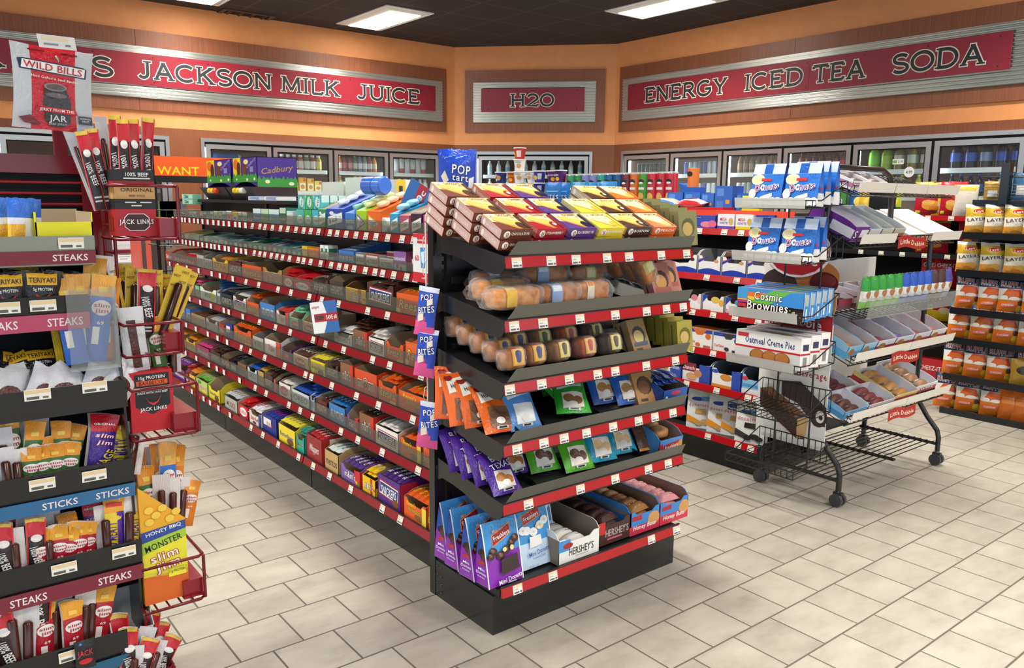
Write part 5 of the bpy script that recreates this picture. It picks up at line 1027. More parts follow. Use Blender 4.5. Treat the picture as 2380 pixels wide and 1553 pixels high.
def l2(px, dep, ms, label, rz=0, lift=0, rx=0): y = EYF+dep; put_loaf(ms, label, 'bread loaf', (exx(px, y, 1.08), y, ez(1, y)+.003+lift), (rx, 0, rz), 'wrapped loaves on the second endcap shelf')
l2(1192, .075, LY, 'sliced loaf with yellow band, front of the second endcap shelf', .05, .012)
l2(1290, .08, LB, 'loaf with pale blue band beside the yellow-banded front loaf', .1, .012)
l2(1362, .085, LO, 'short loaf with thin orange and white band, second endcap shelf', -.05, .012)
l2(1160, .165, LY, 'sliced loaf with yellow band, behind the front one', .03, .016)
l2(1262, .20, LB, 'browned loaf with pale blue band in the second row, resting higher', 0, .045)
l2(1352, .25, LK, 'loaf with mustard band and white sticker, behind the short loaf', .04, .02)
l2(1150, .285, LB, 'loaf with dark blue band at the back of the second endcap shelf', .05, .01)
l2(1222, .315, LB, 'loaf with blue band hidden at the back corner, second endcap shelf', 0, .005)
for k, (px, dep) in enumerate(((1498, .09), (1468, .16), (1432, .225), (1395, .285))):
    y = EYF+dep; put_loaf(LK, f'loaf standing on end with mustard label, {nth(k)} from the pink boxes', 'bread loaf', (exx(px-22, y, 1.1), y+.0, ez(1, y)+.105), (0, PI/2-.5, -.2), 'upright mustard-labelled loaves').scale = (.86, .86, .86)
pk = winbox('#b5776a', '#c9934e', .11, .045, .135, dark='#4a2c26', ribbon='#a85a50').mesh('donut_box')
for k in range(2): y = EYF+.05+.05*k; put('donut_box', pk, f'pink donut box with round window, {("front", "rear")[k]} of two', 'donut box', (exx(1538+18*k, y, 1.1), y, ez(1, y)+.002), (-.35, 0, .05), 'pink donut boxes')
# ---- mini pound cakes
def cake(bread, band, mark, tone):
    return loaf(.068, .085, .072, bread, band, .002, .046, [R(.1, .02, .9, .3, tone), EL(.5, .16, .26, .09, mark), PG([(.0, .3), (.45, .3), (.3, .42), (.0, .4)], '#c03a3a')], e=.5)
CK = dict(o=cake('#9a5e2a', '#dfa02a', '#2a3a7c', '#ecb84a'), y=cake('#8a5a30', '#d6c24e', '#5a3a20', '#e6d884'), r=cake('#a84a2a', '#e0a848', '#b8402a', '#ecc078'), d=cake('#4a3024', '#cfc04e', '#4a3020', '#e0d684'))
CKC = [('o', 1190, 5, 'blueberry'), ('o', 1242, 2, 'plain golden'), ('y', 1299, 2, 'chocolate chip'), ('r', 1360, 2, 'reddish'), ('d', 1420, 2, 'dark chocolate')]
for kd, px, n, lk in CKC:
    for k in range(n):
        y = EYF+.06+.067*k if n > 2 else EYF+.07+.10*k
        X = exx(px, EYF+.06, .9) - (.004*k if n > 2 else -.004*k)
        put_loaf(CK[kd], f'{lk} mini cake in clear wrap, {nth(k)} from the front of its column', 'mini cake', (X, y, ez(2, y)+.018+.008*k), (-.22, 0, random.uniform(-.08, .08)), f'{lk} mini cakes on the third endcap shelf', 'mini_cake')
put('donut_box', winbox('#a88a5e', '#d6c084', .10, .05, .125, dark='#4c4a52', ribbon='#5c6478').mesh('donut_box'), 'kraft donut box with slate ribbon beside the olive boxes', 'donut box', (exx(1487, EYF+.07, .88), EYF+.075, ez(2, EYF+.07)), (-.4, 0, .1))
ym = winbox('#a79a3e', '#cfae6a', .085, .04, .115, dark='#6a6420').mesh('donut_box')
for k in range(5): y = EYF+.03+.043*k; put('donut_box', ym, f'mustard green donut box, {nth(k)} from the front, third endcap shelf', 'donut box', (exx(1585, EYF+.03, .88), y, ez(2, y)+.002+.002*k), (-.12, 0, 0), 'mustard green donut boxes')
# ---- wrapped pastries on the fourth and fifth shelves
def pastry(c, lab, t1, fill, fill2='#8a5a34', w=.125, h=.175, sd=1, lab2=None, big=False):
    f = [PG([(.12, .60), (.9, .68), (.9, .93), (.12, .86)], lab), EL(.2, .9, .12, .06, '#8c2a26'), TX(t1, .54, .76, .085, '#22242c', .66, rot=6)] if not big else [TX('BIG', .55, .82, .16, '#f6f2fa', .5, rot=8, o='#4a2a86'), TX('TEXAS', .55, .62, .14, '#f6f2fa', .75, rot=8, o='#4a2a86')]
    f += [PG([(.2, .1), (.82, .12), (.86, .48), (.22, .5)], fill), EL(.4, .34, .17, .1, fill2), EL(.66, .28, .15, .1, fill2), EL(.5, .2, .14, .07, '#f1ebe0'), R(.34, .05, .7, .1, '#e9e6e0'), R(.4, .06, .64, .09, '#3a3a3a')]
    return bag(w, h, .034, c, f, rough=.004, sd=sd).mesh('pastry_bag')
PO = pastry('#e8661f', '#f3efe6', 'Honey Bun', '#7c5a44', '#6a4a36', sd=2); PB = pastry('#5a94d8', '#eef2f6', 'Honey Bun', '#eef0f0', '#f6f6f4', sd=3); PGn = pastry('#3fae3c', '#eef2ea', 'Bear Claw', '#efe6d8', '#9a6a42', sd=4); PBl = pastry('#2a62b8', '#eef2f6', 'Bear Claw', '#efe4d4', '#b8854e', sd=5)
PT = pastry('#4f2a94', '#fff', '', '#e9e0d8', '#b8783e', sd=6, big=True, w=.115, h=.155); PD = pastry('#5ab52c', '#f0f2ec', 'Danish', '#efe8dc', '#6a4a36', sd=7); PC = pastry('#1f9cc0', '#eef4f6', 'Danish', '#efe6d6', '#e9c08a', sd=8)
def lean(L, px, dep, me, label, grp, th=.75, rz=0, lift=.010, py=None, name='pastry_bag', cat='pastry bag'):
    y = EYF+dep; z = ez(L, y)+lift; return put(name, me, label, cat, (exx(px, y, z), y, z), (-th, 0, rz), grp)
lean(3, 1168, .07, PO, 'orange honey bun bag at the very front of the fourth endcap shelf', 'orange honey bun bags', .72, -.12, .012)
lean(3, 1120, .135, PO, 'orange honey bun bag, second in its column', 'orange honey bun bags', .55, -.1, .012)
lean(3, 1085, .17, PO, 'orange honey bun bag, third in its column', 'orange honey bun bags', .45, -.1, .012)
lean(3, 1052, .25, PO, 'orange honey bun bag hanging over the shelf end at the back', 'orange honey bun bags', .35, -.6, .0)
lean(3, 1225, .06, PB, 'light blue honey bun bag beside the orange bags', None, .6, -.06, .01)
for i, (px, dep, lk, rz) in enumerate(((1335, .07, 'front', -.5), (1345, .1, 'second', .15), (1322, .19, 'third', -.1), (1295, .26, 'rear', -.1))): lean(3, px, dep, PGn, f'green bear claw bag, {lk} of four on the fourth endcap shelf', 'green bear claw bags', 1.0 if i < 2 else .6, rz, .012+.012*(i == 0))
for i, (px, dep, lk) in enumerate(((1468, .08, 'front'), (1412, .12, 'middle'), (1440, .22, 'rear'))): lean(3, px, dep, PBl, f'royal blue bear claw bag, {lk} of three', 'royal blue bear claw bags', .62, -.12, .01)
kb = winbox('#b5854e', '#7c4a26', .10, .045, .13, dark='#4a3420', ribbon=None).mesh('donut_box')
for k in range(2): y = EYF+.075+.055*k; put('donut_box', kb, f'kraft donut box with dark glazed ring window, {("front", "rear")[k]} of two', 'donut box', (exx(1500-10*k, y, .68), y, ez(3, y)), (-.45, 0, -.08), 'kraft donut boxes')
m = tray(.135, .2, .085, .075, '#2a56a8', [EL(.15, .5, .06, .2, '#e9ecf2'), TX('OREO', .6, .42, .3, '#e9ecf2', .5), EL(.5, .82, .2, .12, '#c03a5a')], inner='#6a5a4c', l=[R(.1, .2, .5, .7, '#1d3f86')])
y = EYF+.125; single('snack_tray', m, 'blue cookie bar tray at the end of the fourth endcap shelf', 'snack tray', (exx(1568, EYF+.03, .68)-.01, y, ez(3, y-.1)+.004), 0, rot=(.15, 0, 0))
bm = bar(.16, .038, .018, '#1f4a9c', [TX('OREO', .5, .5, .5, '#f2f4f8', .5), R(.02, .1, .12, .9, '#d8dde6')]).mesh('cookie_bar')
for k in range(6): put('cookie_bar', bm, 'blue and white cookie bar lying in the blue tray', 'cookie bar', (exx(1568, EYF+.03, .68)-.05+.04*(k % 3), y+.01+.0*k, ez(3, y)+.06+.02*(k//3)), (.15, 0, PI/2+.02*(k-3)), 'bars in the blue cookie tray')
for i, (px, dep, lk) in enumerate(((1182, .04, 'front'), (1140, .12, 'second'), (1108, .18, 'third'), (1080, .24, 'fourth'), (1205, .13, 'one behind the front'))): lean(4, px, dep, PT, f'purple cinnamon roll bag, {lk}, fifth endcap shelf', 'purple cinnamon roll bags', .8 if i == 0 else .62, -.05+.1*(i == 4), .012)
for i, (px, dep, lk) in enumerate(((1350, .06, 'front'), (1270, .11, 'beside the purple bags'), (1310, .17, 'rear'))): lean(4, px, dep, PD, f'lime green danish bag, {lk}', 'lime green danish bags', .66, -.12, .01)
for i, (px, dep, lk) in enumerate(((1404, .075, 'front'), (1452, .09, 'further along'), (1430, .16, 'rear'))): lean(4, px, dep, PC, f'turquoise danish bag, {lk}', 'turquoise danish bags', .6, -.1, .012)
bd = bag(.10, .16, .022, lambda u, v: '#2f6ab8' if v > .62 else '#5a3a2a', [EL(.5, .86, .2, .07, '#7a5a3c'), TX('Buddy Bar', .5, .7, .07, '#f2e2c8', .7), R(.0, 0, 1, .06, '#c8803a')], rough=.003, sd=9).mesh('pastry_bag')
lean(4, 1510, .07, bd, 'chocolate snack bar with blue top, beside the blue and red tray', None, .6, -.1, .012)
m = tray(.13, .2, .10, .075, '#4f90d0', [PG([(.0, 0), (.3, 0), (.12, .8), (0, .8)], '#b8322c'), PG([(.2, .3), (.85, .45), (.85, .85), (.2, .7)], '#b02a26'), TX('Freshleys', .53, .58, .22, '#f6f2ee', .55, rot=6), EL(.9, .55, .1, .3, '#c98a4a')], inner='#9a7e6e')
y = EYF+.13; X = exx(1556, EYF+.03, .48); single('snack_tray', m, 'blue and red bun tray at the end of the fifth endcap shelf', 'snack tray', (X, y, ez(4, y-.1)+.004), 0, rot=(.15, 0, 0))
rm = rbox(MB(), .075, .06, .04, M('#b8854e', 'film'), .7, bump=.05)
rm = rm.mesh('wrapped_bun')
for k in range(3): put('wrapped_bun', rm, 'wrapped brown bun lying in the blue and red tray', 'bun', (X+.01*(k-1), y-.05+.055*k, ez(4, y-.05+.055*k)+.05), (.15, 0, .2*k), 'buns in the blue and red tray')
# ---- bottom deck
def dpouch(col, lcol, txt, white=False):
    if not white:
        f = [PG([(.2, .62), (.78, .76), (.8, .93), (.22, .8)], '#e88a3a'), PG([(.22, .64), (.77, .775), (.78, .91), (.24, .79)], '#9c1f22'), TX('Freshleys', .5, .775, .07, '#f8f2ee', .5, rot=12), TX('Mrs', .32, .86, .05, '#f0a04a', .14, rot=10)]
        for a, b, r in ((.2, .55, .12), (.4, .47, .13), (.58, .54, .12), (.75, .62, .11), (.86, .68, .12), (.1, .5, .1)): f += [EL(a, b, r, r*.55, '#3e2620'), EL(a, b+.01, r*.4, r*.2, '#8a5a44'), EL(a-.03, b+.035, r*.3, r*.12, '#8c6a5c')]
        f += [EL(.5, .56, .06, .035, '#f0d890'), EL(.72, .56, .06, .04, '#f0d890'), PG([(.34, .18), (.9, .22), (.86, .46), (.36, .42)], '#3a2a28'), TX('Mini Donuts', .58, .1, .075, '#f8f2fa', .7, rot=6), R(.5, .03, .75, .05, '#d8c0e0')]
    else:
        f = [PG([(.15, .70), (.75, .80), (.76, .95), (.16, .87)], '#e88a3a'), PG([(.17, .715), (.74, .81), (.745, .94), (.18, .86)], '#b02a26'), TX('Freshleys', .45, .83, .07, '#f8f2ee', .5, rot=10)]
        for a, b in ((.25, .62), (.45, .58), (.68, .66), (.84, .72), (.12, .64)): f += [EL(a, b, .13, .07, '#f1f1ee'), EL(a, b, .04, .02, '#cfd4d8')]
        f += [EL(.56, .66, .05, .03, '#f0d890'), EL(.72, .64, .05, .035, '#f0d890'), PG([(.25, .34), (.66, .36), (.64, .52), (.28, .52)], '#e9e9e6'), TX('Mini Donuts', .52, .26, .075, '#2a5aa8', .66, rot=6), TX('Powdered Sugar', .52, .18, .035, '#4a6aa8', .42, rot=6), TX('NET WT 10 OZ', .3, .05, .03, '#5a7ab0', .3)]
    l = [EL(.4, .52, .3, .06, '#3e2620'), EL(.6, .46, .3, .06, '#4a2e26'), R(.2, .33, .75, .39, '#b8302a'), TX('Mini', .5, .26, .045, '#f6f0fa', .5), TX('Donuts', .5, .2, .045, '#f6f0fa', .75), TX('Frosted', .5, .14, .03, '#e8d8f0', .5)] if not white else []
    def colf(u, v): return col if v < .5 - (.12 if white else 0) else ('#3f94d6' if v < .97 else '#2f7cc0')
    return gusset(.135, .205, .085, colf, f, l, [], fin='#f2f2f4', lcol=lambda u, v: (col if v < .5 else '#2a55a8') if not white else ('#e6eef6' if v < .6 else '#3f7cc8')).mesh('donut_pouch')
DP = dpouch('#8c2fb0', None, ''); DW = dpouch('#c9def2', None, '', True)
zd = .168
for k, (px, py) in enumerate(((1138, 1372), (1101, 1354), (1066, 1330), (1041, 1310))):
    p = onz(px, py, zd); put('donut_pouch', DP, f'purple and blue mini donut pouch, {nth(k)} from the front of the bottom deck', 'donut pouch', (p.x+.0675, p.y+.0425, zd), (-.04, 0, .03*(k % 2)), 'purple mini donut pouches')
p = onz(1215, 1330, zd); put('donut_pouch', DW, 'white and blue powdered mini donut pouch beside the purple ones', 'donut pouch', (p.x+.0675, p.y+.0425, zd), (-.06, 0, .02))
put('donut_pouch', DW, 'blue-topped donut pouch hidden behind the white one', 'donut pouch', (exx(1238, EYF+.2, zd), EYF+.2, zd), (-.08, 0, 0))
def dtray(w, d, hb, hf, c, f, l, inner): return tray(w, d, hb, hf, c, f, [], l, inner, dip=.015, lip=.12)
specs = [('white', 1345, 96, '#eeeeea', [R(0, .5, .28, .95, '#3f94d6'), EL(.22, .7, .12, .12, '#b02a26'), TX("HERSHEY'S", .55, .42, .3, '#3a2f2c', .6), R(.4, .18, .72, .22, '#b8b8b8')], '#f2efe9', '#8d7d70', '#e6e4e0', 'brown and white'),
         ('dark brown', 1426, 82, '#4a2a26', [R(.0, .5, .24, 1, '#c8302a'), TX("HERSHEY'S", .58, .5, .3, '#b8aeb0', .66), R(.3, .2, .72, .28, '#c8607a')], '#5a3430', '#6e5c52', '#45262a', 'dark'),
         ('blue honey bun', 1497, 70, '#3f86cc', [R(0, 0, 1, .38, '#c8344c'), EL(.8, .5, .2, .3, '#d09a5a'), R(.08, .6, .4, .8, '#b02a36'), TX('Honey Buns', .5, .3, .2, '#f8f4f2', .75, sh=.2)], '#3f86cc', '#80685a', '#9a6a3a', 'bronze'),
         ('red and blue honey bun', 1565, 66, '#3f86cc', [R(0, 0, 1, .42, '#d03a4a'), EL(.85, .55, .18, .3, '#d09a5a'), R(.08, .62, .4, .8, '#b02a36'), TX('Honey Buns', .5, .3, .2, '#f8f4f2', .75, sh=.2)], '#c8404a', '#80685a', '#d08a90', 'rosy')]
for i, (lk, px, wpx, c, f, lc, inn, bc, blk) in enumerate(specs):
    y0 = EYF+.018+.022*(i > 0); x0, x1 = exx(px-wpx/2, y0, zd), exx(px+wpx/2, y0, zd); w = x1-x0-.003; d = .285
    m = dtray(w, d, .115, .09, c, f, [R(0, 0, 1, 1, lc), R(.0, .85, 1, 1, '#8d7d70')] if i else [R(0, 0, 1, 1, '#8d7d70')], inn)
    single('snack_tray', m, f'{lk} open snack tray on the bottom deck of the endcap', 'snack tray', ((x0+x1)/2, y0+d/2, zd), 0, 'snack trays on the endcap deck')
    me = bar(.1, .05, .022, bc, [R(.2, .2, .5, .8, '#e8e0d8' if i != 1 else '#6a4a4a'), R(.6, .3, .8, .7, '#7c4a3a' if i != 1 else '#a85a6a')]).mesh('snack_bar')
    for k in range(10):
        put('snack_bar', me, f'{blk} wrapped snack lying in the {lk} tray', 'wrapped snack', ((x0+x1)/2 + random.uniform(-.004, .004), y0+.045+.05*(k % 5), zd+.055+.024*(k//5)*(i > 0)), (random.uniform(-.1, .25), 0, random.uniform(-.12, .12)), f'wrapped snacks in the {lk} tray') if (i > 0 or k < 5) else None
# blue bites bag standing on the gondola top behind the chocolate pies
m = bag(.155, .21, .05, lambda u, v: '#1f49c0' if v > .04 else '#1a3a9c', [TX('POP', .58, .62, .17, '#f8f8fa', .5, rot=-6, o='#17327c'), TX('tarts', .6, .47, .13, '#f8f8fa', .55, rot=-6, o='#17327c'), TX('BITES', .56, .25, .13, '#eef2fa', .62, o='#17327c'), PG([(.04, .5), (.14, .6), (.24, .42), (.12, .36)], '#f0e2c8'), PG([(.78, .45), (.93, .5), (.9, .28), (.76, .26)], '#f2f0ea')] + [EL(.2+.1*k, .84+.02*(k % 3), .05, .008, '#8fb4f0') for k in range(6)], '#1f49c0', rough=.003, sd=12)
y = 2.62; single('pastry_bag', m, 'blue pastry bites bag standing above the chocolate pies at the endcap corner', 'snack bag', (xpx(1064, y, 1.5), y, 1.379), 0, rot=(-.08, 0, -.45))
# ================================================================ SECOND GONDOLA (faces -x), ITS GOODS
G2Y0, G2Y1, G2X = 2.302, 6.0, 3.86
LV2 = [(1.352, 3.62), (1.255, 3.58), (1.012, 3.5), (.815, 3.5), (.615, 3.46), (.425, 3.44), (.17, 3.42)]
g2 = thing('shelving_gondola', 'black gondola of boxed snack cakes with red price rails, behind the endcap', 'shelving')
part('back_panel', MB().box(G2X-.02, G2X+.02, G2Y0, G2Y1, .1, 1.33, DARK), g2)
part('kick_panel', MB().box(3.46, 3.48, G2Y0, G2Y1, 0, .14, STEELBLK), g2)
part('base_deck', MB().box(3.43, 4.3, G2Y0, G2Y1, .14, .155, DARK), g2)
for L, (z, xf) in enumerate(LV2):
    sh = part('shelf', MB().box(xf+.004, G2X-.022 if L else 4.15, G2Y0+.002, G2Y1, z-.028, z-.008, SHELFC), g2)
    r = MB().hexa([(xf-.012, G2Y0, z-.034), (xf+.004, G2Y0, z-.034), (xf+.004, G2Y1, z-.034), (xf-.012, G2Y1, z-.034)], [(xf-.002, G2Y0, z), (xf+.004, G2Y0, z), (xf+.004, G2Y1, z), (xf-.002, G2Y1, z)], EREDR if L else M('#d8402a', 'gloss'))
    r.box(xf-.013, xf+.004, G2Y0, G2Y1, z-.037, z-.034, DARK); part('price_rail', r, sh)
    for px in ((), (1628, 1686, 1725), (1570, 1645, 1715, 1767), (1612, 1660, 1711, 1765), (1610, 1660, 1712, 1764), (1598, 1668, 1741, 1790), (1533, 1648, 1718, 1760))[L]: tag_on(sh, (xf-.0135, max(ypx(px, xf, z-.02), G2Y0+.03), z-.033), -PI/2, math.radians(-16))
def g2box(L, p0, p1, mk, label, depth=.16, dx=.012, name='snack_box', group=None):
    z, xf = LV2[L]; y1 = ypx(p0, xf+dx, z+.03); y0 = max(ypx(p1, xf+dx, z+.03), G2Y0+.004); w = y1-y0-.004
    return single(name, mk(w, depth), label, 'snack box', (xf+dx+depth/2, (y0+y1)/2, z-.0075), -PI/2, group)
HOST = lambda c: [EL(.2, .86, .16, .1, '#2a4aa0'), TX('Hostess', .2, .86, .06, '#fff', .2)]
def meg(c, b): return lambda w, d: carton(w, d, .085, c, [R(0, 0, 1, .25, b), TX('MEGA', .35, .68, .2, '#c8283a', .4), TX('DONETTES', .38, .45, .14, '#2a3f9a', .5), EL(.8, .55, .14, .22, '#d8b06a')], r=[R(0, 0, 1, .25, b)])
g2box(1, 1585, 1612, lambda w, d: carton(w, d, .08, '#b9a48a', [R(.1, .3, .9, .7, '#2a56a8')]), 'kraft box at the hidden end of the second-gondola upper shelf')
g2box(1, 1613, 1664, lambda w, d: tray(w, d, .09, .075, '#3a4fb0', HOST(0)+[EL(.6, .35, .3, .22, '#e88aa8'), EL(.85, .4, .2, .25, '#e06a90')]), 'blue and pink open snack box on the upper shelf of the second gondola')
g2box(1, 1667, 1707, meg('#efeaf2', '#6a4aa8'), 'white and violet mega donut box on the second gondola')
g2box(1, 1709, 1751, meg('#eef0ec', '#f0d21e'), 'white and yellow mega donut box, lower of two stacked')
z, xf = LV2[1]; y1 = ypx(1710, xf+.012, 1.36); y0 = ypx(1750, xf+.012, 1.36)
single('snack_box', meg('#f2e64a', '#f0d21e')(y1-y0, .03), 'yellow mega donut box standing on the second gondola top edge', 'snack box', (3.66, (y0+y1)/2, 1.345), -PI/2)
g2box(1, 1756, 1800, lambda w, d: carton(w, d, .085, '#2f4a9c', [TX('MEGA', .5, .6, .3, '#d8404a', .6, o='#fff')]), 'dark blue mega box half hidden by the donut rack')
for i, (a, b) in enumerate(((1490, 1563), (1565, 1620), (1622, 1675), (1677, 1734), (1736, 1790))):
    g2box(2, a, b, lambda w, d: tray(w, d, .135, .105, '#f1f2f2', [PG([(0, 0), (1, 0), (1, .24)] + [(1-t/10, .24+.12*math.sin(PI*t/10)) for t in range(1, 10)] + [(0, .24)], '#2242b4'), PG([(0, .75), (.4, .98), (.42, .9), (0, .6)], '#2242b4'), TX('Zingers', .17, .85, .09, '#c8323a', .3, rot=20), EL(.8, .75, .1, .08, '#d8a05a' if i > 1 else '#3a3a3c')], inner='#8e8e90', dip=.03), f'white carton with a blue wave, {nth(4-i)} from the rack end, third shelf', group='white cartons with a blue wave')
single('wrapped_cake', rbox(MB(), .05, .08, .04, M('#6a4a3a', 'film'), .7, bump=.1), 'loose brown wrapped cake sticking out of a blue wave carton', 'wrapped cake', (3.56, ypx(1700, 3.55, 1.12), 1.10), .3)
for i, (a, b, t, c1, c2) in enumerate(((1590, 1630, '', '#e08a9a', '#f0d8dc'), (1632, 1683, '', '#e8c45a', '#e9b04a'), (1685, 1740, 'CupCakes', '#4a9cc8', '#dfe6ea'), (1742, 1772, 'CupCakes', '#c8d8e0', '#e0e0e0'))):
    g2box(3, a, b, lambda w, d: tray(w, d, .10, .09, '#f3f3f2', [PG([(0, .5), (.28, 1), (0, 1)], '#2a4ab0'), EL(.6, .75, .2, .2, c1), EL(.88, .6, .12, .2, c2), R(.02, .05, .4, .12, '#c8404a')] + ([TX(t, .3, .25, .16, '#c8323a', .5)] if t else []), inner='#9a9088', dip=.03), f'white cupcake carton, {("pink-topped", "yellow-topped", "teal-topped", "pale")[i]}, fourth shelf of the second gondola')
for i, (a, b, c1) in enumerate(((1590, 1655, '#d8722a'), (1657, 1722, '#3a3a40'))):
    g2box(4, a, b, lambda w, d: tray(w, d, .115, .10, '#f1f1ef', [R(0, .82, 1, 1, '#2a4ab0'), EL(.12, .9, .12, .1, '#2a4ab0'), PG([(.3, 1), (.8, 1), (.66, .72), (.46, .7)], c1), EL(.86, .68, .1, .16, c1), TX('CupCakes', .22, .34, .14, '#c8323a', .36), EL(.5, .2, .09, .1, c1), R(.7, .08, .95, .2, '#c86a5a' if i == 0 else '#333')], t=(), inner='#a08a80', dip=.02) if 0 else carton(w, d, .105, '#f1f1ef', [R(0, .82, 1, 1, '#2a4ab0'), PG([(.3, 1), (.8, 1), (.66, .72), (.46, .7)], c1), EL(.86, .68, .1, .16, c1), TX('CupCakes', .22, .34, .14, '#c8323a', .36), EL(.5, .2, .09, .1, c1), R(.7, .08, .95, .2, '#c86a5a' if i == 0 else '#333')], t=[R(0, .0, 1, 1, '#8f8a8c'), R(.1, .1, .9, .9, c1)]), f'white and blue cupcake carton with {("orange", "dark chocolate")[i]} frosting, fifth shelf of the second gondola')
for i, (a, b, c, f) in enumerate(((1512, 1583, '#f0f0ea', [R(.65, 0, 1, 1, '#3a4fb0'), EL(.35, .5, .24, .26, '#c8904a'), R(0, 0, .5, .15, '#7ab04a'), TX('Danish', .8, .6, .2, '#e8f0f8', .3)]), (1585, 1650, '#e9ecf2', [R(0, .55, .5, 1, '#8c2a3a'), R(.62, 0, 1, 1, '#3450b0'), TX('Danish', .24, .75, .2, '#f4f0f0', .42), EL(.35, .3, .2, .2, '#d8a878'), EL(.58, .5, .14, .2, '#c88a5a')]), (1653, 1721, '#f0f0ee', [R(0, 0, .75, .2, '#e8952a'), R(.7, 0, 1, 1, '#2f4fb4'), EL(.5, .6, .2, .18, '#d88a3a'), EL(.12, .85, .12, .1, '#3a56b4')]), (1723, 1790, '#8fc4e8', [R(0, 0, 1, .3, '#eef2f6'), R(0, .4, .8, .55, '#4a9cd8'), EL(.15, .8, .14, .1, '#d8404a')]))):
    g2box(5, a, b, lambda w, d: tray(w, d, .13, .105, c, f, inner='#5c6272', dip=.025, r=[R(0, 0, 1, 1, '#3450b0' if i < 3 else c)]), f'{("white and green", "maroon and blue", "white, orange and blue", "pale blue")[i]} pastry carton, sixth shelf of the second gondola')
def hostbag(ring, bandc):
    f = [EL(.38, .74, .24, .05, '#3a5ab0'), TX('Hostess', .38, .74, .05, '#3a3f7c', .36), R(.5, .70, 1, .8, '#5a9cd0'), TX('donettes', .42, .6, .075, '#c8283a', .72, o='#fff'), PG([(.3, .38), (.72, .36), (.7, .5), (.32, .5)], ring), PG([(0, .18), (.5, .08), (.5, .2), (0, .34)], bandc), EL(.68, .18, .17, .07, ring), EL(.45, .14, .14, .06, ring), EL(.84, .14, .14, .06, ring)]
    return gusset(.15, .215, .09, '#eceae6', f, [], [R(0, .6, 1, .75, '#4a8cc8'), EL(.5, .3, .3, .1, ring)], fin=None).mesh('donut_bag')
HB1, HB2 = hostbag('#c9a060', '#e8962a'), hostbag('#2e2422', '#3a3a3c')
z, xf = LV2[6]
for k, (px, nm, me) in enumerate(((1629, 'first white donut bag with golden donuts on the bottom shelf of the second gondola', HB1), (1679, 'second golden donut bag, half behind the first', HB1), (1712, 'third golden donut bag in the row', HB1), (1745, 'white donut bag with black chocolate donuts beside the wire rack', HB2))):
    X = xf+.07+(.02, .03, .05, -.0)[k]; put('donut_bag', me, nm, 'donut bag', (X, ypx(px, X, z), z-.0075), (0, 0, -PI/2+.5 if k == 0 else -PI/2+.35), None)
# goods on the second gondola's top
zt2 = 1.3445
for i, (a, b, h, X) in enumerate(((1550, 1587, .105, 3.82), (1589, 1627, .105, 3.82), (1629, 1659, .10, 3.82), (1661, 1702, .14, 3.78), (1704, 1738, .10, 3.82))):
    y1 = ypx(a, X-.05, zt2+.05); y0 = ypx(b, X-.05, zt2+.05)
    single('snack_box', carton(y1-y0-.004, .1, h, '#2f6ac4', [R(.1, .6, .5, .9, '#5a90dc'), R(.62, .3, .85, .45, '#d8a040'), R(.1, .1, .5, .4, '#4a80d0'), R(.5, .04, .95, .12, '#8f9a6a')], r=[R(0, 0, 1, 1, '#2458ac')]), f'bright blue multipack box on the second gondola top, {nth(4-i)} from the wire rack', 'snack box', (X, (y0+y1)/2, zt2+.0), -PI/2, 'bright blue multipack boxes')
def chipcan(c, c2='#f2efe8'):
    m = MB().lathe([(.036, 0), (.0375, .003), (.0375, .225), (.036, .228)], [CHROME, M(c, 'gloss'), CHROME], 14).lathe([(.038, .228), (.038, .236)], M('#d8d6d0', 'plastic'), 14)
    def S(u, v, o=0): a = PI*1.5+(u-.5)*2.2; return Vector(((.0376+o)*math.cos(a), (.0376+o)*math.sin(a), .225*v))
    draw(m, S, .08, .225, [EL(.5, .78, .3, .07, '#2a2320'), EL(.5, .74, .22, .03, '#f0ede4'), EL(.5, .35, .3, .12, '#e9b45a'), R(.2, .55, .8, .62, '#f2eee6')], n=4, off=.0005); return m.mesh('chip_can')
cc = [('#e08a3c', 'orange'), ('#3a9a6a', 'green'), ('#2f8a3a', 'green'), ('#8a8ac4', 'lavender'), ('#8a8ac4', 'lavender'), ('#3aa08a', 'teal'), ('#1f5a8c', 'deep blue'), ('#1f5a8c', 'deep blue'), ('#7a2a34', 'maroon'), ('#e0702a', 'orange'), ('#4a9a2e', 'green'), ('#c8283a', 'red'), ('#c8283a', 'red'), ('#c8283a', 'red')]
cpx = [1346, 1362, 1380, 1397, 1413, 1428, 1446, 1464, 1478, 1492, 1509, 1528, 1547, 1561]
meshes = {}
for i, ((c, lk), px) in enumerate(zip(cc, cpx)):
    if c not in meshes: meshes[c] = chipcan(c)
    X = 3.97; put('chip_can', meshes[c], f'{lk} chip can, {nth(13-i)} from the blue boxes end of the row', 'chip can', (X, ypx(1561, X, zt2+.1)+.0775*(13-i), zt2), (0, 0, -PI/2), 'chip cans on the second gondola top')
mt_ = MB().lathe([(.034, 0), (.0345, .11), (.034, .112)], [M('#e87a2a', 'gloss'), CHROME], 14); draw(mt_, plane((-.034, -.0346, 0), (.068, 0, 0), (0, 0, .11)), .068, .11, [EL(.5, .7, .3, .14, '#2a2320')])
tr_ = MB().box(-.05, .05, -.05, .05, 0, .03, M('#1f5ab4')).hexa([(-.05, -.05, .03), (-.01, -.05, .03), (-.01, .05, .03), (-.05, .05, .03)], [(-.075, -.05, .055), (-.07, -.05, .055), (-.07, .05, .055), (-.075, .05, .055)], M('#1f5ab4'))
yy = ypx(1616, 3.84, 1.5); single('display_stand', tr_, 'blue card stand holding the small orange chip can', 'stand', (3.82, yy, zt2+.105), -PI/2); single('chip_can', mt_, 'small orange chip can perched on the blue boxes', 'chip can', (3.82, yy, zt2+.135), -PI/2)
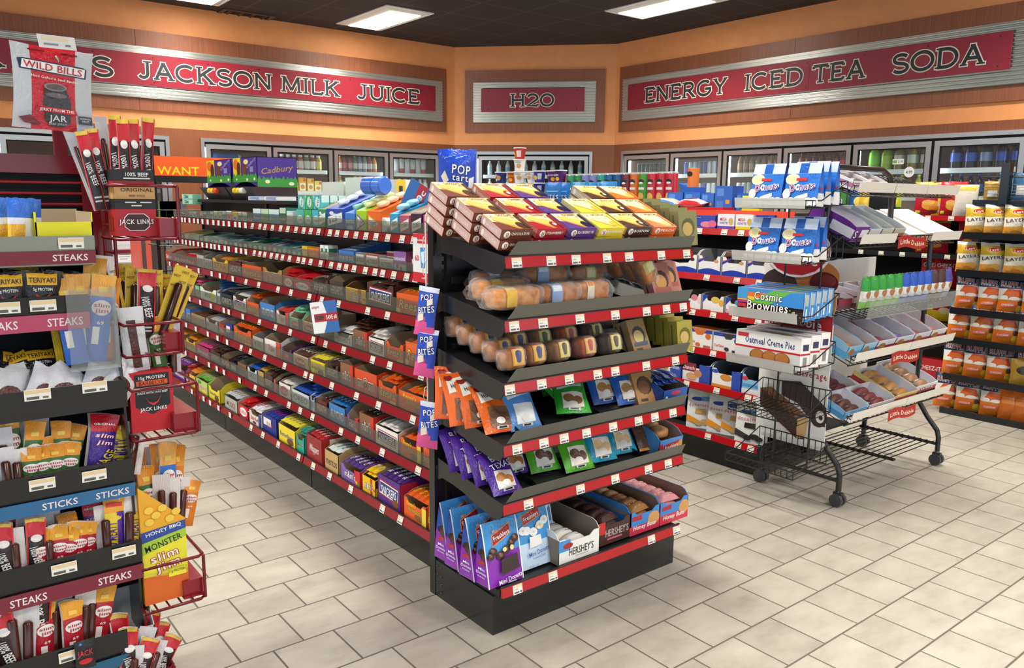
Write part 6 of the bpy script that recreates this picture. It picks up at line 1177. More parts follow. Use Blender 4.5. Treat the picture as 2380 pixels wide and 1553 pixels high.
def sbag(c, txt, c2): return bag(.14, .17, .05, c, [TX(txt, .5, .42, .17, '#eaf2f6', .8, o=c2), R(.1, .62, .9, .66, '#7fc4ea'), EL(.3, .16, .2, .1, '#7a5a4a')], rough=.002, sd=15).mesh('snack_bag')
B1, B2 = sbag('#2a78c4', 'BITES', '#173a7c'), sbag('#2f8cc8', 'NUTRI', '#173a7c')
for i, (px, me, X) in enumerate(((1286, B1, 3.7), (1306, B1, 3.78), (1348, B2, 3.70), (1368, B2, 3.78), (1392, B2, 3.86), (1412, B2, 3.70))):
    put('snack_bag', me, f'blue standing snack bag on the second gondola top, {nth(i)} from the cereal cups', 'snack bag', (X, ypx(px, X, 1.43), zt2+.002), (0, 0, -PI/2+.25), 'blue snack bags behind the pies')
for i, (px, c, c2, lk) in enumerate(((1548, '#3f7cc0', '#efe2cc', 'white and blue'), (1607, '#c0262e', '#f0d8c8', 'red and white'))):
    X = 3.68; m = bag(.17, .13, .06, lambda u, v: c if v < .2 or v > .85 else c2, [EL(.5, .5, .24, .2, '#8a3a34' if i else '#e8c070')], rough=.004, sd=20+i)
    single('snack_bag', m, f'{lk} cookie bag lying at the front edge of the second gondola top', 'snack bag', (X-.05, ypx(px, X, 1.37), zt2+.034), 0, rot=(-PI/2+.1, 0, -PI/2+.2))
single('display_tray', MB().box(-.15, .15, -.05, .05, 0, .022, M('#c8202a')), 'red tray under the red and white cookie bag', 'tray', (3.67, ypx(1625, 3.68, 1.36)-.06, zt2), -PI/2)
def cup(c, c2, f):
    m = MB().lathe([(.036, 0), (.046, .078)], M(c, 'gloss'), 16).lathe([(.049, .078), (.05, .082), (.049, .087)], M('#eae6e0', 'plastic'), 16)
    def S(u, v, o=0): a = PI*1.5+(u-.5)*2.4; r = .036+.010*v+o+.0004; return Vector((r*math.cos(a), r*math.sin(a), .078*v))
    draw(m, S, .1, .078, f, n=4, off=.0006); return m.mesh('cereal_cup')
CU = [('blue', cup('#23408c', '', [TX('FROSTED', .35, .75, .14, '#f2f2f2', .45), EL(.68, .5, .18, .26, '#e8923a'), EL(.35, .3, .2, .14, '#d8d0c0')])), ('orange-brown', cup('#b8541e', '', [TX('Cheerios', .5, .7, .18, '#f2c83a', .6), EL(.5, .3, .2, .18, '#e8a03a')])), ('white', cup('#e9e6e2', '', [EL(.55, .5, .18, .22, '#d8a860'), R(.2, .8, .7, .88, '#9a9aa8')])), ('maroon', cup('#8c2436', '', [TX('KRAVE', .5, .6, .2, '#f2ece6', .6)])), ('violet-blue', cup('#3a3a94', '', [EL(.4, .45, .16, .22, '#f2c21e'), R(.6, .3, .9, .85, '#d8dce4')])), ('purple', cup('#5a2a6c', '', [TX('RAISIN', .45, .65, .18, '#f2ece6', .5), EL(.6, .3, .16, .18, '#f2c21e')]))]
cols_ = [(1159, 0, (0, 0, 0)), (1182, 0, (0, 1, 1)), (1207, 1, (2, 2, 2, 2)), (1226, 0, (3, 3, 2)), (1247, 0, (4, 4, 4)), (1275, 0, (5, 4, 5)), (1299, 0, (4, 5, 5))]
for i, (px, nup, cs__) in enumerate(cols_):
    X = 3.93+.03*(i % 2)
    for k, ci in enumerate(cs__):
        put('cereal_cup', CU[ci][1], f'{CU[ci][0]} cereal cup, level {("one", "two", "three", "four")[k]} of the {nth(i)} stack from the corner cooler side', 'cereal cup', (X, ypx(1302, 3.93, 1.45)+.118*(6-i), zt2+.001+.089*k), (0, 0, -PI/2+.3*(i % 3)), 'stacked cereal cups')
put('cereal_cup', cup('#c23a2a', '', [EL(.3, .4, .15, .2, '#f0a82a'), R(.6, .2, .95, .8, '#e0d8d0')]), 'red cereal cup crowning the stacks', 'cereal cup', (3.93, ypx(1302, 3.93, 1.45)+.118*4, zt2+.001+.089*4), (0, 0, -PI/2))
# ================================================================ WHEELED WIRE RACK OF SNACK CAKES
TUB = M('#1f2022', 'gloss')
rk = thing('wire_display_rack', 'black wheeled wire rack of snack cakes with white side sign', 'display rack', (0, 0, 0))
RX0, RX1, RYP = 3.41, 4.41, 1.985
fr = MB(); arch = [(RX0, RYP, .36)] + [(RX0, RYP+.02, z) for z in (.8, 1.2, 1.46)] + [(RX0+.02, RYP+.03, 1.53), (RX0+.08, RYP+.03, 1.56), (RX1-.52, RYP+.03, 1.56), (RX1-.44, RYP+.03, 1.53), (RX1-.40, RYP+.03, 1.46), (RX1-.40, RYP+.03, 1.3)]
part('arch_tube', MB().tube(arch, .014, TUB, 8), rk)
part('post', MB().tube([(RX1, RYP, .36), (RX1, RYP+.0, 1.2)], .014, TUB, 8), rk)
part('back_post', MB().box(RX0+.30, RX0+.33, 2.2, 2.23, .1, 1.25, TUB), rk)
for x in (RX0, RX1):
    for s, yf in ((-1, 1.845), (1, 2.262)):
        part('leg', MB().tube([(x, RYP, .40), (x, RYP+.01*s, .34), (x, (RYP+yf)/2, .255), (x, yf-.012*s, .19), (x, yf, .15), (x, yf, .075)], .0135, TUB, 8), rk)
        c = MB()
        for d_ in (-.016, .016): c.tube([(x+d_-.009, yf, .031), (x+d_+.009, yf, .031)], .031, M('#3a3c40', 'plastic'), 14, False)
        c.box(x-.012, x+.012, yf-.02, yf+.02, .04, .068, M('#2a2b2d', 'plastic')); c.tube([(x, yf, .06), (x, yf, .085)], .005, CHROME, 6)
        part('caster', c, rk)
base = MB()
for i in range(13): y = 1.87+.4*i/12; base.tube([(RX0, y, .125), (RX1, y, .125)], .003, TUB, 5)
base.box(RX0+.52, RX0+.545, 1.85, 2.28, .112, .122, TUB); base.box(RX0, RX0+.02, 1.85, 2.28, .112, .124, TUB); base.box(RX1-.02, RX1, 1.85, 2.28, .112, .124, TUB)
part('bottom_grid', base, rk)
RL = [(1.435, 1.90, 20), (1.205, 1.87, 24), (.885, 1.85, 10), (.672, 1.85, 22), (.392, 1.845, 22)]   # front edge z, y, tilt (degrees)
CREAM = M('#ddd8cc', 'plastic')
def sl(L, dep): z, y, t = RL[L]; return y+dep*math.cos(math.radians(t)), z+dep*math.sin(math.radians(t))
for L, (z, y, t) in enumerate(RL):
    m = MB(); dp = .30
    for i in range(24):
        x = RX0+.01+(RX1-RX0-.02)*i/23; ya, za = sl(L, dp); m.tube([(x, y-.012, z+.04), (x, y, z-.004), (x, ya, za)], .0026, TUB, 4)
    for k in range(4): yb, zb_ = sl(L, dp*k/3); m.tube([(RX0, yb, zb_-.005), (RX1, yb, zb_-.005)], .0034, TUB, 5)
    m.tube([(RX0, y-.012, z+.04), (RX1, y-.012, z+.04)], .0034, TUB, 5)
    part('wire_shelf', m, rk)
    if L != 2:
        for a, b in {0: ((0, .33), (.335, .65), (.655, 1)), 1: ((0, .32), (.68, 1))}.get(L, ((0, .52), (.52, 1))):
            xa, xb = RX0+.03+(RX1-RX0)*a, RX0+.03+(RX1-RX0)*b
            part('label_channel', MB().slab([(xa, y-.016, z+.012), (xb-.004, y-.016, z+.012), (xb-.004, y-.028, z+.056), (xa, y-.028, z+.056)], (0, -1, .3), .003, CREAM), rk)
    else: part('clear_front', MB().slab([(RX0+.1, y-.016, z-.01), (RX1, y-.016, z-.01), (RX1, y-.03, z+.07), (RX0+.1, y-.03, z+.07)], (0, -1, .2), .002, clear('#eef0ee', .93, .08, .4)), rk)
    if L in (1, 3, 4):
        xm = RX0+.5; rb_ = MB(); zr = z-.012 if L > 1 else z+.012
        S = lambda u, v, o=0: Vector((xm-.14+.28*u, y-.02-o-.004*L % .01, zr-.03+.055*v+.008*math.sin(u*2*PI)))
        rb_.grid(S, 10, 1, M('#a8261f')); draw(rb_, S, .28, .055, [TX('Little Debbie', .5, .5, .42, '#f0dfc8', .85)], off=.001)
        part('ribbon_sign', rb_, rk)
# white side sign facing -x
sg = MB(); XS = RX0-.016
def SS(u, v, o=0): return Vector((XS-o, 2.30-.375*u, .245+v))      # u along towards the camera, v metres up
sg.slab([SS(0, .02), SS(.03, 0), SS(.97, 0), SS(1, .02), SS(1, .62), SS(1.06, .62), SS(1.06, .5), SS(1.0, .44), SS(1.0, .62), SS(0, .62)] if 0 else [SS(0, .02), SS(.03, 0), SS(.97, 0), SS(1, .02), SS(1, .60), SS(0, .60)], (-1, 0, 0), .004, M('#eceae8'))
TXS = lambda *a, **k: TX(*a, **k)
draw(sg, lambda u, v, o=0: SS(u, v*.6, o), .375, .6, [TX('Grab A Snack', .5, .69, .075, '#a3262c', .76, o='#f4f0ee'), TX('with your Beverage', .52, .595, .06, '#a3262c', .9, o='#f4f0ee'),
  PG([(.35, .5), (.62, .52), (1.0, .35), (1.0, .2), (.85, .19), (.6, .34), (.36, .38)], '#4a3c3c'), EL(.9, .27, .12, .085, '#3a2a2a'), EL(.92, .27, .06, .05, '#ece8e4'), EL(.93, .265, .028, .02, '#3a2a2a'),
  PG([(.04, .40), (.2, .43), (.76, .25), (.72, .06), (.62, .05), (.05, .26)], '#4a3228'), PG([(.06, .40), (.2, .43), (.76, .25), (.6, .21)], '#8a6246'), PG([(.6, .21), (.77, .26), (.74, .09), (.62, .05)], '#d8b078')] + [PG([(.1+.08*k, .405-.025*k), (.12+.08*k, .41-.025*k), (.17+.08*k, .355-.025*k), (.15+.08*k, .35-.025*k)], '#5c3c2a') for k in range(6)])
part('side_sign', sg, rk)
rs = MB(); S = lambda u, v, o=0: Vector((XS-.006-o-.012*math.sin(u*PI), 2.30-.375*u, .775+.12*v+.02*math.sin(u*3.4)))
rs.grid(S, 14, 2, M('#b3202a')); rs.grid(lambda u, v: S(1-u, v)+Vector((.003, 0, 0)), 14, 2, M('#f0eeec'))
draw(rs, S, .375, .12, [TX('Debbie', .62, .5, .42, '#f4f0ee', .5), TX('Little', .2, .5, .42, '#f4f0ee', .28), R(0, .94, 1, 1, '#f0eeec'), R(0, 0, 1, .06, '#f0eeec')], off=.002, n=4)
part('ribbon_sign', rs, rk)
ck = MB()
def disc(cu, cv, ru, rv, c, th=.004, o=0, a0=0, a1=360):
    pts = [SS(cu+ru*math.cos(math.radians(a0+(a1-a0)*k/26)), cv+rv*math.sin(math.radians(a0+(a1-a0)*k/26)), o) for k in range(27)]; ck.slab(pts, (-1, 0, 0), th, M(c))
disc(.72, .70, .30, .12, '#d9a070'); disc(.72, .70, .12, .05, '#c88a58', .004, .002); disc(.66, .82, .38, .075, '#b8733a', .004, .003); disc(.84, .79, .19, .05, '#5a1a1c', .004, .006); disc(.89, .80, .11, .028, '#7c2a28', .003, .008)
disc(.22, .86, .24, .1, '#e9e6e2', .004, .002); disc(.22, .76, .26, .08, '#3a2a2a', .004, .004); disc(.45, .70, .3, .05, '#2e2424', .003, .005); disc(.3, .64, .3, .05, '#efece8', .003, .001)
part('cookie_picture', ck, rk)
ov = MB(); S = lambda u, v, o=0: Vector((XS-.008-o, 2.30-.34*u, 1.05+.25*v))
pts = [S(.5+.5*math.cos(k*PI/16), .5+.5*math.sin(k*PI/16)) for k in range(32)]; ov.slab(pts, (-1, 0, 0), .004, M('#f0eeec')); draw(ov, S, .34, .25, [EL(.5, .5, .47, .46, '#b3202a'), TX('STOP', .6, .60, .2, '#f4eeec', .5), TX('here', .62, .33, .18, '#f4eeec', .4)], off=.001)
part('oval_sign', ov, rk)
wo = MB(); pts = [Vector((RX1-.22+.2*math.cos(k*PI/16), 2.2+.0, 1.27+.09*math.sin(k*PI/16))) for k in range(32)]; wo.slab(pts[::-1], (0, -1, 0), .004, M('#e6e6e2')); part('white_oval_sign', wo, rk)
part('back_sign', MB().slab([(RX0+.28, 2.285, .3), (RX1+.02, 2.285, .3), (RX1+.02, 2.285, 1.1), (RX0+.28, 2.285, 1.1)], (0, -1, 0), .004, M('#dcdcda')), rk)
# side baskets facing -x
def basket(z, full, dep=.28, tilt=.12, y0=1.90, y1=2.265, hh=.035):
    m = MB(); xo, xi = RX0-.02-dep, RX0-.03
    zi = z+.02
    for k in range(13):
        y = y0+(y1-y0)*k/12; m.tube([(xo, y, z+hh), (xo, y, z), (xi, y, zi), (xi, y, zi+.10)], .0022, TUB, 4)
    for x, zz in ((xo, z), (xo, z+hh), (xo+dep*.5, z+.01), (xi, zi), (xi, zi+.1)): m.tube([(x, y0, zz), (x, y1, zz)], .003, TUB, 5)
    for y in (y0, y1): m.tube([(xo, y, z+hh), (xo+.07, y, z+hh), (xi, y, zi+.1)], .003, TUB, 5)
    part('wire_basket', m, rk)
    if full: part('label_channel', MB().slab([(xo-.006, y1+.02, z+.0), (xo-.006, y0+.03, z+.0), (xo-.014, y0+.03, z+.045), (xo-.014, y1+.02, z+.045)], (-1, 0, .2), .003, clear('#f2f2ee', .45, .3, .2)), rk)
    return xo, xi
BK = [1.372, 1.135, .875, .655, .425, .175]
bk = [basket(z, i < 4) for i, z in enumerate(BK)]
for y, z1 in ((2.13, 1.42), (1.95, 1.36)): part('basket_rod', MB().tube([(RX0-.11, y, .18), (RX0-.11, y, z1)], .0045, TUB, 6), rk)
xo = bk[0][0]
lf = [R(.36, .76, .62, .99, '#1f5ab4'), EL(.2, .62, .22, .13, '#ece2b0'), EL(.2, .62, .1, .06, '#d8ccA0'.lower()), R(.32, .58, .64, .65, '#c8323a'), EL(.4, .43, .075, .075, '#f4f4f0'), EL(.4, .43, .03, .03, '#2a72cc'), TX('D', .24, .42, .17, '#c8283a', .16, o='#fff'), TX('nuts', .68, .46, .15, '#7a2a7c', .44, rot=8, o='#fff'), PG([(.3, .16), (.5, .12), (.74, .22), (.72, .3), (.4, .22)], '#f2f2ee')] + [EL(.08+.17*k, .1, .13, .1, '#f0f0ec') for k in range(6)] + [EL(.1, .28, .12, .12, '#eeeeea'), TX('2.19', .8, .72, .05, '#1f3f9a', .2)]
LD = gusset(.158, .185, .06, lambda u, v: '#2a72cc' if v < .76 else '#c3d3ec', lf, [], [R(0, 0, 1, .3, '#e6e6e4'), TX('nuts', .5, .42, .1, '#c8283a', .6)], lcol=lambda u, v: '#2466c0' if v > .1 else '#e8e8e4').mesh('donut_bag')
for lev, n in ((0, 4), (1, 3)):
    for k in range(n):
        y = (2.155, 1.98)[k % 2] if k < 2 else 1.985+(.0 if k == 2 else -.002); X = xo+.055+(.065*(k-1) if k > 1 else 0)
        put('donut_bag', LD, f'blue and white powdered donut bag, {("rear", "front", "behind the front", "deepest")[k]} one in the {("top", "second")[lev]} side basket', 'donut bag', (X, y, BK[lev]+.010+(.008 if k > 1 else 0)), (-.05, 0, -PI/2+.03), f'donut bags in the {("top", "second")[lev]} side basket')
cb_ = [R(0, 0, 1, .45, '#3a2424')] + [EL((k*37 % 100)/100, .08+.3*((k*53 % 100)/100), .012, .03, ('#e8c83a', '#4a9ad0', '#e05a4a', '#6ab04a', '#e8e4dc')[k % 5]) for k in range(26)] + [R(0, .45, 1, .6, '#b83a8a'), R(0, .55, 1, .72, '#f2c83a'), R(.0, .7, 1, .86, '#e8702a'), PG([(.15, .45), (.55, .98), (1, .98), (1, .6), (.8, .45)], '#6ab84a'), PG([(.5, .45), (.8, .95), (1, .98), (1, .45)], '#3a8ad8'), R(0, .6, .16, 1, '#4a9ad8'), R(.02, .3, .15, .42, '#c8323a'), TX('Cosmic', .48, .76, .3, '#f8f6f0', .42, o='#2a2a2a'), TX('Brownies', .48, .42, .34, '#f8f6f0', .62, o='#2a1a1a')]
CBm = carton(.34, .045, .10, '#3f94d8', cb_, l=[R(.1, .1, .4, .6, '#e8eef4'), R(.5, .6, .9, .9, '#7c2a8a')], r=[R(.1, .15, .45, .6, '#e8eef4')]).mesh('snack_box')
CBm = carton(.34, .045, .125, '#3f94d8', cb_, r=[R(.15, .55, .75, .95, '#b8bcc0'), R(.35, .1, .6, .45, '#eef2f4'), R(0, 0, .08, 1, '#e8f0f6')], t=[R(0, .2, 1, .5, '#e88aa0'), R(.1, .5, .8, .8, '#f0b83a')]).mesh('snack_box')
for k in range(5): put('snack_box', CBm, f'rainbow brownie box standing upright, {nth(k)} from the front of the side basket', 'snack box', (xo+.035+.047*k, 2.085, BK[2]+.009+.003*k), (-.05, 0, -PI/2), 'rainbow brownie boxes')
of = [R(0, 0, 1, .48, '#d8d8d8'), R(0, .46, 1, .52, '#c8242e'), TX('Oatmeal Creme Pies', .53, .73, .22, '#2a3a7c', .76), R(.03, .8, .2, .92, '#c8323a'), R(.02, .06, .2, .16, '#b8404a')]
for a in (.36, .55, .74): of += [EL(a, .26, .12, .2, '#8a5426'), EL(a, .28, .1, .16, '#b8793a'), EL(a-.02, .09, .08, .03, '#f2eee6')]
OPm = carton(.34, .075, .145, '#f0efed', of, r=[R(0, .46, 1, .52, '#c8242e'), R(.3, .1, .7, .4, '#8e8e8e'), R(.2, .6, .8, .8, '#3a3a5c')], t=[R(.1, .1, .9, .4, '#b8a08a'), EL(.5, .6, .3, .2, '#a8743e'), R(0, .9, 1, 1, '#c8242e')]).mesh('snack_box')
for k in range(3): put('snack_box', OPm, f'white oatmeal pie box, {nth(k)} from the front of the side basket', 'snack box', (xo+.05+.078*k, 2.085, BK[3]+.011+.005*k), (-.05, 0, -PI/2), 'oatmeal pie boxes')
# goods on the front shelves of the rack
def rtray(L, xa, xb, col, inn, f, label, cakes, dep=.03, ln=.24, h=.05, bc='#7a4a34', boc=(), n=4, r=()):
    w = xb-xa-.006; m = tray(w, ln, h, h*.85, col, f, r, f[:1], '#cfccd2' if inn is None else inn)
    z, y, t = RL[L]; yy, zz = sl(L, dep+ln/2)
    single('snack_tray', m, label, 'snack tray', ((xa+xb)/2, yy-.0, zz+.009), 0, rot=(math.radians(t), 0, 0))
    if cakes:
        me = bar(min(w*.9, .11), ln/(n+.6)*.9, .022, bc, boc).mesh('wrapped_cake')
        for k in range(n):
            d_ = dep+ln*(k+.6)/(n+.2); a, b = sl(L, d_); tt = math.radians(t)
            put('wrapped_cake', me, f'{cakes} in the {label.split(",")[0]}', 'wrapped cake', ((xa+xb)/2, a-.03*math.sin(tt), b+.004+.03*math.cos(tt)), (tt+random.uniform(-.05, .05), 0, random.uniform(-.08, .08)), f'cakes in the {label.split(",")[0]}')
X = lambda u: RX0+.02+(RX1-RX0)*u
rb6 = [R(.1, .5, .9, .7, '#e8a03a'), R(.1, .3, .9, .5, '#d8607a'), R(.1, .7, .9, .85, '#5aa0d8')]
rtray(0, X(.02), X(.17), '#e6e4e2', None, [R(0, .3, 1, .8, '#b07a9a'), TX('Brownies', .5, .5, .4, '#fff', .8)], 'white brownie tray at the post end of the rack top shelf', 'rainbow-wrapped brownie', bc='#5a4a52', boc=rb6)
rtray(0, X(.175), X(.33), '#e6e4e2', None, [R(0, .3, 1, .8, '#5aa0c8')], 'second white brownie tray on the rack top shelf', 'rainbow-wrapped brownie', bc='#6a5a5a', boc=rb6)
rtray(1, X(-.01), X(.12), '#6a2a8a', None, [R(.5, .2, 1, .8, '#f0eef2'), TX('S', .2, .5, .5, '#fff', .2)], 'purple swirl cake tray, first on the second rack shelf', 'purple-wrapped cake', bc='#6a3a7c', boc=[R(.3, .2, .6, .8, '#3a2a30')], h=.085)
rtray(1, X(.125), X(.235), '#d8d6d8', None, [R(0, 0, 1, .6, '#6a4a6a')], 'grey cake tray, second on the second rack shelf', 'blue-wrapped cake', bc='#6a9ab8', boc=[R(.3, .2, .6, .8, '#8a4a4a')], h=.07)
rtray(1, X(.24), X(.35), '#cfc8b8', None, [R(0, 0, 1, .6, '#8a6a4a')], 'tan cake tray, third on the second rack shelf', 'green-wrapped cake', bc='#5a9a8a', boc=[R(.3, .2, .6, .8, '#8a5a4a')], h=.07)
rtray(1, X(.355), X(.47), '#c2b8a8', None, [R(0, 0, 1, .6, '#a86a4a')], 'brown cake tray, fourth on the second rack shelf', 'teal-wrapped cake', bc='#4a8a7a', boc=[R(.3, .2, .6, .8, '#9a6a5a')], h=.07)
for k, (a, b) in enumerate(((.475, .66), (.665, .98))):
    z, y, t = RL[1]; yy, zz = sl(1, .15); single('cake_tray_lid', MB().box(-.5*(b-a)+.005, .5*(b-a)-.005, -.14, .14, 0, .035+.005*k, M('#ded6cc')), f'{("cream", "long white")[k]} closed tray on the second rack shelf', 'snack tray', (X((a+b)/2), yy, zz+.009), 0, rot=(math.radians(t), 0, 0))
for i, (a, b, c, lab, bc) in enumerate(((.0, .13, '#8c2a3a', 'dark red', '#5a2a2c'), (.135, .26, '#e2e0e4', 'white and maroon', '#8a4a54'), (.265, .38, '#dedce2', 'white and navy', '#4a4a7c'), (.385, .52, '#e2e0e2', 'white and brown', '#7a5a44'))):
    rtray(2, X(a), X(b), c, None, [R(0, 0, 1, .5, '#6a3a44')], f'{lab} cake tray, {nth(i)} along the third rack shelf', f'wrapped {lab} cake', bc=bc, h=.06, ln=.2, dep=.09)
def muffin(c, c2): return bag(.078, .165, .05, lambda u, v: c if v > .62 else ('#e4e0da' if v > .3 else c2), [EL(.5, .5, .26, .1, '#a8744a'), R(.1, .34, .9, .4, '#cfc8c0')], rough=.003, sd=31).mesh('muffin_bag')
MF = {'green': muffin('#2f9a3a', '#8fc46a'), 'blue': muffin('#2a5ac0', '#6a7ab8'), 'brown': muffin('#4a3230', '#7a6a64'), 'violet-blue': muffin('#4a4a9c', '#8a8ab0')}
order = ['green']*5+['blue']*4+['brown']*2+['violet-blue']
for i, k in enumerate(order):
    z, y, t = RL[2]; put('muffin_bag', MF[k], f'{k} topped muffin bag, {nth(i)} along the clear front of the rack', 'muffin bag', (X(.135+.076*i), y+.045, z+.016), (.12, 0, random.uniform(-.1, .1)), 'muffin bags along the rack front')
for i, (a, b, c, lab, bc) in enumerate(((-.01, .12, '#8fc4e4', 'pale blue cookie', '#b8783a'), (.125, .25, '#a8d0e8', 'sky blue', '#8a5a4a'), (.255, .43, '#dfe0e8', 'white', '#8a3a44'), (.435, .62, '#dcdce6', 'second white', '#6a5a8a'), (.625, .80, '#e0e0e6', 'third white', '#9a4a4a'), (.805, .98, '#dcdce2', 'last white', '#a85a54'))):
    rtray(3, X(a), X(b), c, None, [R(0, 0, 1, .55, '#5aa8d8' if i < 2 else '#a83a44'), EL(.3, .5, .2, .3, '#b8793a')], f'{lab} tray, fourth rack shelf', 'wrapped snack', bc=bc, h=.075, ln=.26, n=3)
for i, (a, b, c, lab, bc, d0) in enumerate(((-.01, .2, '#7fb8e0', 'front pale blue', '#5a3430', .02), (.205, .46, '#e4e4ea', 'front white', '#7c3a3a', .02), (-.01, .1, '#d8dce4', 'rear small white', '#6a3a3c', .17), (.105, .34, '#e8e6ea', 'rear white', '#6a2a34', .17), (.47, .72, '#f0dc8a', 'yellow peanut bar', '#b8844a', .03), (.725, .98, '#e8e6e6', 'rear corner', '#a87a54', .05))):
    rtray(4, X(a), X(b), c, None, [R(0, 0, 1, .6, '#4a90c8' if i == 0 else '#b8404a'), TX('Nutty Buddy' if i == 4 else 'Swiss', .5, .5, .4, '#fff' if i != 4 else '#a8322a', .7)], f'{lab} tray, lowest rack shelf', 'wrapped snack bar', bc=bc, h=.05, ln=.145 if i < 4 else .24, dep=d0, n=3 if i < 4 else 4, boc=[R(.1, .2, .9, .4, '#c8a098')])
# ================================================================ CHIP RACK (faces -x, leaves the picture)
ch = thing('chip_rack', 'black metal rack of chip bags standing behind the wheeled wire rack', 'display rack')
CX_ = [(1.405, 5.74, 1.42), (1.195, 5.63, 0), (.95, 5.6, 0), (.70, 5.57, 0), (.505, 5.56, 0), (.255, 5.56, 0), (.02, 5.56, 0)]
CYA, CYB = 2.34, 1.0
for L, (z, x, _) in enumerate(CX_):
    m = MB().box(x, x+.02, CYB, CYA, z-.022 if L else z-.02, z+.022, STEELBLK).box(x+.02, x+.34, CYB, CYA, z-.014, z-.008, STEELBLK); part('shelf', m, ch)
part('back_frame', MB().box(5.9, 5.95, CYB, CYA, 0, 1.40, DARK), ch)
p = ony(2288, 374, 2.22); part('post', MB().box(5.70, 5.76, 2.12, 2.17, 1.40, 1.66, STEELBLK), ch)
wb = MB(); z0 = 1.425
for k in range(6): wb.tube([(5.72, 2.30, z0+.02*k), (5.72, 1.05, z0+.02*k)], .002, WIRE, 4)
for k in range(8): wb.tube([(5.72, 2.30-.17*k, z0), (5.735, 2.30-.17*k, z0+.14-.012*k)], .002, WIRE, 4)
wb.tube([(5.73, 2.30, z0+.15), (5.73, 2.1, z0+.15), (5.73, 1.05, z0+.04)], .003, WIRE, 5); wb.tube([(5.73, 2.30, z0+.15), (5.95, 2.30, z0+.15)], .002, WIRE, 4)
part('top_wire_guard', wb, ch)
def chip(kind):
    if kind == 'L': return bag(.152, .20, .07, lambda u, v: '#e9e6de' if v > .93 or u > .82 and v < .3 else ('#c9a52e' if v > .62 else ('#e6dfcc' if v > .3 else '#e0953a')), [EL(.5, .76, .26, .1, '#f2c21e'), EL(.52, .78, .24, .07, '#c8242e'), TX('Lays', .52, .78, .085, '#f8f4ee', .34, rot=10), TX('LAYERS', .5, .52, .11, '#2a2623', .85, rot=6), EL(.3, .2, .2, .1, '#e8a84a'), EL(.62, .22, .22, .11, '#f0b85a'), EL(.46, .12, .2, .08, '#d88a2e'), PG([(.8, .75), (.98, .8), (.95, .98), (.7, .97)], '#4a3c20')], '#8a6a2e', rough=.004, sd=41)
    return bag(.168, .235, .08, lambda u, v: '#1f3a5c' if v > .66 else ('#e6e2da' if v > .40 else '#e07a22'), [TX('RUFFLES', .5, .82, .14, '#8c1f34', .84, rot=-4, o='#efe8e0'), PG([(.12, .5), (.3, .7), (.74, .68), (.84, .48), (.5, .4)], '#d8501e'), EL(.45, .56, .26, .09, '#e06a2a'), EL(.2, .46, .14, .06, '#f2ece0'), EL(.56, .44, .2, .05, '#f4f0e6'), PG([(.1, .18), (.6, .22), (.58, .34), (.1, .3)], '#e86a4a'), TX('CHEDDAR', .35, .26, .055, '#f4ece0', .42), EL(.8, .14, .16, .12, '#e8bc3a'), EL(.78, .32, .09, .07, '#5a3c30')], '#1f3a5c', rough=.004, sd=43)
LYm, RFm = chip('L').mesh('chip_bag'), chip('R').mesh('chip_bag')
rows_ = [(1, LYm, 'gold and white', [(2272, 0), (2318, 0), (2364, 0), (2410, 0)]), (2, LYm, 'gold and white', [(2252, 0), (2307, 0), (2364, 0), (2425, 0)]), (3, RFm, 'blue and orange', [(2252, 0), (2305, 0), (2352, 0), (2410, 0)]), (4, RFm, 'blue and orange', [(2234, 0), (2286, 0), (2341, 0), (2400, 0)]), (5, RFm, 'blue and orange', [(2222, 0), (2271, 0), (2325, 0), (2392, 0)]), (6, RFm, 'blue and orange', [(2202, 0), (2252, 0), (2310, 0)])]
for L, me, lk, ps in rows_:
    z, x, _ = CX_[L]
    for k, (px, _q) in enumerate(ps):
        X = x+.115; put('chip_bag', me, f'{lk} chip bag, {nth(k)} from the aisle end, {("top", "second", "third", "fourth", "fifth", "lowest")[L-1]} row of the chip rack', 'chip bag', (X, ypx(px, X, z+.09), z+.001), (-.06+.02*(k % 2), 0, -PI/2+.42+random.uniform(-.05, .05)), 'chip bags on the chip rack')
z, x, _ = CX_[6]; og = bag(.16, .22, .07, '#d8702a', [R(.1, .5, .9, .7, '#e88a44')], rough=.005, sd=47).mesh('chip_bag')
for k, px in enumerate((2352, 2384)): put('chip_bag', og, f'plain orange chip bag, {("first", "second")[k]} at the end of the lowest row', 'chip bag', (x+.11, ypx(px, x+.11, .1), z-.006), (-.1, 0, -PI/2+.3), 'plain orange chip bags')
gld = bag(.15, .18, .06, '#a8842e', [EL(.5, .6, .3, .15, '#3a2a18')], rough=.005, sd=48); single('chip_bag', gld, 'dull gold bag at the edge of the fifth chip row', 'chip bag', (CX_[5][1]+.08, ypx(2378, CX_[5][1]+.08, .33), CX_[5][0]), -PI/2+.4)
# clear plastic packs and bags on top of the chip rack
for k, (px, c, lk) in enumerate(((2306, '#b08a3a', 'gold'), (2340, '#8fb4c8', 'pale blue'), (2372, '#3a6a94', 'dark blue'), (2352, '#c8c4bc', 'grey'))):
    X = 5.80+.035*(k % 2); m = bag(.10, .15+.05*(k in (1, 2)), .05, c, [R(.2, .3, .8, .6, '#e9e6e0'), R(.0, .85, 1, .97, '#1f4a6c' if k in (1, 2) else c)], rough=.003, sd=50+k)
    single('snack_bag', m, f'{lk} bag standing behind the wire guard on top of the chip rack', 'snack bag', (X+.04*(k > 2), ypx(px, X, 1.48), 1.405-.006), -PI/2+.5)
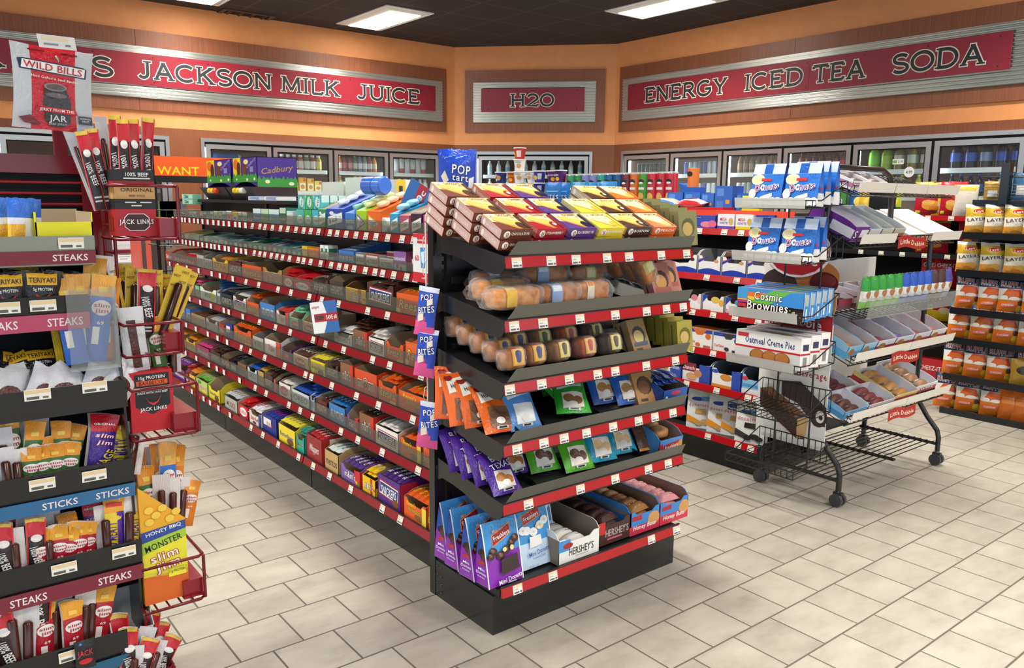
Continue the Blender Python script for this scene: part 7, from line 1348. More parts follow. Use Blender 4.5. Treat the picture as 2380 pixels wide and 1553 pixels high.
# ================================================================ THIRD GONDOLA BEHIND
g3 = thing('shelving_gondola', 'dark gondola of red cracker bags behind the wheeled wire rack', 'shelving')
G3X = 5.95
part('back_panel', MB().box(6.28, 6.32, 2.42, 6, 0, 1.30, DARK), g3); part('end_panel', MB().box(5.98, 6.6, 2.40, 2.415, 0, 1.30, DARK), g3)
for z, xf in ((1.315, G3X), (1.045, G3X), (.80, G3X), (.55, G3X-.03), (.13, G3X-.05)):
    sh = part('shelf', MB().box(xf, 6.28, 2.42, 6, z-.026, z-.006, SHELFC), g3); part('price_rail', MB().box(xf-.01, xf, 2.42, 6, z-.034, z, EREDR if z > 1.2 or z < .2 else DARK), sh)
    for k in range(5): tag_on(sh, (xf-.011, 2.55+.16*k, z-.033), -PI/2)
part('kick_panel', MB().box(5.93, 5.95, 2.42, 6, 0, .10, STEELBLK), g3)
def czb(w, h, band='#e8a81e'): return bag(w, h, .07, lambda u, v: '#b3182a' if v < .86 else band, [TX('CHEEZ-IT', .5, .66, .12, '#f4eee8', .8), EL(.5, .3, .3, .15, '#e8a03a'), EL(.4, .38, .2, .08, '#f0b85a'), EL(.62, .22, .18, .07, '#d8842e'), R(.04, .04, .18, .14, '#d8d63a')], rough=.003, sd=53).mesh('cracker_bag')
CZ, CZ2 = czb(.22, .24), czb(.17, .24, '#c8202a'); YB = bag(.17, .24, .07, '#e8c41e', [R(.1, .1, .9, .4, '#d8c8a0'), R(0, .9, 1, 1, '#c8202a')], rough=.003, sd=54).mesh('cracker_bag')
def g3put(px, z, me, label, X=G3X+.13, rz=.5, grp=None): put('cracker_bag', me, label, 'cracker bag', (X, ypx(px, X, z+.1), z-.001), (-.03, 0, -PI/2+rz), grp)
g3put(2164, 1.315, CZ, 'large red cracker bag standing on the third gondola top shelf'); g3put(2215, 1.315, CZ2, 'narrow red cracker bag beside the yellow one, third gondola top shelf')
g3put(2196, 1.315, YB, 'yellow bag between the two red cracker bags', G3X+.17); g3put(2245, 1.315, bag(.16, .22, .06, '#d8d0c0', [R(0, .8, 1, 1, '#e0b83a')], sd=55).mesh('cracker_bag'), 'pale bag with yellow top beside the chip rack post', G3X+.14)
gb = lambda: carton(.10, .10, .17, '#3f7a3c', [PG([(.2, .62), (.5, .86), (.8, .62), (.72, .4), (.28, .4)], '#e6e8ec'), PG([(.24, .61), (.5, .82), (.76, .61), (.7, .42), (.3, .42)], '#23406a'), TX('BLUE', .5, .66, .08, '#f2f2f2', .4), TX('DIAMOND', .5, .55, .08, '#f2f2f2', .5), TX('BOLD', .5, .28, .1, '#f2e8b0', .5, o='#2a2a1a')], r=[R(0, .1, 1, .3, '#2f6a30')]).mesh('nut_carton')
gbm = gb()
for k, px in enumerate((1917, 1952)): put('nut_carton', gbm, f'green nut carton on the third gondola, {("further", "nearer")[k]} of two', 'nut carton', (G3X+.06, ypx(px, G3X+.06, 1.35), 1.3105), (0, 0, -PI/2+.2), 'green nut cartons')
for k, (px, c, lk) in enumerate(((1998, '#2a5a9c', 'blue and yellow'), (2022, '#e0b83a', 'yellow'), (2070, '#b8c83a', 'lime yellow'))): g3put(px, 1.315, bag(.16, .19, .06, lambda u, v: c if v > .3 else '#2f56a0' if k < 2 else '#3a6a3a', [EL(.5, .5, .3, .2, '#f0d060')], sd=60+k).mesh('snack_bag'), f'{lk} snack bag seen under the rack top, on the third gondola')
part('dark_column', MB().box(6.02, 6.16, 3.02, 3.2, 1.31, 1.56, STEELBLK), g3)
g3put(2168, 1.045, CZ, 'red cracker bag on the second shelf of the third gondola', rz=.3); g3put(2255, 1.045, CZ2, 'red cracker bag behind the chip rack, second shelf of the third gondola', rz=.2)
for k, px in enumerate((2168, 2200)): g3put(px, .80, CZ2, f'dark red cracker bag on the middle shelf of the third gondola, {("first", "second")[k]}', rz=.3, grp='cracker bags on the middle shelf')
g3put(2196, .55, bag(.17, .2, .07, lambda u, v: '#b3182a' if v > .4 else '#e8c41e', [EL(.5, .4, .25, .12, '#f0d8a0')], sd=64).mesh('cracker_bag'), 'red and yellow bag low on the third gondola behind the rack post', rz=.3)
g3put(2172, .55, bag(.15, .12, .05, '#e8c41e', [], sd=65).mesh('snack_bag'), 'small yellow bag under the muffin bags on the third gondola', rz=.3)
single('cracker_box', carton(.26, .12, .15, '#b8202a', [TX('CHEEZ-IT', .4, .6, .22, '#f2ece6', .6), EL(.8, .3, .12, .16, '#e8a03a')]), 'red cracker carton on the lowest shelf of the third gondola', 'cracker box', (G3X+.07, max(ypx(2172, G3X+.03, .2), 2.56), .13-.005), -PI/2)
# ================================================================ JERKY DISPLAY (faces -y, runs out of the picture)
DRED = M('#6e0f1c', 'gloss'); JBLK = M('#1b1c1f', 'gloss')
jr = thing('jerky_display_rack', 'tall dark red and black jerky display rack cut off by the picture edge', 'display rack')
JX0, JX1 = -.22, .452
JL = [(1.303, 2.16, .415), (1.164, 2.14, .388), (.952, 2.105, JX1), (.752, 2.095, JX1), (.548, 2.065, JX1), (.330, 2.045, .40)]   # lip top, lip y, end x
part('back_frame', MB().box(JX0, .505, 2.40, 2.43, 1.453, 1.50, DRED).box(.44, .505, 2.40, 2.43, .05, 1.453, DRED).box(JX0, .44, 2.425, 2.43, .05, 1.453, M('#15151c', 'matte')), jr)
lv = MB()
for k in range(7): lv.tube([(JX0, 2.405, 1.43-.028*k), (.445, 2.405, 1.43-.028*k)], .004, M('#8a1a26', 'gloss'), 6)
part('louver', lv, jr)
part('hook_pole', MB().box(.385, .415, 2.402, 2.42, 1.50, 1.80, DRED), jr)
sd = MB().slab([(JX1, 2.42, .03), (JX1, 2.09, .03), (JX1, 2.10, .54), (JX1, 2.13, .95), (JX1, 2.17, 1.18), (JX1, 2.42, 1.30)], (1, 0, 0), .006, JBLK); part('side_panel', sd, jr)
part('base', MB().box(JX0, JX1, 2.06, 2.42, 0, .12, JBLK), jr)
strips = {0: ('#7c2a3c', 'STEAKS', (.36,), 1.236, 1.268), 1: ('#b8486c', 'STEAKS', (.335, .20), 1.082, 1.122), 3: ('#2a6a9c', 'STICKS', (.40, .285), .655, .69), 4: ('#7c2438', 'STEAKS', (.385, .2), .445, .485), 5: ('#1f5f80', 'STICKS', (.26, .1), .236, .268)}
for L, (z, y, xe) in enumerate(JL):
    sh = part('shelf', MB().box(JX0, xe-.006, y+.004, 2.40, z-.072, z-.066, JBLK), jr)
    lip = MB().slab([(JX0, y, z-.07), (xe, y, z-.07), (xe, y-.004, z), (JX0, y-.004, z)], (0, -1, 0), .004, M('#8f9084', 'metal') if L == 0 else JBLK)
    part('shelf_lip', lip, sh)
    if L in strips:
        c, t, xs, za, zb2 = strips[L]; s = MB().slab([(JX0, y-.002, za), (xe, y-.002, za), (xe, y-.008, zb2), (JX0, y-.008, zb2)], (0, -1, .1), .003, M(c, 'gloss'))
        S = lambda u, v, o=0: Vector((u, y-.0025-.006*v-o, za+(zb2-za)*v))
        draw(s, S, 1, zb2-za, [TX(t, x, .5, .5, '#f0e4e4', .075) for x in xs]); part('category_strip', s, sh)
    for px, py in {0: ((165, 565),), 1: ((15, 716), (100, 710)), 2: ((87, 917), (220, 899)), 3: ((98, 1125), (219, 1105)), 4: ((149, 1321), (288, 1283)), 5: ((166, 1523),)}[L]:
        p = ony(px, py, y-.007); m = MB().box(-.027, .027, -.0015, 0, -.013, .013, TAG); draw(m, plane((-.027, -.0015, -.013), (.054, 0, 0), (0, 0, .026)), .054, .026, [R(.03, .6, .97, .95, '#e6cda0'), R(.08, .1, .55, .35, '#5c5a56'), R(.68, .12, .9, .3, '#6a6864')])
        part('price_tag', m, sh, loc=(p.x, y-.008, p.z))
def jz(L): return JL[L][0]-.066
# ---- meat sticks
def stick(kind):
    'pouch .040 wide, .20 tall; flap at the top'
    m = MB(); W = .04
    K = dict(g=('#e8961e', '#3a6a2a'), r=('#e8a01e', '#b3182a'), p=('#c8202f', '#4a2a94'), y=('#f0a41e', '#e8c81e'), b=('#e9a84a', '#2a6ac8'), o=('#e8901e', '#d87a1e'), h=('#e0b81e', '#e0b81e'), j=('#c8202f', '#2a1a1c'), c=('#e4dcd8', '#e4dcd8'), k=('#d8d4d8', '#d8c4cc'))[kind]
    def S(u, v, o=0):
        b = .0085*math.sin(PI*min(max(u, 0), 1))**.7*(1 if .05 < v < .74 else .15)
        return Vector(((u-.5)*W*(1 if v < .8 else 1+.25*(v-.8)), -b-o+.02*max(0, v-.76)**1.3*8*math.sin(u*3+.6)*.6, .20*v))
    prn = kind not in 'ckh'
    if prn:
        m.grid(S, 5, 12, lambda u, v: M(K[0] if v > .78 else ('#e8d22a' if v < .1 and kind in 'r' else K[1]), 'film')); m.grid(lambda u, v: S(1-u, v)+Vector((0, .010, 0)), 3, 8, M('#e9e2da', 'film'))
        if kind == 'j': draw(m, S, W, .2, [R(0, 0, .08, 1, '#d8303a'), R(.92, 0, 1, 1, '#d8303a'), R(0, .95, 1, 1, '#d8b84a'), EL(.5, .72, .3, .05, '#e8e0dc'), TX('100% BEEF', .5, .45, .09, '#e8e4e2', 1.5, rot=-78), R(.2, .1, .8, .12, '#cfcac8'), R(.2, .15, .8, .17, '#cfcac8')], off=.001, n=5, kind='film')
        elif kind == 'p': draw(m, S, W, .2, [TX('slim', .5, .7, .06, '#f4f0f4', .7, rot=-10, o='#b3182a'), TX('jim', .52, .6, .06, '#f4f0f4', .6, rot=-10, o='#b3182a'), TX('SAVAGE', .5, .3, .09, '#f0e21e', 2.0, rot=70), TX('ORIGINAL', .5, .86, .03, '#fff', .8)], off=.001, n=5, kind='film')
        elif kind == 'y': draw(m, S, W, .2, [TX('SO MEATY', .3, .42, .11, '#4a2a8c', 2.1, rot=90), R(.62, .02, 1, .76, '#5a2f9c'), R(.1, .84, .9, .9, '#d8302a')], off=.001, n=5, kind='film')
        else: draw(m, S, W, .2, [EL(.5, .62, .44, .09, '#f2ece6'), TX('slim', .5, .65, .045, '#b3182a', .7), TX('jim', .52, .59, .05, '#b3182a', .6), TX('69', .5, .45, .04, '#f2ece6', .3), R(.3, .8, .7, .86, '#f0c84a'), R(.2, .2, .5, .4, '#efe6dc')], off=.001, n=5, kind='film')
    else:
        bk = M(K[0], 'film'); m.grid(lambda u, v: Vector(((u-.5)*W*1.05, .008+.01*max(0, v-.7)*math.sin(u*3), .2*v)), 4, 8, bk); m.grid(lambda u, v: Vector(((.5-u)*W*1.05, .0088, .2*v)), 2, 2, bk)
        if kind == 'h': draw(m, lambda u, v, o=0: Vector(((u-.5)*W*1.05, .0072-o, .2*v)), W, .2, [TX('HOT', .3+.4*(k % 2), .72+.1*k*.7, .035, '#2a2418', .4) for k in range(4)], kind='film')
        st_ = M('#4a211a', 'gloss') if kind != 'h' else M('#3a1a16', 'gloss')
        m.tube([(0, -.001, .003), (0, -.001, .148), (0, -.001, .153)], [.0098, .0098, .006], st_, 9)
    return m.mesh('meat_stick')
SM = {k: stick(k) for k in 'grpybohjck'}
LK = dict(g='green and gold', r='red and gold', p='purple and red', y='yellow and purple', b='blue and amber', o='orange flame', h='yellow hot-printed', j='dark red beef', c='clear white-backed', k='clear pink-backed')
def sticks(items, Y, zb, where, sc=1, group=None):
    'items (px, top y in the photo, kind, [lean degrees], [depth offset]); counted from the picture-edge end'
    for i, it in enumerate(sorted(items)):
        px, py, kd = it[:3]; ln = it[3] if len(it) > 3 else 0; dy = it[4] if len(it) > 4 else 0
        y = Y+dy; zt = ony(px, py, y).z; h = max(zt-zb, .12); x = ony(px, py+60, y).x - math.sin(math.radians(ln))*h*.45
        zb_ = zb + .003
        o = put('meat_stick', SM[kd], f'{LK[kd]} meat stick, {nth(i)} along the {where}', 'meat stick', (x, y, zb_), (-.06, math.radians(ln), random.uniform(-.25, .25)), group or f'meat sticks, {where}')
        o.scale = (sc, sc, h/.2)
sticks([(10, 1000, 'k', 0, .03), (30, 950, 'g', -3, .05), (66, 952, 'c', 2, .07), (90, 950, 'c', 3, .07), (74, 985, 'g', 10, .03), (140, 985, 'g', 6, .04), (166, 990, 'g', 14, .055), (16, 1046, 'k', 0, 0), (42, 1050, 'c', 0, .0), (74, 1052, 'g', 4, 0), (102, 1046, 'g', -4, .0), (132, 1040, 'g', 0, 0), (162, 1034, 'g', 8, 0), (118, 1020, 'o', -8, .03)], JL[3][1]+.022, jz(3), 'fourth jerky shelf')
sticks([(236, 968, 'p', 12), (290, 972, 'y', 12, .02), (305, 985, 'c', 12, .01)], JL[3][1]+.05, jz(3), 'basket end of the fourth jerky shelf', 1.55)
sticks([(12, 1172, 'j', 5, .04), (42, 1185, 'k', 8, .05), (62, 1200, 'k', 6, .03), (84, 1212, 'j', 3, 0), (10, 1225, 'j', 0, 0), (36, 1235, 'c', 0, 0), (108, 1195, 'k', 0, .05), (124, 1188, 'c', 0, .06), (96, 1238, 'r', 2, 0), (116, 1232, 'k', 3, 0), (140, 1228, 'r', 0, 0), (160, 1232, 'r', 6, .0), (184, 1220, 'r', 5, 0), (205, 1222, 'r', 8, .01), (175, 1195, 'o', -10, .04)], JL[4][1]+.022, jz(4), 'fifth jerky shelf')
sticks([(236, 1130, 'y', 2, .05), (222, 1165, 'p', -4, .04), (248, 1180, 'c', 0, .01), (266, 1158, 'y', 3, .01), (284, 1135, 'y', 4, .05), (300, 1160, 'c', 4, .0), (316, 1150, 'y', 6, .01), (334, 1175, 'p', 10, .03)], JL[4][1]+.03, jz(4), 'basket end of the fifth jerky shelf', 1.1)
sticks([(14, 1425, 'j', -4, 0), (38, 1350, 'k', 6, .03), (52, 1288, 'j', -8, .04), (84, 1286, 'j', 6, .02), (30, 1400, 'c', 0, .0), (62, 1410, 'k', 4, .0), (106, 1410, 'r', 4, .01), (128, 1385, 'c', 6, .02), (144, 1372, 'c', 4, .03), (172, 1405, 'r', 3, 0), (194, 1378, 'c', 8, .02), (212, 1372, 'k', 8, .03), (236, 1368, 'r', 12, .03), (160, 1350, 'o', -6, .05)], JL[5][1]+.022, jz(5), 'sixth jerky shelf', 1.12)
gx = ony(292, 1400, 2.12); m = tray(.10, .14, .10, .04, '#d8d8d8', inner='#c4c4c4', lip=.6); single('empty_carton', m, 'torn empty grey carton at the basket end of the sixth jerky shelf', 'carton', (gx.x+.005, 2.045+.10, jz(5)), 0)
m = bag(.045, .075, .012, '#1d1d20', [TX('JACK', .5, .6, .2, '#c8303a', .8), EL(.5, .3, .35, .1, '#c8202f'), EL(.3, .9, .08, .04, '#3a7ac8')], sd=71); p = ony(200, 1553, 2.03); single('jerky_pouch', m, 'small black and red pouch clipped to the lowest jerky shelf lip', 'pouch', (p.x, 2.028, p.z), 0)
# ---- second shelf: teriyaki bags and the clear bin of blue sticks
def jbag(top, t, sub): return bag(.085, .12, .03, lambda u, v: '#17171a' if v > .3 and .04 < u < .96 else ('#c8202f' if v < .3 else '#17171a'), [R(.12, .72, .88, .95, top), TX(t, .5, .82, .1, '#2a2418', .68), TX(sub, .5, .64, .06, '#e8e4e0', .5), PG([(.3, .56), (.42, .46), (.5, .42), (.58, .46), (.7, .56), (.62, .44), (.5, .36), (.38, .44)], '#d8303a'), TX('JACK LINKS', .5, .29, .08, '#f0ece8', .62), R(.15, .04, .85, .2, '#7c3a44')], rough=.002, sd=72).mesh('jerky_bag')
TB = jbag('#e0a81e', 'TERIYAKI', '5g PROTEIN'); PPB = jbag('#8e8e92', 'PEPPERED', '23g PROTEIN')
for k, (px, y_, tl) in enumerate(((14, 2.165, 0), (90, 2.165, .06), (62, 2.24, -.05), (44, 2.20, .1), (118, 2.21, .2))):
    x = ony(px, 640, y_).x; put('jerky_bag', TB, f'black teriyaki jerky bag, {("first in front", "second in front", "behind, tallest", "behind, tilted", "behind, sideways")[k]}, second jerky shelf', 'jerky bag', (x, y_, jz(1)+.004+.01*(k == 2)), (-.06, tl, 0), 'black teriyaki jerky bags')
bn = MB(); xa, xb, ya, za, zb3 = .337, .445, 2.115, .985, 1.178
bn.slab([(xa, ya, za), (xb, ya, za), (xb, ya, zb3), (xa, ya, zb3)], (0, -1, 0), .003, clear('#f2f4f4', .9, .06, .5)).slab([(xb, ya, za), (xb, ya+.1, za), (xb, ya+.1, zb3), (xb, ya, zb3)], (1, 0, 0), .003, clear('#f2f4f4', .9, .06, .5)).box(xa, xb, ya, ya+.1, za-.004, za, clear('#f2f4f4', .8, .06, .5))
part('clear_bin', bn, jr)
sticks([(160, 650, 'b', -6), (190, 640, 'b', 0, .02), (212, 602, 'b', 6, .05), (238, 596, 'c', 8, .06), (228, 640, 'b', 10, .01), (252, 648, 'o', 6, .03), (146, 665, 'h', -4, .05)], 2.145, .992, 'clear bin of blue sticks', 1.25)
# ---- third shelf: white-backed steak bags
wj = bag(.085, .10, .03, '#d8d6dc', [EL(.5, .35, .3, .2, '#5a2a2c'), EL(.6, .3, .2, .12, '#6e3234')], rough=.004, sd=74).mesh('jerky_bag')
for k, (px, py, tl, dy) in enumerate(((10, 830, .2, .03), (50, 815, -.3, .05), (85, 835, .5, .02), (120, 840, .7, .02), (175, 840, -.7, .025), (215, 832, .5, .03), (255, 838, .8, .03), (40, 790, .1, .10))):
    y_ = JL[2][1]+dy; put('jerky_bag', wj, f'white-backed beef steak bag, {nth(k)} along the third jerky shelf', 'jerky bag', (ony(px, py+40, y_).x, y_, jz(2)+.02), (-.35, tl, .1), 'white-backed beef steak bags')
for k, px in enumerate((70, 105, 22)): y_ = JL[2][1]+.08; put('jerky_bag', TB, f'teriyaki bag lying back behind the white-backed bags, {nth(k)}', 'jerky bag', (ony(px, 850, y_).x, y_, jz(2)+.035), (-.5, .3*(k-1), .1), 'teriyaki bags on the third jerky shelf')
y_ = JL[2][1]+.09; put('jerky_bag', PPB, 'black peppered jerky bag standing behind the clear bags, third jerky shelf', 'jerky bag', (ony(245, 840, y_).x, y_, jz(2)+.05), (-.05, .08, 0))
hb_ = carton(.12, .05, .07, '#b3182a', [PG([(.2, .1), (.8, .1), (.8, .5), (.5, .8), (.2, .5)], '#17171a'), TX('JACK LINKS', .5, .4, .16, '#f0ece8', .5)]); single('jerky_box', hb_, 'red and black jerky box deep on the third jerky shelf', 'jerky box', (ony(60, 770, 2.3).x, 2.3, jz(2)+.055), 0)
# ---- top shelf: open yellow box, stick pouches
yb = thing('display_carton', 'open yellow display box with a grey inside on the top jerky shelf', 'carton', (ony(152, 548, 2.175).x, 2.27, jz(0)+.046)); w_ = .122
m = MB(); a = w_/2; m.box(-a, a, -.095, -.092, 0, .052, M('#ece21a')); m.box(-a, -a+.003, -.095, .095, 0, .075, M('#ece21a')); m.box(a-.003, a, -.095, .095, 0, .075, M('#ece21a')); m.box(-a, a, .092, .095, 0, .08, M('#b8a88e')); m.box(-a, a, -.095, .095, 0, .003, M('#a39684'))
m.add([(-a+.0034, -.095, .003), (-a+.0034, .095, .003), (-a+.0034, .095, .075), (-a+.0034, -.095, .075)], [(0, 1, 2, 3)], M('#b0a08a')); m.add([(a-.0034, .095, .003), (a-.0034, -.095, .003), (a-.0034, -.095, .075), (a-.0034, .095, .075)], [(0, 1, 2, 3)], M('#b0a08a'))
draw(m, plane((-a, -.095, 0), (w_, 0, 0), (0, 0, .052)), w_, .052, [PG([(.34, 0), (.4, .22), (.55, .3), (.68, .2), (.74, 0)], '#e0682a'), EL(.5, .1, .1, .09, '#c8242e')]); part('box_body', m, yb)
part('box_riser', MB().box(-a, a, -.09, .09, -.045, 0, JBLK), yb)
pm = bag(.055, .15, .03, lambda u, v: '#2a66c8' if v > .74 else ('#d8d8dc' if v > .62 or u > .7 else '#e8c41e'), [EL(.5, .2, .4, .1, '#efe8e0'), TX('slim', .5, .23, .06, '#b3182a', .6), TX('jim', .5, .17, .06, '#b3182a', .5), R(.1, .34, .6, .6, '#e0a01e')], rough=.003, sd=76).mesh('stick_pouch')
for k, (px, tl, dy) in enumerate(((8, -.05, .03), (38, .06, .0), (62, .03, .04), (30, 0, .10))): y_ = JL[0][1]+.03+dy; put('stick_pouch', pm, f'yellow and blue stick pouch on the top jerky shelf, {("first", "second", "third", "rear")[k]} along', 'stick pouch', (ony(px, 480, y_).x, y_, jz(0)+.003), (-.05, tl, 0), 'yellow and blue stick pouches')
# ---- hanging bag on its hook
hk = thing('hook_sign', 'white price holder on a wire hook above the hanging jerky bag', 'price holder', (.400, 2.36, 1.70))
part('hook_wire', MB().tube([(0, .04, .0), (-.005, -.06, -.002), (-.015, -.10, .02), (-.02, -.10, .028)], .003, CHROME, 6).tube([(0, .04, .03), (-.02, -.08, .055)], .003, CHROME, 6), hk)
m = MB().slab([(-.052, -.10, .045), (.028, -.10, .045), (.024, -.10, .075), (-.056, -.10, .075)], (0, -1, 0), .0015, M('#e6e4e2')); draw(m, plane((-.05, -.1015, .046), (.076, 0, 0), (0, 0, .028)), .076, .028, [R(.05, .6, .8, .9, '#e8d8b8'), R(.1, .2, .5, .35, '#8a8a9a'), R(.7, .2, .85, .35, '#777')]); part('price_card', m, hk)
wb_ = bag(.178, .195, .014, lambda u, v: '#c4c6ca' if u < .17 or u > .83 else '#c8182a', [PG([(.08, .70), (.92, .66), (.93, .78), (.88, .8), (.12, .83), (.06, .82)], '#23304c'), PG([(.1, .715), (.9, .675), (.91, .78), (.12, .815)], '#f4f0ec'), TX('WILD BILLS', .5, .748, .085, '#b3182a', .74, rot=-3), TX('Hand Crafted in Small Batches', .52, .62, .03, '#f0e4e0', .6, rot=-3), R(.2, .93, .4, .95, '#6e1420'), R(.6, .92, .8, .94, '#6e1420'),
   PG([(.38, .5), (.66, .5), (.72, .34), (.70, .1), (.6, .04), (.46, .04), (.38, .12), (.36, .34)], '#3a3436'), EL(.52, .52, .15, .05, '#8a8284'), EL(.52, .52, .12, .035, '#5c5456'), EL(.53, .42, .14, .03, '#6a6264'), PG([(.28, .28), (.78, .26), (.8, .20), (.26, .22)], '#c8182a'), TX('JERKY FROM THE', .53, .24, .035, '#f4ece8', .44), TX('JAR', .54, .145, .075, '#d8d8dc', .22), TX('BEEF JERKY', .54, .075, .025, '#b8b8bc', .22), PG([(.8, .1), (.98, .1), (.98, .2), (.8, .2)], '#3a3a3c'), TX('AUTHENTIC', .89, .17, .02, '#e8e8e8', .14), TX('CRAFT', .89, .14, .022, '#e8e8e8', .1), PG([(.06, .12), (.2, .16), (.34, .06), (.3, .04), (.14, .06)], '#7c2a30')], '#b8babe', rough=.003, sd=77)
single('jerky_bag', wb_, 'big silver and red hanging jerky bag with a jar picture, top of the display', 'jerky bag', (ony(126, 300, 2.27).x, 2.27, ony(126, 303, 2.27).z), 0, rot=(0, .05, 0))
# ---- wire side baskets with their boxes
def jbasket(x0, x1, y0, y1, z0, h, n=5):
    m = MB(); r = .0042
    for z in (z0, z0+h): m.tube([(x0, y1, z), (x0, y0, z), (x1-.012, y0, z), (x1, y0+.012, z), (x1, y1, z)], r, DRED, 6)
    m.tube([(x1, y0+.004, z0), (x1, y0+.004, z0+h)], r, DRED, 6); m.box(x0+.1, x1, y0+.02, y1, z0, z0+.05, M('#8c1424', 'gloss'))
    for k in range(n): x = x0+(x1-x0)*k/n; m.tube([(x, y0, z0), (x, y1, z0)], .0025, DRED, 5)
    part('wire_basket', m, jr)
ld = MB()
for y in (2.36, 2.24): ld.tube([(.478, y, 1.47), (.478, y, .28)], .0042, DRED, 6)
for k in range(34): z = 1.465-.0355*k; ld.tube([(.478, 2.36, z), (.478, 2.24, z)], .003, DRED, 5)
part('side_grid', ld, jr)
jbasket(.462, .605, 2.12, 2.30, 1.293, .13)
def beefbox(w, h, d, col, f, l): return carton(w, d, h, col, f, l)
b1 = beefbox(.095, .163, .075, '#b3182a', [R(0, .83, 1, 1, '#1c1c20'), R(0, .76, 1, .83, '#8c1424'), R(0, .56, 1, .76, '#c89a5e'), R(0, .41, 1, .56, '#1c1c20'), TX('100% BEEF', .58, .93, .06, '#f2eee8', .56), R(.25, .86, .9, .88, '#d8d4d0'), TX('ORIGINAL', .56, .70, .055, '#2a1a14', .8), TX('BEEF STICK', .56, .61, .028, '#4a2a1e', .4), R(.25, .50, .52, .52, '#d8d4d0'), R(.62, .5, .9, .52, '#d8d4d0'), R(.4, .45, .65, .47, '#d8d4d0'), PG([(.2, .28), (.3, .34), (.7, .34), (.82, .28), (.82, .14), (.7, .08), (.32, .08), (.2, .14)], '#e8e0dc'), PG([(.22, .275), (.31, .33), (.69, .33), (.8, .275), (.8, .145), (.69, .09), (.33, .09), (.22, .145)], '#3a1418'), TX('JACK LINKS', .5, .22, .07, '#f6f2ee', .84, o='#1c1416')], [R(0, .83, 1, 1, '#1c1c20'), R(0, .56, 1, .76, '#c89a5e'), R(0, .41, 1, .56, '#1c1c20'), R(.2, .08, .7, .3, '#8c1424')])
single('stick_box', b1, 'red, tan and black beef stick box in the topmost side basket', 'stick box', (.515, 2.205, 1.299), .0)
sticks([(196, 290, 'k', -16, .05), (212, 305, 'j', -9, .02), (232, 300, 'j', -7, .03), (250, 285, 'k', -4, .05), (266, 268, 'j', 2, .02), (288, 278, 'j', 1, 0), (314, 278, 'j', 1, 0), (342, 272, 'j', 7, .01), (242, 272, 'k', 0, .06)], 2.195, 1.36, 'beef stick box in the topmost side basket', .68)
jbasket(.462, .62, 2.10, 2.30, .79, .13)
b2 = beefbox(.105, .158, .08, '#c21826', [PG([(.12, .96), (.92, .96), (.92, .42), (.5, .28), (.12, .42)], '#1c1c20'), TX('15g PROTEIN', .52, .9, .055, '#f2eee8', .6), R(.16, .77, .88, .85, '#e05a2a'), TX('BARBECUE', .52, .81, .06, '#2a1410', .6), R(.1, .68, .94, .74, '#b8b8b8'), TX('BEEF STEAK', .52, .715, .045, '#2a2a2c', .56), TX('MADE WITH 100% BEEF', .52, .65, .035, '#f2eee8', .7), PG([(.34, .6), (.42, .5), (.52, .47), (.62, .5), (.72, .6), (.64, .48), (.53, .43), (.42, .48)], '#d8303a'), TX('JACK LINKS', .52, .38, .06, '#f6f2ee', .62)], [])
single('stick_box', b2, 'red and black barbecue beef steak box in the second side basket', 'stick box', (.520, 2.19, .797), 0)
stk = bag(.062, .165, .014, '#d4d4d8', [PG([(.36, .05), (.72, .05), (.66, .4), (.62, .8), (.26, .8), (.32, .4)], '#4a2020')] + [EL(.48+.1*math.sin(k*2), .15+.1*k, .07, .02, '#6e3434') for k in range(6)], sd=80); p = ony(318, 800, 2.17)
single('steak_pouch', stk, 'white pouch showing a dark beef strip, in the barbecue box', 'steak pouch', (p.x-.002, 2.172, .955), 0, rot=(-.05, -.04, 0))
sticks([(352, 700, 'c', -2, .02), (366, 740, 'g', -6, .01), (384, 735, 'j', 6, .03), (402, 742, 'k', 2, .02)], 2.185, .93, 'barbecue box in the second side basket', .9)
jbasket(.462, .60, 2.13, 2.30, 1.0, .08)
sticks([(272, 622, 'h', -4, .02), (292, 615, 'h', 0, .06), (312, 625, 'h', 6, .03), (340, 628, 'j', 6, 0), (362, 630, 'h', 4, .02), (378, 640, 'h', 4, .05), (398, 612, 'h', 22, .0), (414, 618, 'h', 26, .03)], 2.20, 1.03, 'back of the second side basket', 1.05)
jbasket(.45, .600, 2.06, 2.26, .345, .12)
m3 = MB(); a, b, h1, h2 = .055, .05, .32, .215
m3.add([(-a, -b, 0), (a, -b, 0), (a, -b, h2), (-a, -b, h1), (-a, b, 0), (a, b, 0), (a, b, h2), (-a, b, h1)], [(0, 1, 2, 3), (5, 4, 7, 6), (4, 0, 3, 7), (1, 5, 6, 2)], M('#e8a82a'))
draw(m3, plane((-a, -b, 0), (.11, 0, 0), (0, 0, .32)), .11, .32, [PG([(0, .0), (1, 0), (1, .2), (0, .24)], '#d8641e'), PG([(0, .5), (1, .54), (1, .24), (0, .24)], '#ece23a'), PG([(0, .62), (1, .66), (1, .59), (0, .53)], '#2a4a9c'), TX('HONEY BBQ', .5, .615, .03, '#f2f0ea', .8, rot=9), PG([(0, .53), (1, .59), (1, .52), (0, .43)], '#a8c83a'), TX('MONSTER', .48, .505, .055, '#1c1c1c', .84, rot=12), TX('slim', .48, .40, .07, '#f6f4ee', .62, rot=10, o='#b3182a'), TX('jim', .55, .32, .08, '#f6f4ee', .55, rot=10, o='#b3182a'), R(.55, .2, .95, .27, '#f0e23a'), TX('11g PROTEIN', .75, .245, .022, '#2a2a2a', .36)] + [EL(.2+.15*(k % 5), .7+.05*(k % 3), .1, .03, '#f0c84a') for k in range(6)])
single('stick_box', m3, 'flame yellow honey barbecue stick box with a slanting top, third side basket', 'stick box', (.512, 2.14, .352), 0)
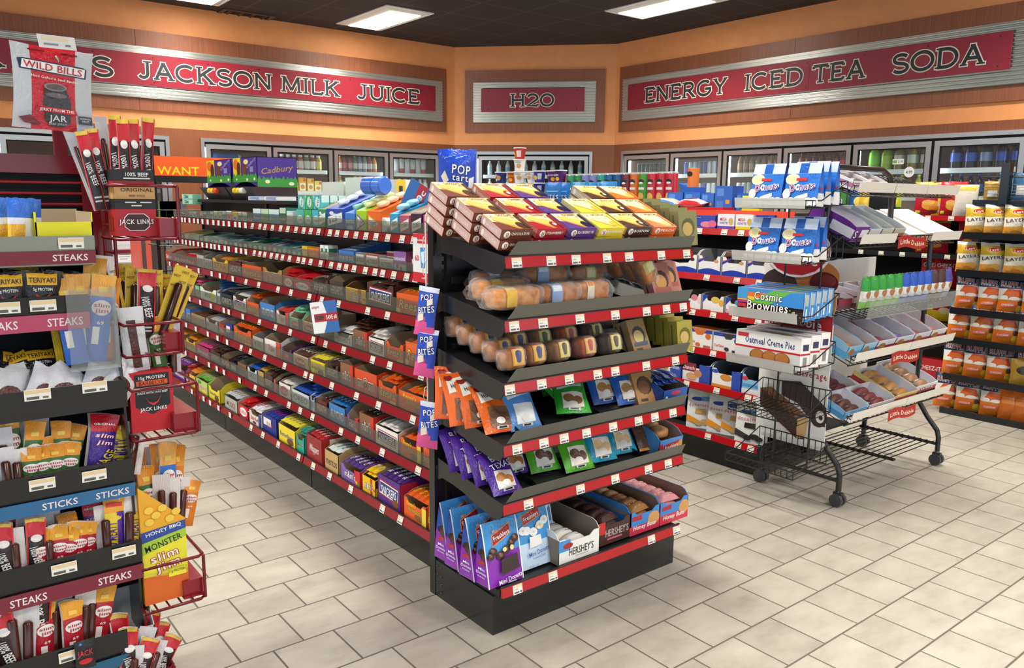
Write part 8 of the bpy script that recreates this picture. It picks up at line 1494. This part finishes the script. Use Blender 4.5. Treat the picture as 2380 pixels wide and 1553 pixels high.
sticks([(330, 1040, 'o', -4, .06), (352, 1045, 'k', 0, .07), (370, 1040, 'o', 3, .05), (390, 1035, 'b', 4, .03), (405, 1040, 'o', 6, .05), (345, 1090, 'g', 0, .02), (375, 1110, 'c', 2, .0), (402, 1118, 'c', 5, .0), (425, 1115, 'c', 10, .03), (440, 1120, 'o', 14, .04), (405, 1085, 'g', 8, .06)], 2.15, .50, 'honey barbecue box in the third side basket', 1.0)
jbasket(.40, .50, 2.02, 2.2, .14, .06)
sticks([(285, 1436, 'j', -2, .02), (300, 1470, 'j', 4, -.02), (320, 1462, 'k', 20, .0), (345, 1430, 'j', 8, .04), (365, 1455, 'j', 14, .03), (330, 1490, 'j', 22, -.02), (355, 1505, 'k', 24, -.01), (380, 1500, 'j', 28, .01), (310, 1510, 'k', 8, -.03)], 2.06, .15, 'lowest side basket', 1.0)
# ================================================================ FAR END OF THE AISLE
wr = thing('wire_display_rack', 'black wire rack with an orange want sign at the far end of the candy gondola', 'display rack')
YW = 6.12; xa, xb = ony(357, 400, YW).x, ony(628, 400, YW).x
for x in (xa, xb): part('post', MB().box(x-.012, x+.012, YW-.012, YW+.012, 0, 1.70, BLACK), wr)
za, zb4 = ony(360, 408, YW).z, ony(360, 362, YW).z
m = MB().box(xa, xb, YW-.03, YW-.02, za, zb4, M('#ec5a14')); draw(m, plane((xa, YW-.03, za), (xb-xa, 0, 0), (0, 0, zb4-za)), xb-xa, zb4-za, [TX('WANT', .19, .28, .44, '#f2d21e', .34)], n=1)
part('orange_sign_board', m, wr); part('sign_rail', MB().box(xa, xb, YW-.04, YW-.01, za-.045, za, BLACK), wr)
for z in (1.50, 1.235, 1.04, .80):
    m = MB(); y0, y1 = YW-.02, YW+.34
    for k in range(14): x = xa+(xb-xa)*k/13; m.tube([(x, y0, z+.06), (x, y0, z), (x, y1, z)], .0028, WIRE, 4)
    for y, zz in ((y0, z+.06), (y0, z), (y0+.18, z), (y1, z)): m.tube([(xa, y, zz), (xb, y, zz)], .004, WIRE, 4)
    part('wire_shelf', m, wr)
for k in range(4): single('magazine', MB().box(-.05, .05, -.01, .01, 0, .12, M(('#7c9a5a', '#b8a04a', '#5a7a8c', '#8c8c8c')[k])), f'{("green", "mustard", "blue-grey", "grey")[k]} booklet standing in the far black wire rack', 'booklet', (ony(374+8*k, 500, YW+.06).x+.02*k, YW+.06, 1.239), 0)
fz = thing('chest_cooler', 'pale blue cabinet with a white notice at the far end of the aisle', 'cabinet', (0, 0, 0)); YF = 7.3
p, q = ony(232, 690, YF), ony(327, 588, YF)
part('cabinet_body', MB().box(p.x-.2, q.x, YF, YF+.5, 0, q.z, M('#b9d4e6', 'plastic')), fz); part('top_rail', MB().box(p.x-.2, q.x, YF-.01, YF+.5, q.z, q.z+.03, M('#7c1c28', 'gloss')), fz)
a, b = ony(272, 610, YF-.003), ony(307, 588, YF-.003); m = MB().box(a.x, b.x, YF-.003, YF, a.z, ony(300, 590, YF).z, WHITE); draw(m, plane((a.x, YF-.003, a.z), (b.x-a.x, 0, 0), (0, 0, .085)), b.x-a.x, .085, [R(.15, .72, .85, .78, '#8a8a8a'), R(.15, .5, .85, .56, '#8a8a8a'), R(.2, .28, .7, .34, '#8a8a8a')]); part('notice', m, fz)
for k in range(5): single('newspaper', MB().box(-.16, .16, -.12, .12, 0, .022, M(('#e6e6e8', '#d8dadd')[k % 2])), f'folded white newspaper in the stack on the pale blue cabinet, {nth(k)} from the bottom', 'newspaper', (ony(262, 575, YF+.2).x, YF+.2, q.z+.031+.0225*k), .03*k, 'newspapers on the pale blue cabinet')
p, q = ony(322, 640, 6.6), ony(358, 560, 6.6); m = MB().box(-.04, .04, 0, .3, 0, q.z+.1, M('#e8624e')); draw(m, plane((-.04, 0, 0), (.08, 0, 0), (0, 0, q.z+.1)), .13, q.z, [PG([(.2, .4), (.55, .4), (.5, 1), (.1, 1)], '#5a4a4c')]); single('card_display', m, 'coral red card display with a dark stripe beside the far wire rack', 'card display', ((p.x+q.x)/2, 6.6, 0), 0)
